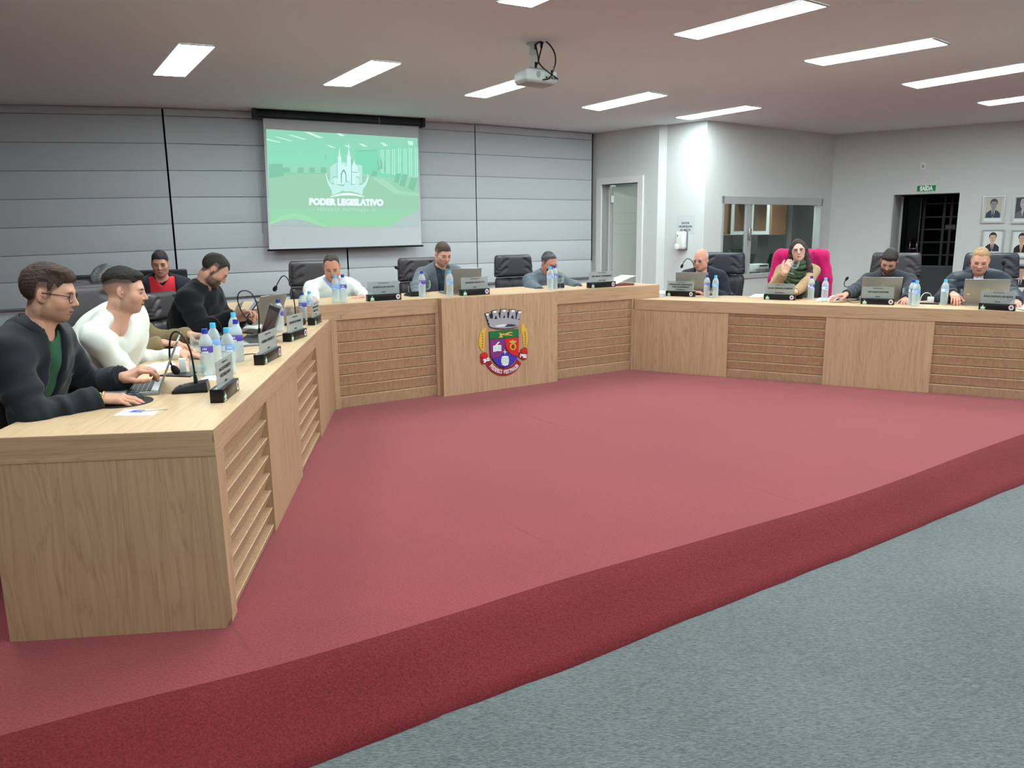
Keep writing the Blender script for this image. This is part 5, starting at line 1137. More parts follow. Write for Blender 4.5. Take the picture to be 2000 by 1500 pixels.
        if kind == 'collar':
            rad, hgt, flare, gap = cl.get('rad', .075), cl.get('hgt', .05), cl.get('flare', .02), cl.get('gap', .5); n = 28; vs = []; fs = []
            for i in range(n + 1):
                q = -PI + gap + (2 * PI - 2 * gap) * i / n; fr = abs(q) > PI - gap - .5
                dd = r * math.sin(q) * -1 - f * math.cos(q); drop = cl.get('drop', .045) * (1 - math.cos(q)) / 2; b0 = N + u * (.022 - drop) + dd * (rad + .012 * (1 - math.cos(q)) / 2)
                tp = min(1.0, (min(i, n - i) + .6) / 4.0); hg = hgt * (.35 + .65 * tp); t_ = b0 + u * hg * .9 + dd * (-.006); o_ = t_ + dd * (.008 + flare * tp) - u * (hg * cl.get('fold', .75) + .012 * (1 - tp)); pr_ = [b0 - dd * .004, t_ - dd * .003, t_ + dd * .004 + u * .003, o_, o_ - dd * .007]
                vs += [p - O for p in pr_]
            for i in range(n):
                for j in range(4): fs.append((i * 5 + j, (i + 1) * 5 + j, (i + 1) * 5 + j + 1, i * 5 + j + 1))
            MB().add(vs, fs, True).build(cl.get('name', 'collar'), cl['m'], root, autosmooth=False); continue
        F = Field(lo - .05, hi + .05, hcl); torso(F, off, .06); F.cap(N - u * .08, N + u * cl.get('nt', .012), .066 + off * .45, .056 + off * .45, .04)
        q_ = cl.get('quilt', 0); seed = len(PEOPLE) * 7 + 3
        if cl.get('sleeves', True):
            for s in (-1, 1):
                LU = np.linalg.norm(EL[s] - SH[s])
                ph = seed + s
                if q_: mu = lambda t, L: q_ * (np.abs(np.sin(PI * t * L / .065)) ** .6 - .6)
                else: mu = lambda t, L: cl.get('fold', .004) * (np.sin(t * 17 + ph) * .6 + np.sin(t * 31 + ph * 2) * .5 * t)
                we = WR[s] + (EL[s] - WR[s]) * cl.get('cuffback', .02)
                if q_: ml = lambda t, L: q_ * (np.abs(np.sin(PI * t * L / .065 + .5)) ** .6 - .6)
                else: ml = lambda t, L: cl.get('fold', .004) * (np.sin(t * 19 + ph * 3) * (1 - .5 * t) + np.sin(t * 37 + ph) * .5 * (1 - t))
                F.cap(SH[s], EL[s], .047 + off * .85, .042 + off * .85, .035, '+', mu); F.cap(EL[s], we, .042 + off * .85, .031 + off * cl.get('cuff', .6), .03, '+', ml)
        loc = lambda X, Y, Zz: ((X - N[0]) * r[0] + (Y - N[1]) * r[1], (X - N[0]) * fw[0] + (Y - N[1]) * fw[1] + (Zz - N[2]) * fw[2], (X - N[0]) * u[0] + (Y - N[1]) * u[1] + (Zz - N[2]) * u[2])
        amp = cl.get('wr', .0035)
        def wr_(X, Y, Zz):
            x, y, z = loc(X, Y, Zz); o = amp * (np.sin(x * 26 + z * 34 + 2 * np.sin(z * 17 + seed)) * .6 + np.sin(z * 52 + 3 * np.sin(x * 14 + seed) + y * 20) * .5 + np.sin(x * 60 - z * 25 + y * 30) * .25)
            if q_: o = o * .4 + q_ * (.6 - np.abs(np.sin(PI * z / .068 + .8 * np.sin(x * 5) * .3)) ** .6) * (np.abs(x) < .2)
            if cl.get('rib'): o = o + .0015 * np.sin(x * 700) * 0
            return o
        F.add(wr_)
        nk = cl.get('neck', 'crew')
        if nk == 'v':
            w0, zb = cl.get('vw', .075), cl.get('vz', -.16)
            F.keep(lambda X, Y, Zz: (lambda x, y, z: -np.maximum(np.maximum((np.abs(x) * (-zb) / w0 + zb - z) * .45, np.maximum(.01 - y, y - .2)), -.3))(*loc(X, Y, Zz)), 1.6 * hcl)
        if nk == 'open':                     # open front: wide slit narrowing downwards
            wt, wb_ = cl.get('wt', .07), cl.get('wb', .05); z0 = cl.get('z0', -.6)
            F.keep(lambda X, Y, Zz: (lambda x, y, z: -np.maximum(np.maximum(np.abs(x - cl.get('shift', 0)) - (wb_ + (wt - wb_) * np.clip(1 + z / .45, 0, 1)), np.maximum(.02 - y, y - .21)), z0 - z))(*loc(X, Y, Zz)), 1.8 * hcl)
        # neck hole and waist
        cz = cl.get('cz', .0); cr = cl.get('cr', .057)
        F.keep(lambda X, Y, Zz: (lambda x, y, z: -np.maximum(np.sqrt(x * x + (y - .016) ** 2) - cr, cz - z - .16 * np.maximum(y, -.03)))(*loc(X, Y, Zz)), hcl)
        for s in (-1, 1):                    # cuffs
            ax_ = _n(WR[s] - EL[s]); we = WR[s] + (EL[s] - WR[s]) * cl.get('cuffback', .02); rad_ = .09
            b = F.block(we - .1, we + .1)
            if b is not None:
                X, Y, Zz = b[1:]; d = (X - we[0]) * ax_[0] + (Y - we[1]) * ax_[1] + (Zz - we[2]) * ax_[2]; rr_ = np.sqrt((X - we[0]) ** 2 + (Y - we[1]) ** 2 + (Zz - we[2]) ** 2)
                F.put(b, -np.maximum(d, -1) + np.maximum(rr_ - .085, 0) * 3, .004, '-') if False else F.put(b, np.maximum(-d, rr_ - .068), .003, '-')
        V, Q = F.mesh(); V = relax(V, Q, 1, .3); put(cl.get('name', kind), V, Q, cl['m'])
    # trousers and shoes
    F = Field(np.minimum.reduce([Pp - .28, kneeL[-1] - .16, kneeL[1] - .16, ank[1] - .1, ank[-1] - .1]), np.maximum.reduce([Pp + .24, kneeL[-1] + .16, kneeL[1] + .16]), .022)
    F.ell(Pp, (.185, .15, .12), .04, '+', Rt)
    for s in (-1, 1): F.cap(Pp + r * s * .09, kneeL[s], .105, .078, .04); F.cap(kneeL[s], ank[s], .076, .062, .03)
    V, Q = F.mesh(); put('trousers', V, Q, sp.get('trousers', M_TROUS))
    for s in (-1, 1):
        mb = MB(); c = ank[s] - O; T_ = frame((c[0], c[1], 0), r, f, Z); mb.rbox((-.045, -.08, 0), (.045, .19, .09), .035, 3, T_); mb.build('shoe', M_SHOE, root)
    if glasses:
        mb = MB(); gy, hw, hh_ = .1015, glasses.get('w', .0245), glasses.get('hgt', .019); rad = glasses.get('r', .0016)
        T_ = lambda P: [Vector(toW(p) - O) for p in P]
        for s in (-1, 1):
            P = []
            for i in range(25):
                q = 2 * PI * i / 24; c, s_ = math.cos(q), math.sin(q); e = glasses.get('sq', .45); P.append((s * .0325 + hw * math.copysign(abs(c) ** e, c), gy - .004 * abs(c) ** 2, -.002 + hh_ * math.copysign(abs(s_) ** e, s_) - .10 * 0))
            mb.tube(T_(P), rad, 6, caps=False)
            mb.tube(T_([(s * (.0325 + hw), gy - .004, .006), (s * .066, .086, .007), (s * .0775, .02, .008), (s * .080, -.012, .006), (s * .079, -.024, -.010)]), rad, 6)
        mb.tube(T_([(-.009, gy, .002), (0, gy + .003, .004), (.009, gy, .002)]), rad, 6)
        g_ = mb.build('glasses', glasses['m'], root, autosmooth=False)
        for s in (-1, 1):
            P = [(s * .0325 + hw * .97 * math.copysign(abs(math.cos(2 * PI * i / 24)) ** .45, math.cos(2 * PI * i / 24)), gy - .002, -.002 + hh_ * .97 * math.copysign(abs(math.sin(2 * PI * i / 24)) ** .45, math.sin(2 * PI * i / 24))) for i in range(24)]
            MB().add(T_(P), [tuple(range(24))]).build('lens', M_LENS, g_)
    PEOPLE.append(root)
    return dict(root=root, N=N, H=H, Rh=Rh, O=O, f=f, r=r, u=u, SH=SH, EL=EL, WR=WR, toW=toW, spine=spine, fw=fw)
M_EYE = vcol_mat('eye', .15, .5); M_TROUS = clothmat('trousers', (36, 38, 46)); M_SHOE = mat('shoe_leather', (22, 20, 20), .35); M_LENS = pane_mat('lens', (236, 238, 240), 1.0)
# ------------------------------------------------------------------ the sitters
def seatpt(px, py, a, b, off, z=.55):
    p = online(px, py, a, b, off); return (p.x, p.y, z)
def hd(p): return (p.x, p.y, p.z)
def downdir(x, y, pitch): v = _n((x, y, 0)); c, s = math.cos(math.radians(pitch)), math.sin(math.radians(pitch)); return (v[0] * c, v[1] * c, -s)
K_BLACKJ = clothmat('black_jacket', (24, 27, 33), .7, bump=((500, 500, 500), .15, .001)); K_GREENT = clothmat('green_tee', (34, 78, 54)); K_WHITE1 = clothmat('white_knit', (216, 218, 212), bump=((700, 700, 700), .2, .001))
K_BROWN = clothmat('brown_corduroy', (122, 106, 76), bump=((60, 900, 60), .4, .002)); K_COAT = clothmat('black_wool', (17, 18, 22), .95); K_RED = clothmat('red_knit', (196, 42, 52)); K_SUIT = clothmat('dark_suit', (30, 31, 40)); K_DARKT = clothmat('black_tee', (18, 18, 22))
K_CREAM = clothmat('cream_sweater', (206, 212, 208), bump=((600, 600, 600), .3, .0015)); K_BLUESH = clothmat('blue_shirt', (128, 148, 196)); K_GREYJ = clothmat('grey_jacket', (84, 90, 99)); K_PLAID = clothmat('dark_plaid', (40, 54, 66), noise=((40, 40, 14), .5, 1))
K_PUFF1 = clothmat('grey_puffer', (76, 88, 98), .5, bump=((80, 80, 80), .3, .004)); K_NAVY = clothmat('navy_jacket', (34, 38, 50)); K_PALE = clothmat('pale_shirt', (190, 188, 184)); K_TAN = clothmat('tan_knit', (158, 130, 98)); K_SCARF = clothmat('green_scarf', (56, 72, 50), .8, noise=((14, 14, 14), .35, 2)); K_DARKGREEN = clothmat('dark_green_top', (46, 66, 42))
K_BLKSW = clothmat('charcoal_sweater', (44, 48, 56)); K_PUFF2 = clothmat('navy_puffer', (40, 47, 58), .5, bump=((80, 80, 80), .3, .004)); K_GREYT = clothmat('grey_tee', (168, 170, 176))
G_DARK = mat('glasses_dark', (28, 24, 26), .3); G_METAL = mat('glasses_metal', (96, 84, 78), .3, metal=.6)
LINE_S = ((-.12, -.072), (-.055, -.062), (-.036, -.02), (-.028, .024), (.006, .026), (.011, -.014), (.024, -.014), (.030, .02), (.05, .038), (.066, .064), (.12, .070))
CL, CC_, CR = -nL, -nC, -nR
P = {}
# 1 near left: black jacket over a green tee, glasses
h1 = atdepth(96, 573, 3.19)
w1r = onz(195, 778, .815); w1l = atdepth(243, 737, 3.42)
P[1] = person('person', 'man with brown hair and glasses in a black jacket over green tee, nearest at left', hd(h1), downdir(.94, .25, 12), 0, seatpt(15, 780, LA, LBp, 1.04), (.995, .06), [
    dict(kind='tee', m=K_GREENT, off=.018, sleeves=False, h=.010), dict(kind='jacket', m=K_BLACKJ, off=.036, neck='open', wt=.040, wb=.024, h=.009, cuff=.75, fold=.006, wr=.006, z0=-.5), dict(kind='collar', m=K_BLACKJ, rad=.080, hgt=.085, gap=.70, flare=.026, drop=.05)],
    dict(skin=(199, 149, 127), hair='short', haircol=(66, 48, 42), brow=(70, 50, 42), thick=.018, line=LINE_S, stubble=.55, tufts=(((.0, .062, .088), (.055, .036, .026)), ((.02, .03, .108), (.05, .05, .02))), jaw=1.05, strand=1.3, hs=.91),
    {1: dict(w=hd(w1r), dir=(.93, .22, -.10), up=(.12, -.2, 1), curl=(.30, .26, .25, .34), thumb=(.55, .2), h=.003), -1: dict(w=hd(w1l), dir=(.85, .15, .38), up=(-.38, -.35, .8), curl=(.70, .9, 1.0, .95), thumb=(.25, .35), h=.003)}, h=.0032, glasses=dict(m=G_DARK, r=.0017, sq=.5, hgt=.022, w=.026))
# 2 white knit, faded hair
h2 = atdepth(243, 568, 4.0)
P[2] = person('person', 'young man with faded dark hair in a white knit sweater, second at left', hd(h2), downdir(.92, .30, 8), 0, seatpt(170, 700, LA, LBp, 1.16), (.99, .12), [
    dict(kind='sweater', m=K_WHITE1, off=.022, neck='v', vw=.034, vz=-.030, h=.010, cuff=.5, fold=.005, wr=.005)],
    dict(skin=(206, 156, 136), hair='fade', haircol=(34, 28, 28), brow=(40, 30, 28), thick=.020, line=((-.12, .02), (-.09, .030), (-.03, .048), (.02, .046), (.045, .050), (.062, .060), (.075, .072), (.12, .076)), fade=.6, stubble=.34, tufts=(((0, .058, .096), (.052, .036, .022)),), nose=1.15, hs=.90),
    {1: dict(w=hd(atdepth(338, 716, 4.15)), dir=(1, .15, -.1), curl=.3), -1: dict(w=hd(atdepth(357, 690, 4.42)), dir=(1, -.1, -.1), curl=.3)}, h=.0036)
# 3 mostly hidden, grey hair, corduroy jacket
h3 = atdepth(217, 556, 4.85)
P[3] = person('person', 'grey-haired man in a brown corduroy jacket, hidden behind the man in white', hd(h3), downdir(.98, .15, 6), 0, (h3.x + .14, h3.y - .06, .55), (.99, .1), [
    dict(kind='jacket', m=K_BROWN, off=.034, neck='open', wt=.05, wb=.03, h=.014), dict(kind='collar', m=K_BROWN, rad=.082, hgt=.085, gap=.6, flare=.024), dict(kind='shirt', m=K_PALE, off=.014, sleeves=False, h=.014)],
    dict(skin=(191, 145, 126), hair='short', haircol=(72, 72, 74), grey=.55, thick=.018, line=LINE_S),
    {1: dict(w=(h3.x + .38, h3.y - .2, .84), dir=(1, .1, -.1)), -1: dict(w=(h3.x + .38, h3.y + .2, .84), dir=(1, -.1, -.1))}, h=.005)
# 4 black coat, bearded, bending over a phone
h4 = atdepth(419, 527, 5.85)
P[4] = person('person', 'bearded balding man in a black wool coat looking at a phone, at left', hd(h4), downdir(.90, .34, 42), 0, seatpt(375, 620, LA, LBp, 1.02), (.98, -.05), [
    dict(kind='coat', m=K_COAT, off=.040, h=.012, cuff=.8, wr=.006), dict(kind='collar', m=K_COAT, rad=.080, hgt=.075, gap=.5, flare=.016)],
    dict(skin=(189, 141, 122), hair='short', haircol=(44, 40, 40), thick=.012, line=LINE_S, recede=.045, stubble=.95, beard=1, bulk=1.08),
    {1: dict(w=hd(atdepth(462, 617, 5.62)), dir=(.85, .1, .35), up=(-.5, .2, .8), curl=(.75, .8, .8, .8), hint=(-.2, -.5, -.8)), -1: dict(w=hd(atdepth(468, 622, 5.85)), dir=(.85, -.15, .2), up=(-.3, .6, .6), curl=.8)}, h=.0045)
# 5 red sweater by the wall
h5 = atdepth(313, 515, 7.3)
P[5] = person('person', 'man in a red V-neck sweater and dark suit jacket, sitting by the back wall', hd(h5), downdir(.30, -.92, 12), 0, (h5.x - .03, h5.y + .10, .50), (.42, -.9), [
    dict(kind='tee', m=K_DARKT, off=.012, sleeves=False, h=.014), dict(kind='sweater', m=K_RED, off=.030, neck='v', vw=.030, vz=-.035, sleeves=False, h=.012), dict(kind='jacket', m=K_SUIT, off=.046, neck='open', wt=.105, wb=.095, h=.014)],
    dict(skin=(191, 143, 124), hair='short', haircol=(34, 30, 32), thick=.014, line=LINE_S),
    {1: dict(w=(h5.x - .10, h5.y - .22, .60), dir=(.6, -.7, -.1)), -1: dict(w=(h5.x + .18, h5.y - .15, .60), dir=(.2, -.9, -.1))}, h=.005)
# 6 cream sweater over a blue shirt
h6 = online(648, 521, CA, CB, .84)
P[6] = person('person', 'man with receding hair in a cream sweater over blue shirt at the head desk', hd(h6), downdir(.20, -.95, 26), .03, seatpt(650, 560, CA, CB, 1.02), (.42, -.9), [
    dict(kind='shirt', m=K_BLUESH, off=.018, sleeves=False, h=.012), dict(kind='collar', m=K_BLUESH, rad=.068, hgt=.045, gap=.34, flare=.016, drop=.05), dict(kind='sweater', m=K_CREAM, off=.034, neck='v', vw=.042, vz=-.055, h=.012, fold=.007, wr=.006)],
    dict(skin=(197, 143, 122), hair='short', haircol=(56, 50, 50), thick=.008, line=((-.12, -.07), (-.03, -.06), (-.005, -.01), (.012, .0), (.026, -.005), (.03, .04), (.04, .075), (.05, .096), (.12, .11)), recede=.03, jaw=1.1, fat=.005, stubble=.12, bulk=1.05),
    {1: dict(w=hd(online(612, 590, CA, CB, .42)), dir=(.9, -.3, -.1), hint=(-.6, .2, -.7)), -1: dict(w=hd(online(706, 580, CA, CB, .48)), dir=(-.6, -.7, -.15), hint=(.7, .3, -.6))}, h=.0042)
# 7 grey jacket, plaid shirt
h7 = online(865, 496, CA, CB, .86)
P[7] = person('person', 'man with short brown hair in a grey jacket over dark plaid shirt, head desk', hd(h7), downdir(.50, -.78, 22), 0, seatpt(858, 545, CA, CB, 1.02), (.50, -.86), [
    dict(kind='shirt', m=K_PLAID, off=.020, sleeves=False, h=.012), dict(kind='collar', name='shirt_collar', m=K_PLAID, rad=.069, hgt=.045, gap=.36, flare=.016, drop=.05), dict(kind='jacket', m=K_GREYJ, off=.040, neck='open', wt=.075, wb=.035, h=.012), dict(kind='collar', m=K_GREYJ, rad=.09, hgt=.065, gap=.65, flare=.034, drop=.08)],
    dict(skin=(206, 156, 138), hair='short', haircol=(72, 56, 48), thick=.012, line=LINE_S, stubble=.18, jaw=1.0),
    {1: dict(w=hd(online(812, 582, CA, CB, .40)), dir=(.5, -.85, 0), curl=.9, hint=(-.7, .2, -.6)), -1: dict(w=hd(online(900, 578, CA, CB, .40)), dir=(-.3, -.9, -.1), hint=(.7, .4, -.6))}, h=.0042)
# 8 grey puffer at the microphone
h8 = online(1072, 513, CA, CB, .74)
P[8] = person('person', 'man with slicked hair and glasses in grey quilted jacket speaking into microphone', hd(h8), downdir(.55, -.75, 26), .05, seatpt(1058, 560, CA, CB, 1.02), (.52, -.85), [
    dict(kind='jacket', m=K_PUFF1, off=.038, quilt=.012, h=.010), dict(kind='collar', m=K_PUFF1, rad=.078, hgt=.055, gap=.40, flare=.004, fold=.5), dict(kind='scarf_band', name='checked_shirt', m=K_PALE, off=.012, sleeves=False, h=.014)],
    dict(skin=(191, 136, 120), hair='short', haircol=(48, 46, 48), grey=.3, thick=.010, line=((-.12, -.08), (-.03, -.065), (-.008, -.012), (.012, -.004), (.026, -.012), (.032, .03), (.046, .062), (.056, .086), (.12, .10)), fat=.006, stubble=.1, strand=.7, bulk=1.05),
    {1: dict(w=hd(online(1054, 569, CA, CB, .35)), dir=(.9, -.4, -.1), hint=(-.8, .1, -.6)), -1: dict(w=hd(online(1128, 563, CA, CB, .35)), dir=(-.8, -.5, -.1), hint=(.8, .4, -.5))}, h=.0042, glasses=dict(m=G_METAL, r=.0013, hgt=.015))
# 9 old man, right desk
h9 = online(1369, 507, RA, RB, .86)
P[9] = person('person', 'bald elderly man with glasses in a dark jacket, first at the right desk', hd(h9), downdir(-.62, -.72, 12), 0, seatpt(1378, 548, RA, RB, 1.02), (-.42, -.9), [
    dict(kind='shirt', m=K_PALE, off=.020, sleeves=False, h=.012), dict(kind='collar', name='shirt_collar', m=K_PALE, rad=.068, hgt=.045, gap=.36, flare=.014, drop=.05), dict(kind='jacket', m=K_NAVY, off=.041, neck='open', wt=.06, wb=.03, h=.012), dict(kind='collar', m=K_NAVY, rad=.086, hgt=.055, gap=.6, flare=.018, drop=.06)],
    dict(skin=(200, 145, 127), hair='bald_sides', haircol=(178, 172, 166), brow=(170, 160, 150), stubble=.0, jaw=1.05, strand=.4, gaze=(0, 1, -.3)),
    {1: dict(w=hd(online(1352, 557, RA, RB, .74))[:2] + (.80,), dir=(.87, -.48, -.05)), -1: dict(w=hd(online(1396, 558, RA, RB, .74))[:2] + (.80,), dir=(-.87, .46, -.05), hint=(.7, .5, -.5))}, h=.0042, glasses=dict(m=G_METAL, r=.0014, hgt=.014))
# 10 woman
h10 = online(1559, 489, RA, RB, .96)
P[10] = person('person', 'woman with long dark hair and glasses holding a drinking glass, green scarf, tan sweater', hd(h10), downdir(-.30, -.93, 0), .13, seatpt(1557, 545, RA, RB, 1.06), (-.30, -.95), [
    dict(kind='top', m=K_DARKGREEN, off=.010, sleeves=False, h=.014), dict(kind='sweater', m=K_TAN, off=.022, neck='open', wt=.075, wb=.070, h=.012), dict(kind='scarf', m=K_SCARF)],
    dict(skin=(215, 169, 153), hair='long', haircol=(56, 40, 38), brow=(64, 46, 40), lip=(196, 92, 92), thick=.012, line=((-.2, -.6), (.016, -.5), (.028, -.30), (.040, .0), (.052, .055), (.064, .082), (.076, .092), (.079, -.6), (.2, -.6)), lids=0, jaw=.9, fem=1, browd=.7, gaze=(.0, 1, 0), strand=.9),
    {1: dict(w=hd(online(1533, 532, RA, RB, .62)), dir=(.30, -.20, .93), up=(-.62, -.76, .05), curl=(.75, .85, .95, 1.0), thumb=(.3, .5), hint=(-.5, -.2, -.8)), -1: dict(w=hd(online(1553, 570, RA, RB, .50)), dir=(-.87, .49, -.03), hint=(.8, .2, -.5))}, h=.0040, glasses=dict(m=G_DARK, r=.0013, hgt=.020, w=.026), sw=.175)
# 11 bearded, charcoal sweater
h11 = online(1737, 510, RA, RB, .84)
P[11] = person('person', 'man with full dark beard in a charcoal sweater bent over the middle laptop', hd(h11), downdir(-.55, -.78, 34), -.16, seatpt(1748, 550, RA, RB, 1.04), (-.48, -.88), [
    dict(kind='sweater', m=K_BLKSW, off=.024, h=.012, fold=.003)],
    dict(skin=(191, 141, 122), hair='short', haircol=(46, 38, 36), brow=(40, 32, 30), thick=.020, line=LINE_S, stubble=1.0, beard=1, tufts=(((0, .06, .09), (.05, .034, .024)),)),
    {1: dict(w=hd(online(1652, 575, RA, RB, .40)), dir=(-.97, -.1, -.12), hint=(-.3, .3, -.9)), -1: dict(w=hd(online(1768, 585, RA, RB, .45)), dir=(-.4, -.9, -.1))}, h=.0042)
# 12 blond, navy puffer
h12 = online(1915, 508, RA, RB, .82)
P[12] = person('person', 'blond man in a navy quilted jacket at the far right laptop', hd(h12), downdir(-.50, -.84, 24), -.04, seatpt(1922, 555, RA, RB, 1.04), (-.5, -.86), [
    dict(kind='tee', m=K_GREYT, off=.020, sleeves=False, h=.014), dict(kind='jacket', m=K_PUFF2, off=.040, quilt=.012, h=.010, neck='open', wt=.042, wb=.004, z0=-.16), dict(kind='collar', m=K_PUFF2, rad=.080, hgt=.06, gap=.45, flare=.006, fold=.5)],
    dict(skin=(208, 152, 133), hair='short', haircol=(168, 134, 98), brow=(150, 116, 88), thick=.007, line=((-.12, -.07), (-.03, -.06), (-.008, -.01), (.012, 0), (.026, -.01), (.032, .03), (.05, .052), (.062, .078), (.12, .09)), recede=.02, jaw=1.1, fat=.007, strand=.5, bulk=1.06),
    {1: dict(w=hd(online(1862, 574, RA, RB, .50)), dir=(-.3, -.9, -.25), curl=.5), -1: dict(w=hd(online(1985, 590, RA, RB, .45)), dir=(-.5, -.85, -.1))}, h=.0042)
# ------------------------------------------------------------------ chairs
M_LEATH = mat('brown_black_leather', (58, 52, 56), .42, spec=.45, bump=((220, 220, 220), .12, .001)); M_LEATHD = mat('dark_leather', (46, 46, 56), .42, spec=.45, bump=((220, 220, 220), .12, .001))
M_CHROME = mat('chrome', (200, 202, 204), .18, metal=1.0)
def pad(name, par, m, z0, z1, w0, w1, y0, lean, th, seams=()):
    """padded leather cushion: grid with rounded rim and stitched grooves"""
    nx, nz = 26, 26; vs = []; fs = []
    def P(i, j, back):
        u_, v_ = i / nx * 2 - 1, j / nz; z = z0 + (z1 - z0) * v_; w = w0 + (w1 - w0) * v_
        cr_ = max(0, (v_ - .80) / .20, (.12 - v_) / .12); w *= 1 - .10 * cr_ ** 3
        x = u_ * w; rim = (1 - abs(u_) ** 6) ** .5 * (1 - abs(2 * v_ - 1) ** 10) ** .5; yl = y0 - (z - z0) * lean - .03 * (u_ ** 2) * 0
        d = th * (.25 + .75 * rim) if not back else -.012 * rim
        if not back:
            d += .012 * (u_ * u_)
            for s_ in seams: q = s_(x / w, v_); d -= .016 * math.exp(-(q / .028) ** 2)
        return (x, yl + d, z)
    for back in (0, 1):
        b = len(vs)
        for i in range(nx + 1):
            for j in range(nz + 1): vs.append(P(i, j, back))
        for i in range(nx):
            for j in range(nz):
                a = b + i * (nz + 1) + j; f = (a, a + 1, a + nz + 2, a + nz + 1); fs.append(f[::-1] if not back else f)
    n1 = (nx + 1) * (nz + 1); ring = [i * (nz + 1) for i in range(nx + 1)] + [nx * (nz + 1) + j for j in range(1, nz + 1)] + [i * (nz + 1) + nz for i in range(nx - 1, -1, -1)] + [j for j in range(nz - 1, 0, -1)]
    for k in range(len(ring)): a, b = ring[k], ring[(k + 1) % len(ring)]; fs.append((a, b, b + n1, a + n1))
    return MB().add(vs, fs, True).build(name, m, par, autosmooth=False)
def make_chair(label, m, loc, rz, group):
    t = thing('office_chair', label, 'chair', loc, rz, group)
    arcs = (lambda x, v: (abs(x) - .30 - .5 * max(0, .55 - v) ** 1.5) * .9, lambda x, v: (abs(x) - .62 + .25 * v) * .9)
    pad('backrest', t, m, .46, .955, .225, .255, -.235, .10, .085, arcs)
    arc2 = (lambda x, v: (v - .80 + 1.9 * (abs(x) - .42) ** 2 * (1 if abs(x) > .42 else 9)) * .5 if abs(x) > .40 else .2, lambda x, v: (v - .42 + 2.2 * (abs(x) - .50) ** 2) * .5 if abs(x) > .48 else .2)
    pad('headrest', t, m, .960, 1.215, .255, .235, -.285, .10, .095, arc2)
    MB().rbox((-.26, -.27, .42), (.26, .25, .52), .045, 4).build('seat', m, t)
    for s in (-1, 1):
        MB().tube(spline([(s * .27, -.22, .50), (s * .30, -.20, .62), (s * .30, -.08, .68), (s * .30, .12, .68), (s * .29, .18, .60), (s * .26, .16, .46)], 6), .016, 8).build('armrest', M_BLACK, t)
    MB().lathe([(0, .10), (.03, .10), (.03, .30), (.022, .30), (.022, .43), (0, .43)], 14).build('column', M_CHROME, t)
    for k in range(5):
        q = 2 * PI * k / 5 + .3; c, s = math.cos(q), math.sin(q)
        lg = MB().tube([(0, 0, .12), (c * .15, s * .15, .11), (c * .30, s * .30, .075)], [.026, .022, .016], 8).build('leg', M_CHROME, t)
        MB().lathe([(0, -.012), (.027, -.012), (.027, .012), (0, .012)], 14).build('caster', M_BLACK, lg); ca_ = lg.children[0]; ca_.rotation_euler = (PI / 2, 0, q); ca_.location = (c * .30, s * .30, .028)
    return t
def face(d): return math.atan2(d[1], d[0]) - PI / 2
GCH = 'high-backed leather chairs at the desks'
def at_line(px, py, a, b, off): p = online(px, py, a, b, off); return (p.x, p.y, 0)
ch0 = make_chair('dark leather chair behind the man in the cream sweater', M_LEATH, at_line(624, 540, CA, CB, 1.24), face(-nC) - .12, GCH)
def chair(label, loc, rz, m=None):
    c = place_copy(ch0, loc, rz, label, GCH)
    if m:
        for o in c.children:
            if o.name.split('.')[0] in ('backrest', 'headrest', 'seat'): o.material_slots[0].link = 'OBJECT'; o.material_slots[0].material = m
    return c
chair('dark leather chair behind the man in the grey jacket', at_line(842, 540, CA, CB, 1.26), face(-nC) + .05)
chair('dark leather chair beside the man speaking into the microphone', at_line(1026, 540, CA, CB, 1.22), face(-nC) - .05, M_LEATHD)
chair('dark leather chair behind the bald elderly man', at_line(1397, 545, RA, RB, 1.22), face(-nR) - .1, M_LEATHD)
chair('chair hung with the pink blazer, behind the woman', at_line(1563, 545, RA, RB, 1.34), face((-.32, -.95)), M_LEATHD)
chair('dark leather chair behind the bearded man at the middle laptop', at_line(1741, 550, RA, RB, 1.28), face(-nR) - .05)
chair('dark leather chair behind the blond man in the quilted jacket', at_line(1937, 560, RA, RB, 1.22), face(-nR) + .05, M_LEATHD)
chair('brown-black leather chair behind the bearded man in the black coat', at_line(376, 620, LA, LBp, 1.12), face((.98, -.1))).scale = (1, 1, .84)
chair('dark leather chair of the grey-haired man in corduroy, right of the faded-hair head', (-2.34, 4.74, 0), face((.80, -.60)))
chair('dark leather chair of the young man in white, right of the nearest head', (-2.14, 4.13, 0), face((.86, -.50)))
chair('dark leather chair of the nearest man, almost out of the picture', (-2.52, 3.02, 0), face((1, .05)))
# plain black meeting chairs by the back wall
def wall_chair(label, loc, rz):
    t = thing('meeting_chair', label, 'chair', loc, rz, 'black meeting chairs by the back wall'); Mq = Matrix.Translation((0, -.22, .5)) @ Matrix.Rotation(-.12, 4, 'X')
    MB().rbox((-.24, -.02, .02), (.24, .02, .66), .018, 3, Mq).build('backrest', mat('black_cloth', (20, 20, 26), .7), t); MB().rbox((-.24, -.24, .42), (.24, .22, .49), .03, 3).build('seat', mat('black_cloth', (20, 20, 26), .7), t)
    for x in (-.2, .2):
        for y in (-.2, .18): MB().tube([(x, y, 0), (x * .95, y * .9, .44)], .012, 8).build('leg', M_BLACK, t)
    return t
wc = wall_chair('black meeting chair under the man in the red sweater', (h5.x - .10, h5.y + .22, 0), face((.42, -.9)))
q = atdepth(160, 545, 6.6); place_copy(wc, (q.x, q.y, 0), face((.6, -.8)), 'black meeting chair by the wall, its top corner seen between two heads')
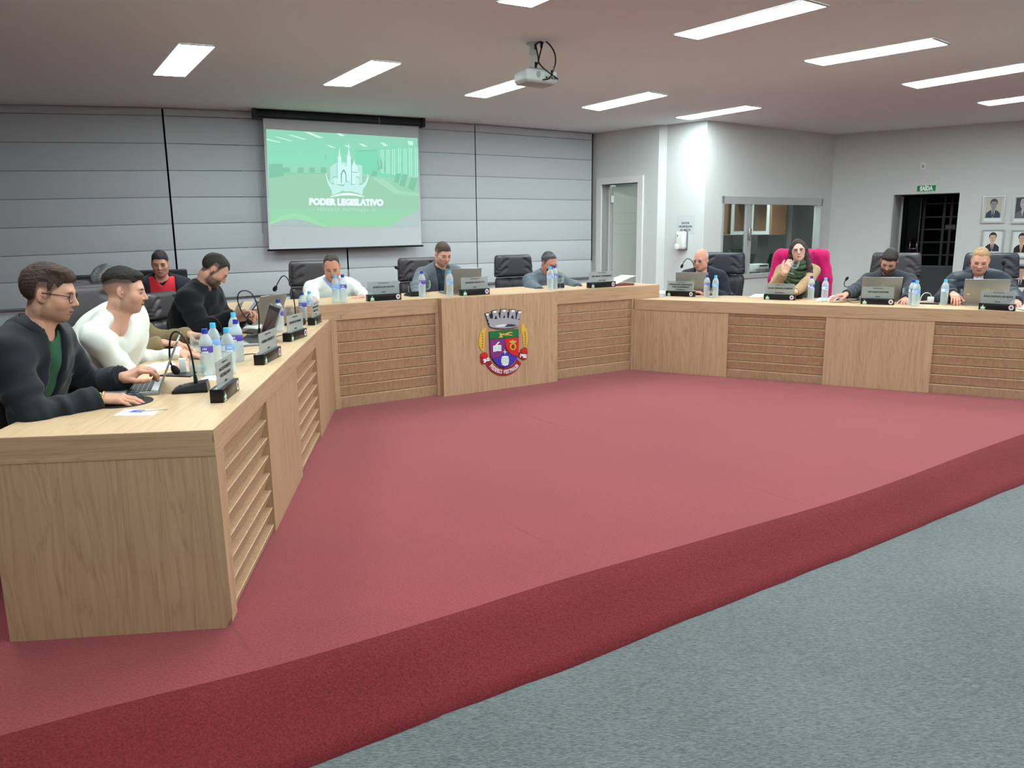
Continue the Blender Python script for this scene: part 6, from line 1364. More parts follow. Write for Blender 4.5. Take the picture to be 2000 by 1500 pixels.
# pink blazer over the chair
pc = at_line(1563, 545, RA, RB, 1.34); fz = face((-.32, -.95))
F = Field((-.36, -.50, .55), (.36, .02, 1.32), .014)
F.box((0, -.27, .98), (.235, .075, .235), .06, np.eye(3), 0); F.cap((-.22, -.27, 1.18), (.22, -.27, 1.18), .075, .075, .05)
for s in (-1, 1): F.cap((s * .23, -.26, 1.16), (s * .285, -.22, .92), .070, .062, .04); F.cap((s * .285, -.22, .92), (s * .30, -.20, .66), .060, .046, .03)
F.add(lambda X, Y, Z: .006 * np.sin(X * 30 + Z * 14) * np.sin(Z * 16 + X * 6) + .004 * np.sin(X * 62 + 3 * np.sin(Z * 9)))
F.keep(lambda X, Y, Z: -np.maximum(np.maximum(np.abs(X) - (.06 + .10 * np.clip((1.2 - Z) / .5, 0, 1)), -.22 - Y), Z - 1.20) + 0 * Z, .02)
V, Q = F.mesh(); bl = thing('pink_blazer', 'bright pink blazer hung over the chair behind the woman', 'jacket', pc, fz); link('cloth', np_mesh('cloth', relax(V, Q, 1, .3), Q), clothmat('pink_blazer', (182, 22, 92), .8, sheen=.1), bl)
MB().tube(spline([(-.13, -.165, 1.22), (-.10, -.15, 1.05), (-.06, -.16, .85)], 5), .014, 8).tube(spline([(.13, -.165, 1.22), (.10, -.15, 1.05), (.06, -.16, .85)], 5), .014, 8).build('lapel', mat('cloth_pink_lapel', (164, 18, 82), .8), bl)

# ------------------------------------------------------------------ water bottles
def plastic(name, tint, body, fac):
    m = bpy.data.materials.new(name); m.use_nodes = True; nt = m.node_tree; N = nt.nodes; L = nt.links; b = N['Principled BSDF']; out = N['Material Output']
    b.inputs['Base Color'].default_value = (*lin(body), 1); b.inputs['Roughness'].default_value = .12; b.inputs['Specular IOR Level'].default_value = .7
    tr = N.new('ShaderNodeBsdfTransparent'); tr.inputs[0].default_value = (*lin(tint), 1); lw = N.new('ShaderNodeLayerWeight'); lw.inputs[0].default_value = .35
    ad = N.new('ShaderNodeMath'); ad.operation = 'MULTIPLY_ADD'; ad.inputs[1].default_value = .5 if fac > .2 else .42; ad.inputs[2].default_value = fac; ad.use_clamp = True; L.new(lw.outputs['Facing'], ad.inputs[0])
    mx = N.new('ShaderNodeMixShader'); L.new(ad.outputs[0], mx.inputs[0]); L.new(tr.outputs[0], mx.inputs[1]); L.new(b.outputs[0], mx.inputs[2]); L.new(mx.outputs[0], out.inputs[0]); return m
M_PET = plastic('bottle_plastic', (232, 240, 242), (222, 232, 236), .34); M_GLASS = plastic('drinking_glass', (244, 247, 247), (224, 230, 232), .0)
M_CAPD = mat('cap_dark_blue', (30, 44, 150), .4); M_CAPL = mat('cap_light_blue', (66, 176, 226), .4); M_LABD = mat('label_violet', (92, 74, 168), .5); M_LABL = mat('label_blue', (124, 172, 232), .5); M_LABW = mat('label_white', (214, 222, 240), .5)
def make_bottle(label, loc, dark, rz):
    t = thing('water_bottle', label, 'bottle', loc, rz, 'small water bottles on the desks')
    MB().lathe([(0, .004), (.026, 0), (.031, .006), (.0325, .02), (.0305, .045), (.0325, .06), (.0325, .112), (.0315, .116), (.0315, .152), (.0325, .156), (.031, .172), (.024, .192), (.0145, .207), (.0125, .212), (.0125, .219), (0, .219)], 20).build('bottle_body', M_PET, t)
    MB().lathe([(0, .236), (.0142, .236), (.0148, .233), (.0148, .218), (.0155, .216), (.0155, .2125), (.0125, .2125)], 16).build('cap', M_CAPD if dark else M_CAPL, t)
    lb = MB().lathe([(.0322, .118), (.0326, .119), (.0326, .150), (.0322, .151)], 24).build('paper_label', M_LABD if dark else M_LABL, t)
    mb = MB(); n = 7                          # printed band and white field of the label
    for q0, q1, z0, z1 in ((-.5, .55, .118, .126), (-1.9, -.6, .121, .148)):
        vs = []
        for i in range(n): q = q0 + (q1 - q0) * i / (n - 1) - PI / 2; vs += [(.0329 * math.cos(q), .0329 * math.sin(q), z0), (.0329 * math.cos(q), .0329 * math.sin(q), z1)]
        mb.add(vs, [(2 * i, 2 * i + 2, 2 * i + 3, 2 * i + 1) for i in range(n - 1)])
    mb.build('print', M_LABW, lb)
    for k, (q, z, w) in enumerate(((-.25, .138, .010), (.0, .139, .012), (.25, .138, .010))):
        a = q - PI / 2; MB().add([(.0331 * math.cos(a - w * 8), .0331 * math.sin(a - w * 8), z - .006), (.0331 * math.cos(a + w * 8), .0331 * math.sin(a + w * 8), z - .005), (.0331 * math.cos(a + w * 6), .0331 * math.sin(a + w * 6), z + .006), (.0331 * math.cos(a - w * 6), .0331 * math.sin(a - w * 6), z + .005)], [(0, 1, 2, 3)]).build('print', M_LABW, lb)
    return t
b_d = b_l = None
def bottle(px, py, z, dark, label, line=None):
    global b_d, b_l
    p = online(px, py, *line) if line else onz(px, py, z); loc = (p.x, p.y, z); rz = math.atan2(-p.y, -p.x) + PI / 2 + random.uniform(-.7, .7)
    src = b_d if dark else b_l
    if src is None:
        o = make_bottle(label, loc, dark, rz)
        if dark: b_d = o
        else: b_l = o
        return o
    return place_copy(src, loc, rz, label)
bottle(407, 733, ZL, 1, 'dark-capped water bottle nearest the viewer, with white and violet label'); bottle(422, 716, ZL, 0, 'light-capped water bottle just behind the nearest dark-capped one'); bottle(449, 730, ZL, 0, 'light-capped bottle behind the nearest name plate')
bottle(466, 706, ZL, 1, 'dark-capped bottle with violet label, in front of the standing notebook at left'); bottle(461, 686, ZL, 0, 'light-capped bottle farthest back of the five on the near left desk')
bottle(547, 648, ZL, 1, 'dark-capped bottle beside the round drinking glass, far part of left desk'); bottle(593, 627, ZL, 1, 'dark-capped bottle of the pair at the far end of left desk'); bottle(607, 624, ZL, 0, 'light-capped bottle of the pair at the far end of left desk')
cl = lambda off: (CA, CB, off); rl = lambda off: (RA, RB, off)
bottle(657, 590, ZM, 0, 'light-capped bottle before the cream sweater', cl(.14)); bottle(671.5, 589, ZM, 1, 'dark-capped bottle before the cream sweater', cl(.14)); bottle(825, 580, ZM, 1, 'dark-capped bottle beside the grey jacket sleeve', cl(.2)); bottle(879, 578, ZM, 0, 'light-capped bottle in front of the middle notebook lid', cl(.08))
bottle(1074.5, 566, ZM, 0, 'light-capped bottle before the man at the microphone', cl(.14)); bottle(1083, 564, ZM, 1, 'dark-capped bottle partly behind another, before the man at the microphone', cl(.24))
bottle(1380, 580, ZR, 1, 'dark-capped bottle in front of the bald man'); bottle(1396.5, 581, ZR, 0, 'light-capped bottle in front of the bald man'); bottle(1583, 584, ZR, 1, 'dark-capped bottle in front of the woman'); bottle(1610, 589, ZR, 0, 'light-capped bottle between the woman and the bearded man')
bottle(1780, 596, ZR, 1, 'dark-capped bottle right of the middle laptop, partly hidden'); bottle(1787.5, 598, ZR, 0, 'light-capped bottle right of the middle laptop, in front of a dark-capped one'); bottle(1843, 595, ZR, 0, 'light-capped bottle left of the last laptop')
for px, py, a in ((341, 575, 6.6),):
    p = atdepth(px, py, a)
# ------------------------------------------------------------------ drinking glasses
def make_glass(label, loc, rz=0, water=0, tilt=None):
    t = thing('goblet', label, 'glass', loc, rz, 'stemmed drinking glasses')
    MB().lathe([(0, .001), (.034, .001), (.035, .004), (.012, .010), (.0065, .018), (.006, .046), (.010, .052), (.026, .060), (.036, .078), (.039, .100), (.0375, .125), (.0345, .143), (.0335, .143), (.0365, .125), (.0378, .100), (.0348, .080), (.022, .062), (0, .058)], 22).build('glass_body', M_GLASS, t)
    if water: MB().lathe([(0, .0595), (.021, .063), (.0340, .080), (.0372, .100), (0, .100)], 22).build('water', plastic('water', (236, 242, 244), (210, 222, 228), .05), t)
    return t
g0 = make_glass('stemmed glass beside the nearest microphone', tuple(onz(390, 757, ZL).xy) + (ZL,), 0, 1)
def glass(px, py, z, label, line=None):
    p = online(px, py, *line) if line else onz(px, py, z); return place_copy(g0, (p.x, p.y, z), 0, label)
glass(388, 700, ZL, 'stemmed glass behind the nearest bottle, against the black coat'); glass(565, 632, ZL, 'round stemmed glass on the left desk, against the wooden head desk'); glass(834, 581, ZM, 'stemmed glass behind the dark-capped bottle at the grey jacket', cl(.3)); glass(1094, 566, ZM, 'stemmed glass right of the bottles at the microphone', cl(.2))
glass(1388, 581, ZR, 'stemmed glass between the two bottles of the bald man'); glass(1769, 591, ZR, 'stemmed glass half hidden by bottles at the middle laptop'); glass(1869, 594, ZR, 'stemmed glass of water left of the last laptop')
hw = np.array(hd(online(1533, 532, RA, RB, .62))); d_ = _n((.30, -.20, .93))
gp_ = hw + d_ * .060 + np.array((.035, -.035, -.02)); gl = place_copy(g0, (gp_[0], gp_[1], gp_[2] - .05), 0, 'stemmed drinking glass held up by the woman'); gl.rotation_euler = (.12, .28, 0)
# ------------------------------------------------------------------ microphones
M_FOAM = mat('foam', (14, 14, 16), .9)
def microphone(label, base, rz, path, tip=True, r0=.0058, head=.017):
    """base: desk point; path: pixels with depth offsets from the base, first at the stem foot, last at the capsule"""
    t = thing('desk_microphone', label, 'microphone', base, rz, 'gooseneck microphones')
    mb = MB(); mb.prism([(-.055, -.075, 0), (.055, -.075, 0), (.055, .075, 0), (-.055, .075, 0)], (0, 0, .012)); 
    vs = [(-.055, -.075, .012), (.055, -.075, .012), (.055, .075, .012), (-.055, .075, .012), (-.048, -.055, .024), (.048, -.055, .024), (.044, .07, .046), (-.044, .07, .046)]
    mb.add(vs, [(4, 5, 6, 7), (0, 1, 5, 4), (1, 2, 6, 5), (2, 3, 7, 6), (3, 0, 4, 7)]); mb.build('base', M_BLACK, t)
    MB().rbox((-.012, -.05, .022), (.012, -.03, .032), .004).build('button', mat('mic_button', (70, 70, 74), .4), t)
    inv = (Matrix.Translation(base) @ Matrix.Rotation(rz, 4, 'Z')).inverted(); P = [inv @ atdepth(x, y, base[1] + (dy[0] if dy else 0)) for x, y, *dy in path]
    P[0] = Vector((P[0].x, P[0].y, .036)); foot = Vector((P[0].x, P[0].y, .03))
    k = .028; up_ = (P[1] - P[0]).normalized(); MB().tube([foot, foot + up_ * .045], [.011, .007], 10).build('socket', M_BLACK, t)
    S_ = spline([foot] + P[1:], 8); MB().tube(S_, r0 * .72, 8).build('gooseneck', M_BLACK, t)
    d = (S_[-1] - S_[-3]).normalized(); MB().tube([S_[-1] - d * .006, S_[-1] + d * .008, S_[-1] + d * .022, S_[-1] + d * .034, S_[-1] + d * .040], [head * .5, head * .9, head, head * .8, head * .3], 14).build('windscreen', M_FOAM, t)
    return t
o2 = lambda p, z: (p.x, p.y, z)
fL = face(-nL) if False else math.atan2(-nL.y, -nL.x) - PI / 2
bA = onz(374, 764, ZL); microphone('gooseneck microphone nearest the viewer, bent into a loop', o2(bA, ZL), face(-nL) + .15, [(384, 751), (381, 735), (373, 690), (362, 664), (346, 648), (334, 656), (331, 684), (333, 708), (338, 717)])
bB = onz(492, 662, ZL + .02); bB = onz(490, 665, ZL); microphone('low dark microphone between bottles on the left desk, thin looped neck', o2(onz(440, 668, ZL), ZL), face(-nL), [(437, 660), (435, 648), (428, 630), (417, 620), (406, 622), (402, 634), (405, 645)], head=.010, r0=.0045)
microphone('gooseneck microphone with tall loop beside the dark notebook, left desk', o2(onz(497, 662, ZL), ZL), face(-nL), [(506, 655), (506, 640), (505, 610), (498, 584), (487, 570), (473, 568), (465, 576), (465, 590), (474, 612), (484, 625)])
microphone('gooseneck microphone arching against the grey blind, far end of left desk', o2(onz(577, 634, ZL), ZL), face(-nL), [(577, 624), (577, 612), (574, 585), (568, 558), (559, 541), (551, 540), (544, 550), (539, 560)])
microphone('gooseneck microphone leaning left beside the grey jacket man', o2(online(806, 578, CA, CB, .36), ZM), face(-nC), [(802, 570), (799, 552), (793, 538), (784, 529), (778, 525)], head=.015)
microphone('microphone behind the middle name plate, mostly hidden', o2(online(922, 572, CA, CB, .30), ZM), face(-nC), [(920, 563), (917, 552), (911, 545), (904, 541), (896, 540)], head=.013)
microphone('gooseneck microphone held at the mouth of the man in the quilted jacket', o2(online(1086, 566, CA, CB, .36), ZM), face(-nC), [(1083, 560), (1081, 550), (1079, 541, -.02), (1076, 535, -.02), (1073, 531, -.02)], head=.014)
microphone('gooseneck microphone arching left in front of the bald man', o2(onz(1361, 575, ZR), ZR), face(-nR), [(1357, 570), (1357, 545), (1357, 527), (1352, 511), (1343, 505), (1336, 511), (1333, 517)], head=.015)
microphone('gooseneck microphone with a double bend, left of the middle laptop', o2(onz(1666, 582, ZR), ZR), face(-nR), [(1667, 572), (1668, 562), (1666, 556), (1657, 560), (1650, 559), (1649, 552), (1652, 547)], head=.014)
microphone('upright gooseneck microphone standing before the blond man', o2(onz(1963, 590, ZR), ZR), face(-nR), [(1962, 580), (1962, 560), (1961, 540), (1960, 524), (1960, 517)], head=.019)
microphone('microphone base at the right edge behind the last name plate', o2(onz(1994, 590, ZR), ZR), face(-nR), [(1996, 583), (2002, 560), (2012, 535), (2022, 525)], head=.015)
# ------------------------------------------------------------------ name plates
M_ACR = plastic('acrylic', (228, 234, 234), (176, 182, 182), .42); M_PLB = mat('plate_base', (14, 13, 16), .3); M_TXT = mat('plate_ink', (26, 28, 30), .6); M_LOGO = mat('plate_logo', (186, 226, 200), .5); M_LOGG = mat('plate_logo_green', (40, 120, 66), .5); M_SEAL = mat('plate_seal', (206, 200, 206), .5); M_SEALD = mat('plate_seal_dark', (110, 70, 80), .5)
def emblem(par, M, s, ma, mb_, green=None):   # church with spires above people and an arc, flat print
    def sh(pts, m): MB().add([M @ Vector((x * s, y * s, 0)) for x, y in pts], [tuple(range(len(pts)))]).build('logo', m, par)
    sh([(-.5, .02), (.5, .02), (.42, .10), (.22, .14), (-.22, .14), (-.42, .10)], ma)
    sh([(-.34, .20), (.34, .20), (.44, .62), (.30, .46), (.20, .55), (.10, .5), (.08, 1.0), (.0, .62), (-.06, .62), (-.12, .95), (-.17, .5), (-.30, .46), (-.44, .62)], mb_)
    sh([(-.30, .22), (.30, .22), (.36, .42), (.14, .34), (-.14, .34), (-.36, .42)], ma)
def name_plate(label, p0, p1, z, role, lines, party, sheet=.108, over=.02, text_w=.70):
    p0, p1 = flat(p0), flat(p1); d = (p1 - p0); L = d.length; rz = math.atan2(d.y, d.x); t = thing('name_plate', label, 'name plate', (p0.x, p0.y, z), rz, 'name plates on the desks')
    bh = .058; MB().rbox((0, 0, 0), (L, .055, bh), .002, 2).build('base', M_PLB, t)
    sp_ = MB().box((L * .02, .020, bh - .006), (L * .97, .0235, bh + sheet)).build('acrylic_sheet', M_ACR, t)
    FM = lambda x, zz: frame((x, .0192, zz), (1, 0, 0), (0, 0, 1), (0, -1, 0))
    lettering(role, .011, FM(L * .5, bh + sheet * .86), M_TXT, sp_, bold=.0003, width=L * .32)
    if len(lines) == 1: lettering(lines[0], .0195, FM(L * .5, bh + sheet * .55), M_TXT, sp_, bold=.0010, shear=.15, width=L * text_w)
    else:
        lettering(lines[0], .0185, FM(L * .5, bh + sheet * .64), M_TXT, sp_, bold=.0010, shear=.15, width=L * text_w); lettering(lines[1], .0185, FM(L * .5, bh + sheet * .40), M_TXT, sp_, bold=.0010, shear=.15, width=L * min(text_w, .62))
    lettering(party, .013, FM(L * .5, bh + sheet * .14), M_TXT, sp_, bold=.0006, width=L * (.13 if len(party) < 6 else .3))
    emblem(t, frame((L * .12, -.0008, .004), (1, 0, 0), (0, 0, 1), (0, -1, 0)), .044, mat('plate_logo_w', (206, 232, 212), .5), M_LOGO)
    for r_, m, dy in ((.020, M_SEAL, .0006), (.010, M_SEALD, .0012)): MB().add([(L * .90 + r_ * math.cos(q), -dy, .029 + r_ * 1.1 * math.sin(q)) for q in [2 * PI * i / 20 for i in range(20)]], [tuple(range(20))]).build('seal', m, t)
    return t
def onl(px, py, a, b, off): return online(px, py, a, b, off)
V_ = 'VEREADOR'
name_plate('name plate nearest the viewer on the left desk, two-line name', onz(437, 787, ZL), onz(468, 762, ZL), ZL, V_, ['MACIO ROBERTO', 'FORTESSI JUNIOR'], 'MDB', sheet=.115)
name_plate('second name plate along the left desk, in front of the dark notebook', onz(516, 713.5, ZL), onz(550, 695, ZL), ZL, V_, ['GABRIEL LORENZETTO'], 'PSD', sheet=.11)
name_plate('third name plate along the left desk, below the round glass', onz(568, 668, ZL), onz(600, 656.5, ZL), ZL, V_, ['ANTONIO LUIZ PINHEIRO'], 'MDB', sheet=.11)
name_plate('last name plate of the left desk, small, against the head desk', onz(615, 635.5, ZL), onz(630, 628, ZL), ZL, V_, ['SERGIO RICARDO', 'SILVA'], 'PP', sheet=.115)
name_plate('name plate left on the head desk, vice president', onl(719.5, 588, CA, CB, .06), onl(784, 579, CA, CB, .06), ZM, 'VICE-PRESIDENTE', ['JORGE ALAN SOUZA'], 'PBT', text_w=.66)
name_plate('name plate in the middle of the head desk, president', onl(902, 577, CA, CB, .06), onl(956.5, 571, CA, CB, .06), ZM, 'PRESIDENTE', ['LEANDRO MAZZUTTI'], 'PBT', text_w=.68)
name_plate('name plate right on the head desk, beside the brown folder', onl(1152, 562, CA, CB, .06), onl(1202.5, 557, CA, CB, .06), ZM, '1º SECRETÁRIO', ['BELOMAR VORMESSELE'], 'UNIÃO BRASIL', text_w=.78)
name_plate('first name plate of the right desk, two-line name, before a laptop', onz(1300, 578, ZR), onz(1355, 580, ZR), ZR, '2º SECRETÁRIO', ['REGINALDO ARMINGDO', 'PELLEGRIN'], 'PROGRESSISTAS', text_w=.82)
name_plate('name plate in front of the woman', onz(1491.5, 585, ZR), onz(1552, 587, ZR), ZR, 'VEREADORA', ['ALINE FERRARI CAERAN'], 'PROGRESSISTAS', text_w=.82)
name_plate('name plate before the middle laptop of the right desk', onz(1680.5, 594, ZR), onz(1746, 596, ZR), ZR, V_, ['GIOVANI SARTURI'], 'MDB', text_w=.62)
name_plate('name plate at the right end, before the last laptop', onz(1910.5, 604.5, ZR), onz(1981.5, 608, ZR), ZR, V_, ['RAUL PAZUCH DA SILVA'], 'Pode', text_w=.80)
# ------------------------------------------------------------------ laptops
M_LAP = mat('laptop_silver', (150, 146, 140), .35, metal=.55); M_LAPB = mat('laptop_base', (140, 140, 142), .4, metal=.4); M_KEY = mat('laptop_key', (40, 42, 46), .5); M_BEZ = mat('laptop_bezel', (150, 148, 146), .4); M_SCREENOFF = mat('laptop_dark_screen', (62, 50, 58), .15, spec=.6)
def laptop(label, loc, rz, lid=1.95, w=.36, dp=.235, logo=True, screen=M_SCREENOFF, sticker=False):
    """hinge at the origin along x; keyboard towards +y; lid angle measured from the keyboard"""
    t = thing('laptop', label, 'laptop', loc, rz, 'grey laptops on the desks')
    bs = MB().rbox((-w / 2, 0, 0), (w / 2, dp, .016), .004, 2).build('keyboard_deck', M_LAPB, t)
    mb = MB()
    for r_ in range(5):
        for c in range(14): x = -w * .44 + c * w * .88 / 14; y = .035 + r_ * .0205; mb.box((x, y, .016), (x + w * .88 / 14 - .003, y + .0175, .0178))
    mb.build('keys', M_KEY, bs); MB().box((-.05, dp - .085, .016), (.05, dp - .015, .0165)).build('touchpad', M_BEZ, bs)
    Ml = Matrix.Translation((0, .002, .014)) @ Matrix.Rotation(lid, 4, 'X')
    ld = MB().rbox((-w / 2, 0, -.0035), (w / 2, .240, .0035), .003, 2, Ml).build('lid', M_LAP, t)
    MB().box((-w / 2 + .006, .010, -.0042), (w / 2 - .006, .234, -.0036), Ml).build('bezel', M_BEZ, ld); MB().box((-w / 2 + .016, .020, -.0048), (w / 2 - .016, .226, -.0043), Ml).build('display', screen, ld)
    if logo:
        Mx = Ml @ frame((.01, .085, .0040), (1, 0, 0), (0, 1, 0), (0, 0, 1)); emblem(ld, Mx, .11, mat('lid_green', (120, 158, 112), .5), mat('lid_green2', (150, 160, 132), .5)); 
    if sticker: MB().box((-w / 2 + .030, .090, .0036), (-w / 2 + .052, .100, .0041), Ml).build('lid_mark', mat('lid_mark', (206, 190, 160), .4), ld)
    return t
pA, pB = onz(311, 772, ZL), onz(322, 743, ZL); dA = flat(pB - pA).normalized(); c = (pA + pB) / 2; laptop('open silver laptop of the nearest man, seen edge-on from behind', (c.x, c.y, ZL), math.atan2(dA.y, dA.x), 1.98, logo=False, screen=mat('lit_screen', (140, 150, 160), .3, emit=(150, 160, 170), estr=.35))
c = onz(512, 668, ZL); laptop('open laptop turned to the left with dark screen visible behind second name plate', (c.x + .02, c.y + .02, ZL), math.atan2(-.48, -.88) - PI / 2, 1.92, logo=False)
c = onz(521, 634, ZL); laptop('laptop lid with green emblem before the phone-reading man', (c.x, c.y, ZL), math.atan2(dL.y, dL.x) - .42, 1.95)
c = onz(447, 655, ZL); laptop('thin laptop lid seen edge-on behind the bottles, before the hidden man', (c.x, c.y, ZL), math.atan2(dL.y, dL.x) + .10, 2.0, logo=False, w=.34)
c = onl(903, 577, CA, CB, .30); laptop('laptop with green emblem on the head desk behind the middle name plate', (c.x, c.y, ZM), math.atan2(dC.y, dC.x) - .25, 1.86)
c = onz(1351, 575, ZR); laptop('laptop with green emblem before the bald man', (c.x, c.y, ZR), math.atan2(dR.y, dR.x) + .12, 1.75)
c = onz(1718, 589, ZR); laptop('middle laptop of the right desk, green emblem centred above the name plate', (c.x, c.y, ZR), math.atan2(dR.y, dR.x) + .25, 1.88)
c = onz(1922, 597, ZR); laptop('last laptop at right, beige lid with a small bright mark', (c.x, c.y, ZR), math.atan2(dR.y, dR.x) + .10, 1.85, sticker=True)
# ------------------------------------------------------------------ small things on the desks
def boxthing(name, label, cat, p, rz, size, m, r=.003, group=None):
    t = MB().rbox((-size[0] / 2, -size[1] / 2, 0), (size[0] / 2, size[1] / 2, size[2]), r, 2).build(name, m); t.location = p; t.rotation_euler = (0, 0, rz); return tag(t, label, cat, group)
M_PAPER = mat('paper', (226, 230, 232), .7)
p = onz(240, 786, ZL); t = MB().lathe([(0, 0), (.118, 0), (.120, .002), (.118, .004), (0, .004)], 40).build('mouse_pad', mat('mouse_pad', (26, 26, 30), .6)); t.location = (p.x, p.y, ZL); tag(t, 'round black mouse pad under the hand of the nearest man', 'mouse pad')
def mouse(label, p, rz, m=M_BLACK):
    t = thing('computer_mouse', label, 'mouse', p, rz, 'computer mice'); mb = MB(); mb.ball((0, 0, 0), 1, 8, (.028, .048, .028)); mb.v = [(x, y, max(z, 0.0)) for x, y, z in mb.v]; b = mb.build('shell', m, t); MB().rbox((-.003, .012, .018), (.003, .030, .031), .002).build('wheel', mat('wheel_grey', (90, 92, 94), .5), t); return t
p = onz(258, 780, ZL); mouse('black computer mouse under the hand of the nearest man', (p.x, p.y, ZL + .004), math.atan2(.2, .95) - PI / 2)
p = onz(1430, 577, ZR); mouse('dark computer mouse lying free beside the bald man', (p.x, p.y, ZR), .4)
p = onz(1628, 582, ZR); mouse('white computer mouse under the hand of the bearded man', (p.x, p.y, ZR), 1.3, M_WHITE)
p = onz(1861, 588, ZR); mouse('white computer mouse under the hand of the blond man', (p.x, p.y, ZR), 2.6, M_WHITE)
p = onz(1625, 585, ZR); boxthing('mouse_mat', 'dark mouse mat beside the middle laptop', 'mouse pad', (p.x, p.y, ZR), .2, (.24, .2, .002), M_BLACK, .001)
def sheets(label, quad, z, m=M_PAPER, th=.0015, name='paper_sheet', cat='paper', group='papers on the desks'):
    P_ = [onz(x, y, z) for x, y in quad]; c = sum(P_, Vector()) / len(P_); t = MB().prism([(v.x - c.x, v.y - c.y, 0) for v in P_], (0, 0, th)).build(name, m); t.location = (c.x, c.y, z); return tag(t, label, cat, group)
sheets('white card with a blue printed mark beside the mouse pad', [(222, 812), (244, 800), (312, 800), (298, 811.5)], ZL)
q = [onz(x, y, ZL) for x, y in ((250, 806), (262, 801.5), (285, 800.8), (276, 806.5))]; o = MB().prism([(v.x, v.y, 0) for v in q], (0, 0, .0004)).build('printed_mark', mat('blue_print', (66, 84, 190), .6)); o.location = (0, 0, 0)
crd = bpy.data.objects['paper_sheet']; o.parent = crd; o.location = (-crd.location.x, -crd.location.y, .0016)
p, q = onz(268, 806, ZL), onz(328, 800, ZL); t = thing('stirrer', 'pale thin stick lying across the white card', 'stick', (p.x, p.y, ZL)); MB().tube([(0, 0, .004), (q.x - p.x, q.y - p.y, .004)], .0028, 6).build('shaft', mat('pale_wood', (206, 190, 162), .6), t)
sheets('white paper beside the nearest bottles', [(392, 742), (404, 734), (424, 734), (424, 743)], ZL)
sheets('dark folder under the looped microphone, left desk', [(310, 735), (336, 729), (385, 728), (372, 737)], ZL, M_BLACK, .006, 'folder', 'folder', None)
sheets('white booklet before the hands holding the phone', [(474, 644), (486, 636), (512, 636), (506, 646)], ZL, th=.012); sheets('pale paper beside the white booklet, left desk', [(462, 640), (472, 631), (490, 630), (484, 640)], ZL)
sheets('dark tablet lying below the white booklet', [(472, 651), (486, 645), (512, 645), (500, 653)], ZL, M_BLACK, .008, 'tablet', 'tablet', None)
p = onz(358, 728, ZL); boxthing('charger', 'white plug charger behind the looped microphone', 'charger', (p.x, p.y, ZL), .4, (.035, .035, .075), M_WHITE, .005)
def cable(label, path, z, m, r=.0025, lift=()):
    P_ = [onz(x, y, z) for x, y in path]; c = P_[0].copy(); t = thing('cable', label, 'cable', (c.x, c.y, z)); MB().tube(spline([(v.x - c.x, v.y - c.y, r + (lift[i] if i < len(lift) else 0)) for i, v in enumerate(P_)], 8), r, 6).build('cord', m, t); return t
cable('black cord curving between bottles and second name plate', [(463, 706), (468, 699), (476, 694), (490, 692), (505, 692)], ZL, M_BLACK)
cable('black cord beside the third name plate', [(540, 658), (546, 656), (552, 655), (556, 654)], ZL, M_BLACK); cable('black cord rising to the last name plate', [(594, 630), (600, 626), (604, 620), (608, 616)], ZL, M_BLACK)
cable('dark cord looping before the double-bent microphone', [(1654, 586), (1660, 591), (1670, 592), (1680, 590)], ZR, M_BLACK); cable('dark cord beside the last name plate', [(1981, 600), (1988, 604), (2000, 607)], ZR, M_BLACK)
c = onz(1817, 591, ZR); boxthing('charger', 'white plug charger standing between the two right laptops', 'charger', (c.x, c.y, ZR), -.4, (.055, .05, .055), M_WHITE, .006)
boxthing('power_strip', 'dark socket strip under the white charger', 'socket strip', (onz(1815, 594, ZR).x, onz(1815, 594, ZR).y, ZR - .0), math.atan2(dR.y, dR.x), (.16, .05, .012), M_BLACK)
P_ = [onz(1796, 592, ZR), onz(1798, 592, ZR), onz(1802, 592, ZR), onz(1808, 592, ZR), onz(1815, 592, ZR), onz(1818, 591, ZR)]; b0 = P_[0]; t = thing('cable', 'white cord arching up from the white charger', 'cable', (b0.x, b0.y, ZR))
MB().tube(spline([(0, 0, .01), (P_[1].x - b0.x, P_[1].y - b0.y, .055), (P_[2].x - b0.x, P_[2].y - b0.y, .088), (P_[3].x - b0.x, P_[3].y - b0.y, .098), (P_[4].x - b0.x, P_[4].y - b0.y, .088), (P_[5].x - b0.x, P_[5].y - b0.y, .06)], 8), .0035, 6).build('cord', M_WHITE, t)
cable('white flat cord lying behind the middle bottles', [(1754, 585), (1765, 589), (1778, 592), (1795, 590), (1812, 588)], ZR, M_WHITE, .0035)
sheets('white papers at the left end of the right desk', [(1238, 575), (1264, 567), (1300, 569), (1298, 574)], ZR, th=.006); sheets('white papers behind the woman\'s name plate', [(1464, 580), (1474, 575), (1492, 575), (1490, 580)], ZR, th=.004); sheets('white papers beside the light-capped bottle right of the woman', [(1592, 588), (1600, 582), (1636, 583), (1628, 589)], ZR, th=.004); sheets('white papers at the right edge of the desk', [(1983, 603), (1990, 594), (2030, 596), (2030, 606)], ZR, th=.004)
sheets('pink slip under the papers right of the woman', [(1594, 586), (1598, 583), (1606, 583), (1604, 587)], ZR, mat('pink_paper', (226, 150, 160), .7))
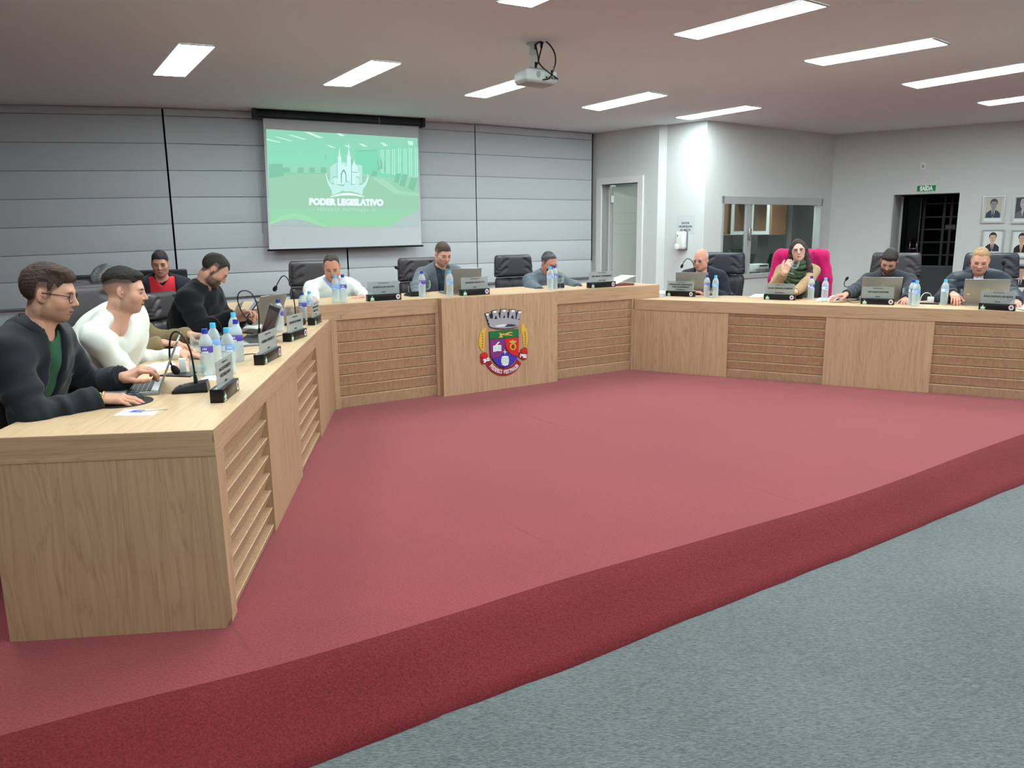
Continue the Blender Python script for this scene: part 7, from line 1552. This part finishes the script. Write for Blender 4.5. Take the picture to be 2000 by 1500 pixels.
# brown folder with a raised sheet on the head desk
a, b = onl(1206, 556, CA, CB, .10), onl(1239, 553, CA, CB, .10); d = flat(b - a).normalized(); n_ = Vector((-d.y, d.x, 0)); L_ = flat(b - a).length
t = thing('document_folder', 'reddish brown folder with a half-raised cover at the right end of the head desk', 'folder', (a.x, a.y, ZM), math.atan2(d.y, d.x)); MB().rbox((0, 0, 0), (L_, .26, .022), .004).build('folder_body', mat('folder_brown', (112, 52, 40), .6), t)
vs = []; 
for i in range(9):
    q = i / 8; vs += [(L_ * (.06 + 1.12 * q), .02, .024 + .085 * q ** 1.0 * (1.2 - .3 * q)), (L_ * (.06 + 1.12 * q), .25, .024 + .085 * q * (1.2 - .3 * q))]
MB().add(vs, [(2 * i, 2 * i + 2, 2 * i + 3, 2 * i + 1) for i in range(8)], True).build('raised_sheet', mat('sheet_grey', (206, 200, 192), .7), t, autosmooth=False)
for k in range(3): MB().rbox((.03 * k, .05, .024 + .0 * k), (L_ * .5, .2, .030), .002).build('page', M_PAPER, t) if k == 0 else None
p = onz(1558, 583, ZR); boxthing('microphone_base', 'black microphone base beside the woman\'s name plate', 'microphone', (p.x, p.y, ZR), math.atan2(dR.y, dR.x), (.10, .10, .035), M_BLACK, .006)
# phone in the hand of the man in the black coat, bracelet and ring of the nearest man
w4 = np.array(hd(atdepth(462, 617, 5.62))); ph = w4 + np.array((.10, .03, .045)); t = thing('phone', 'dark phone held by the man in the black coat', 'phone', tuple(ph), .2); t.rotation_euler = (.9, .1, -1.0); MB().rbox((-.036, -.075, -.004), (.036, .075, .004), .003).build('phone_body', M_BLACK, t); MB().box((-.032, -.070, .0041), (.032, .070, .0046)).build('display', mat('phone_screen', (120, 130, 150), .2, emit=(150, 160, 180), estr=.4), t)
wr = np.array(hd(w1r)); M_GOLD = mat('gold', (214, 172, 92), .25, metal=1.0); R1 = P[1]['root']
mb = MB(); ax3 = Vector(_n((.93, .22, -.10))); u3 = Vector((0, 0, 1)); u3 = (u3 - ax3 * u3.dot(ax3)).normalized(); v3 = ax3.cross(u3)
for i in range(22): q = 2 * PI * i / 22; c = Vector(wr) + ax3 * (.014 + .003 * math.sin(q * 2)) + (u3 * math.sin(q) * .0265 + v3 * math.cos(q) * .031); mb.ball(tuple(c - R1.location), .0052, 4, (1.1, 1.1, .9))
mb.build('bracelet', M_GOLD, R1)
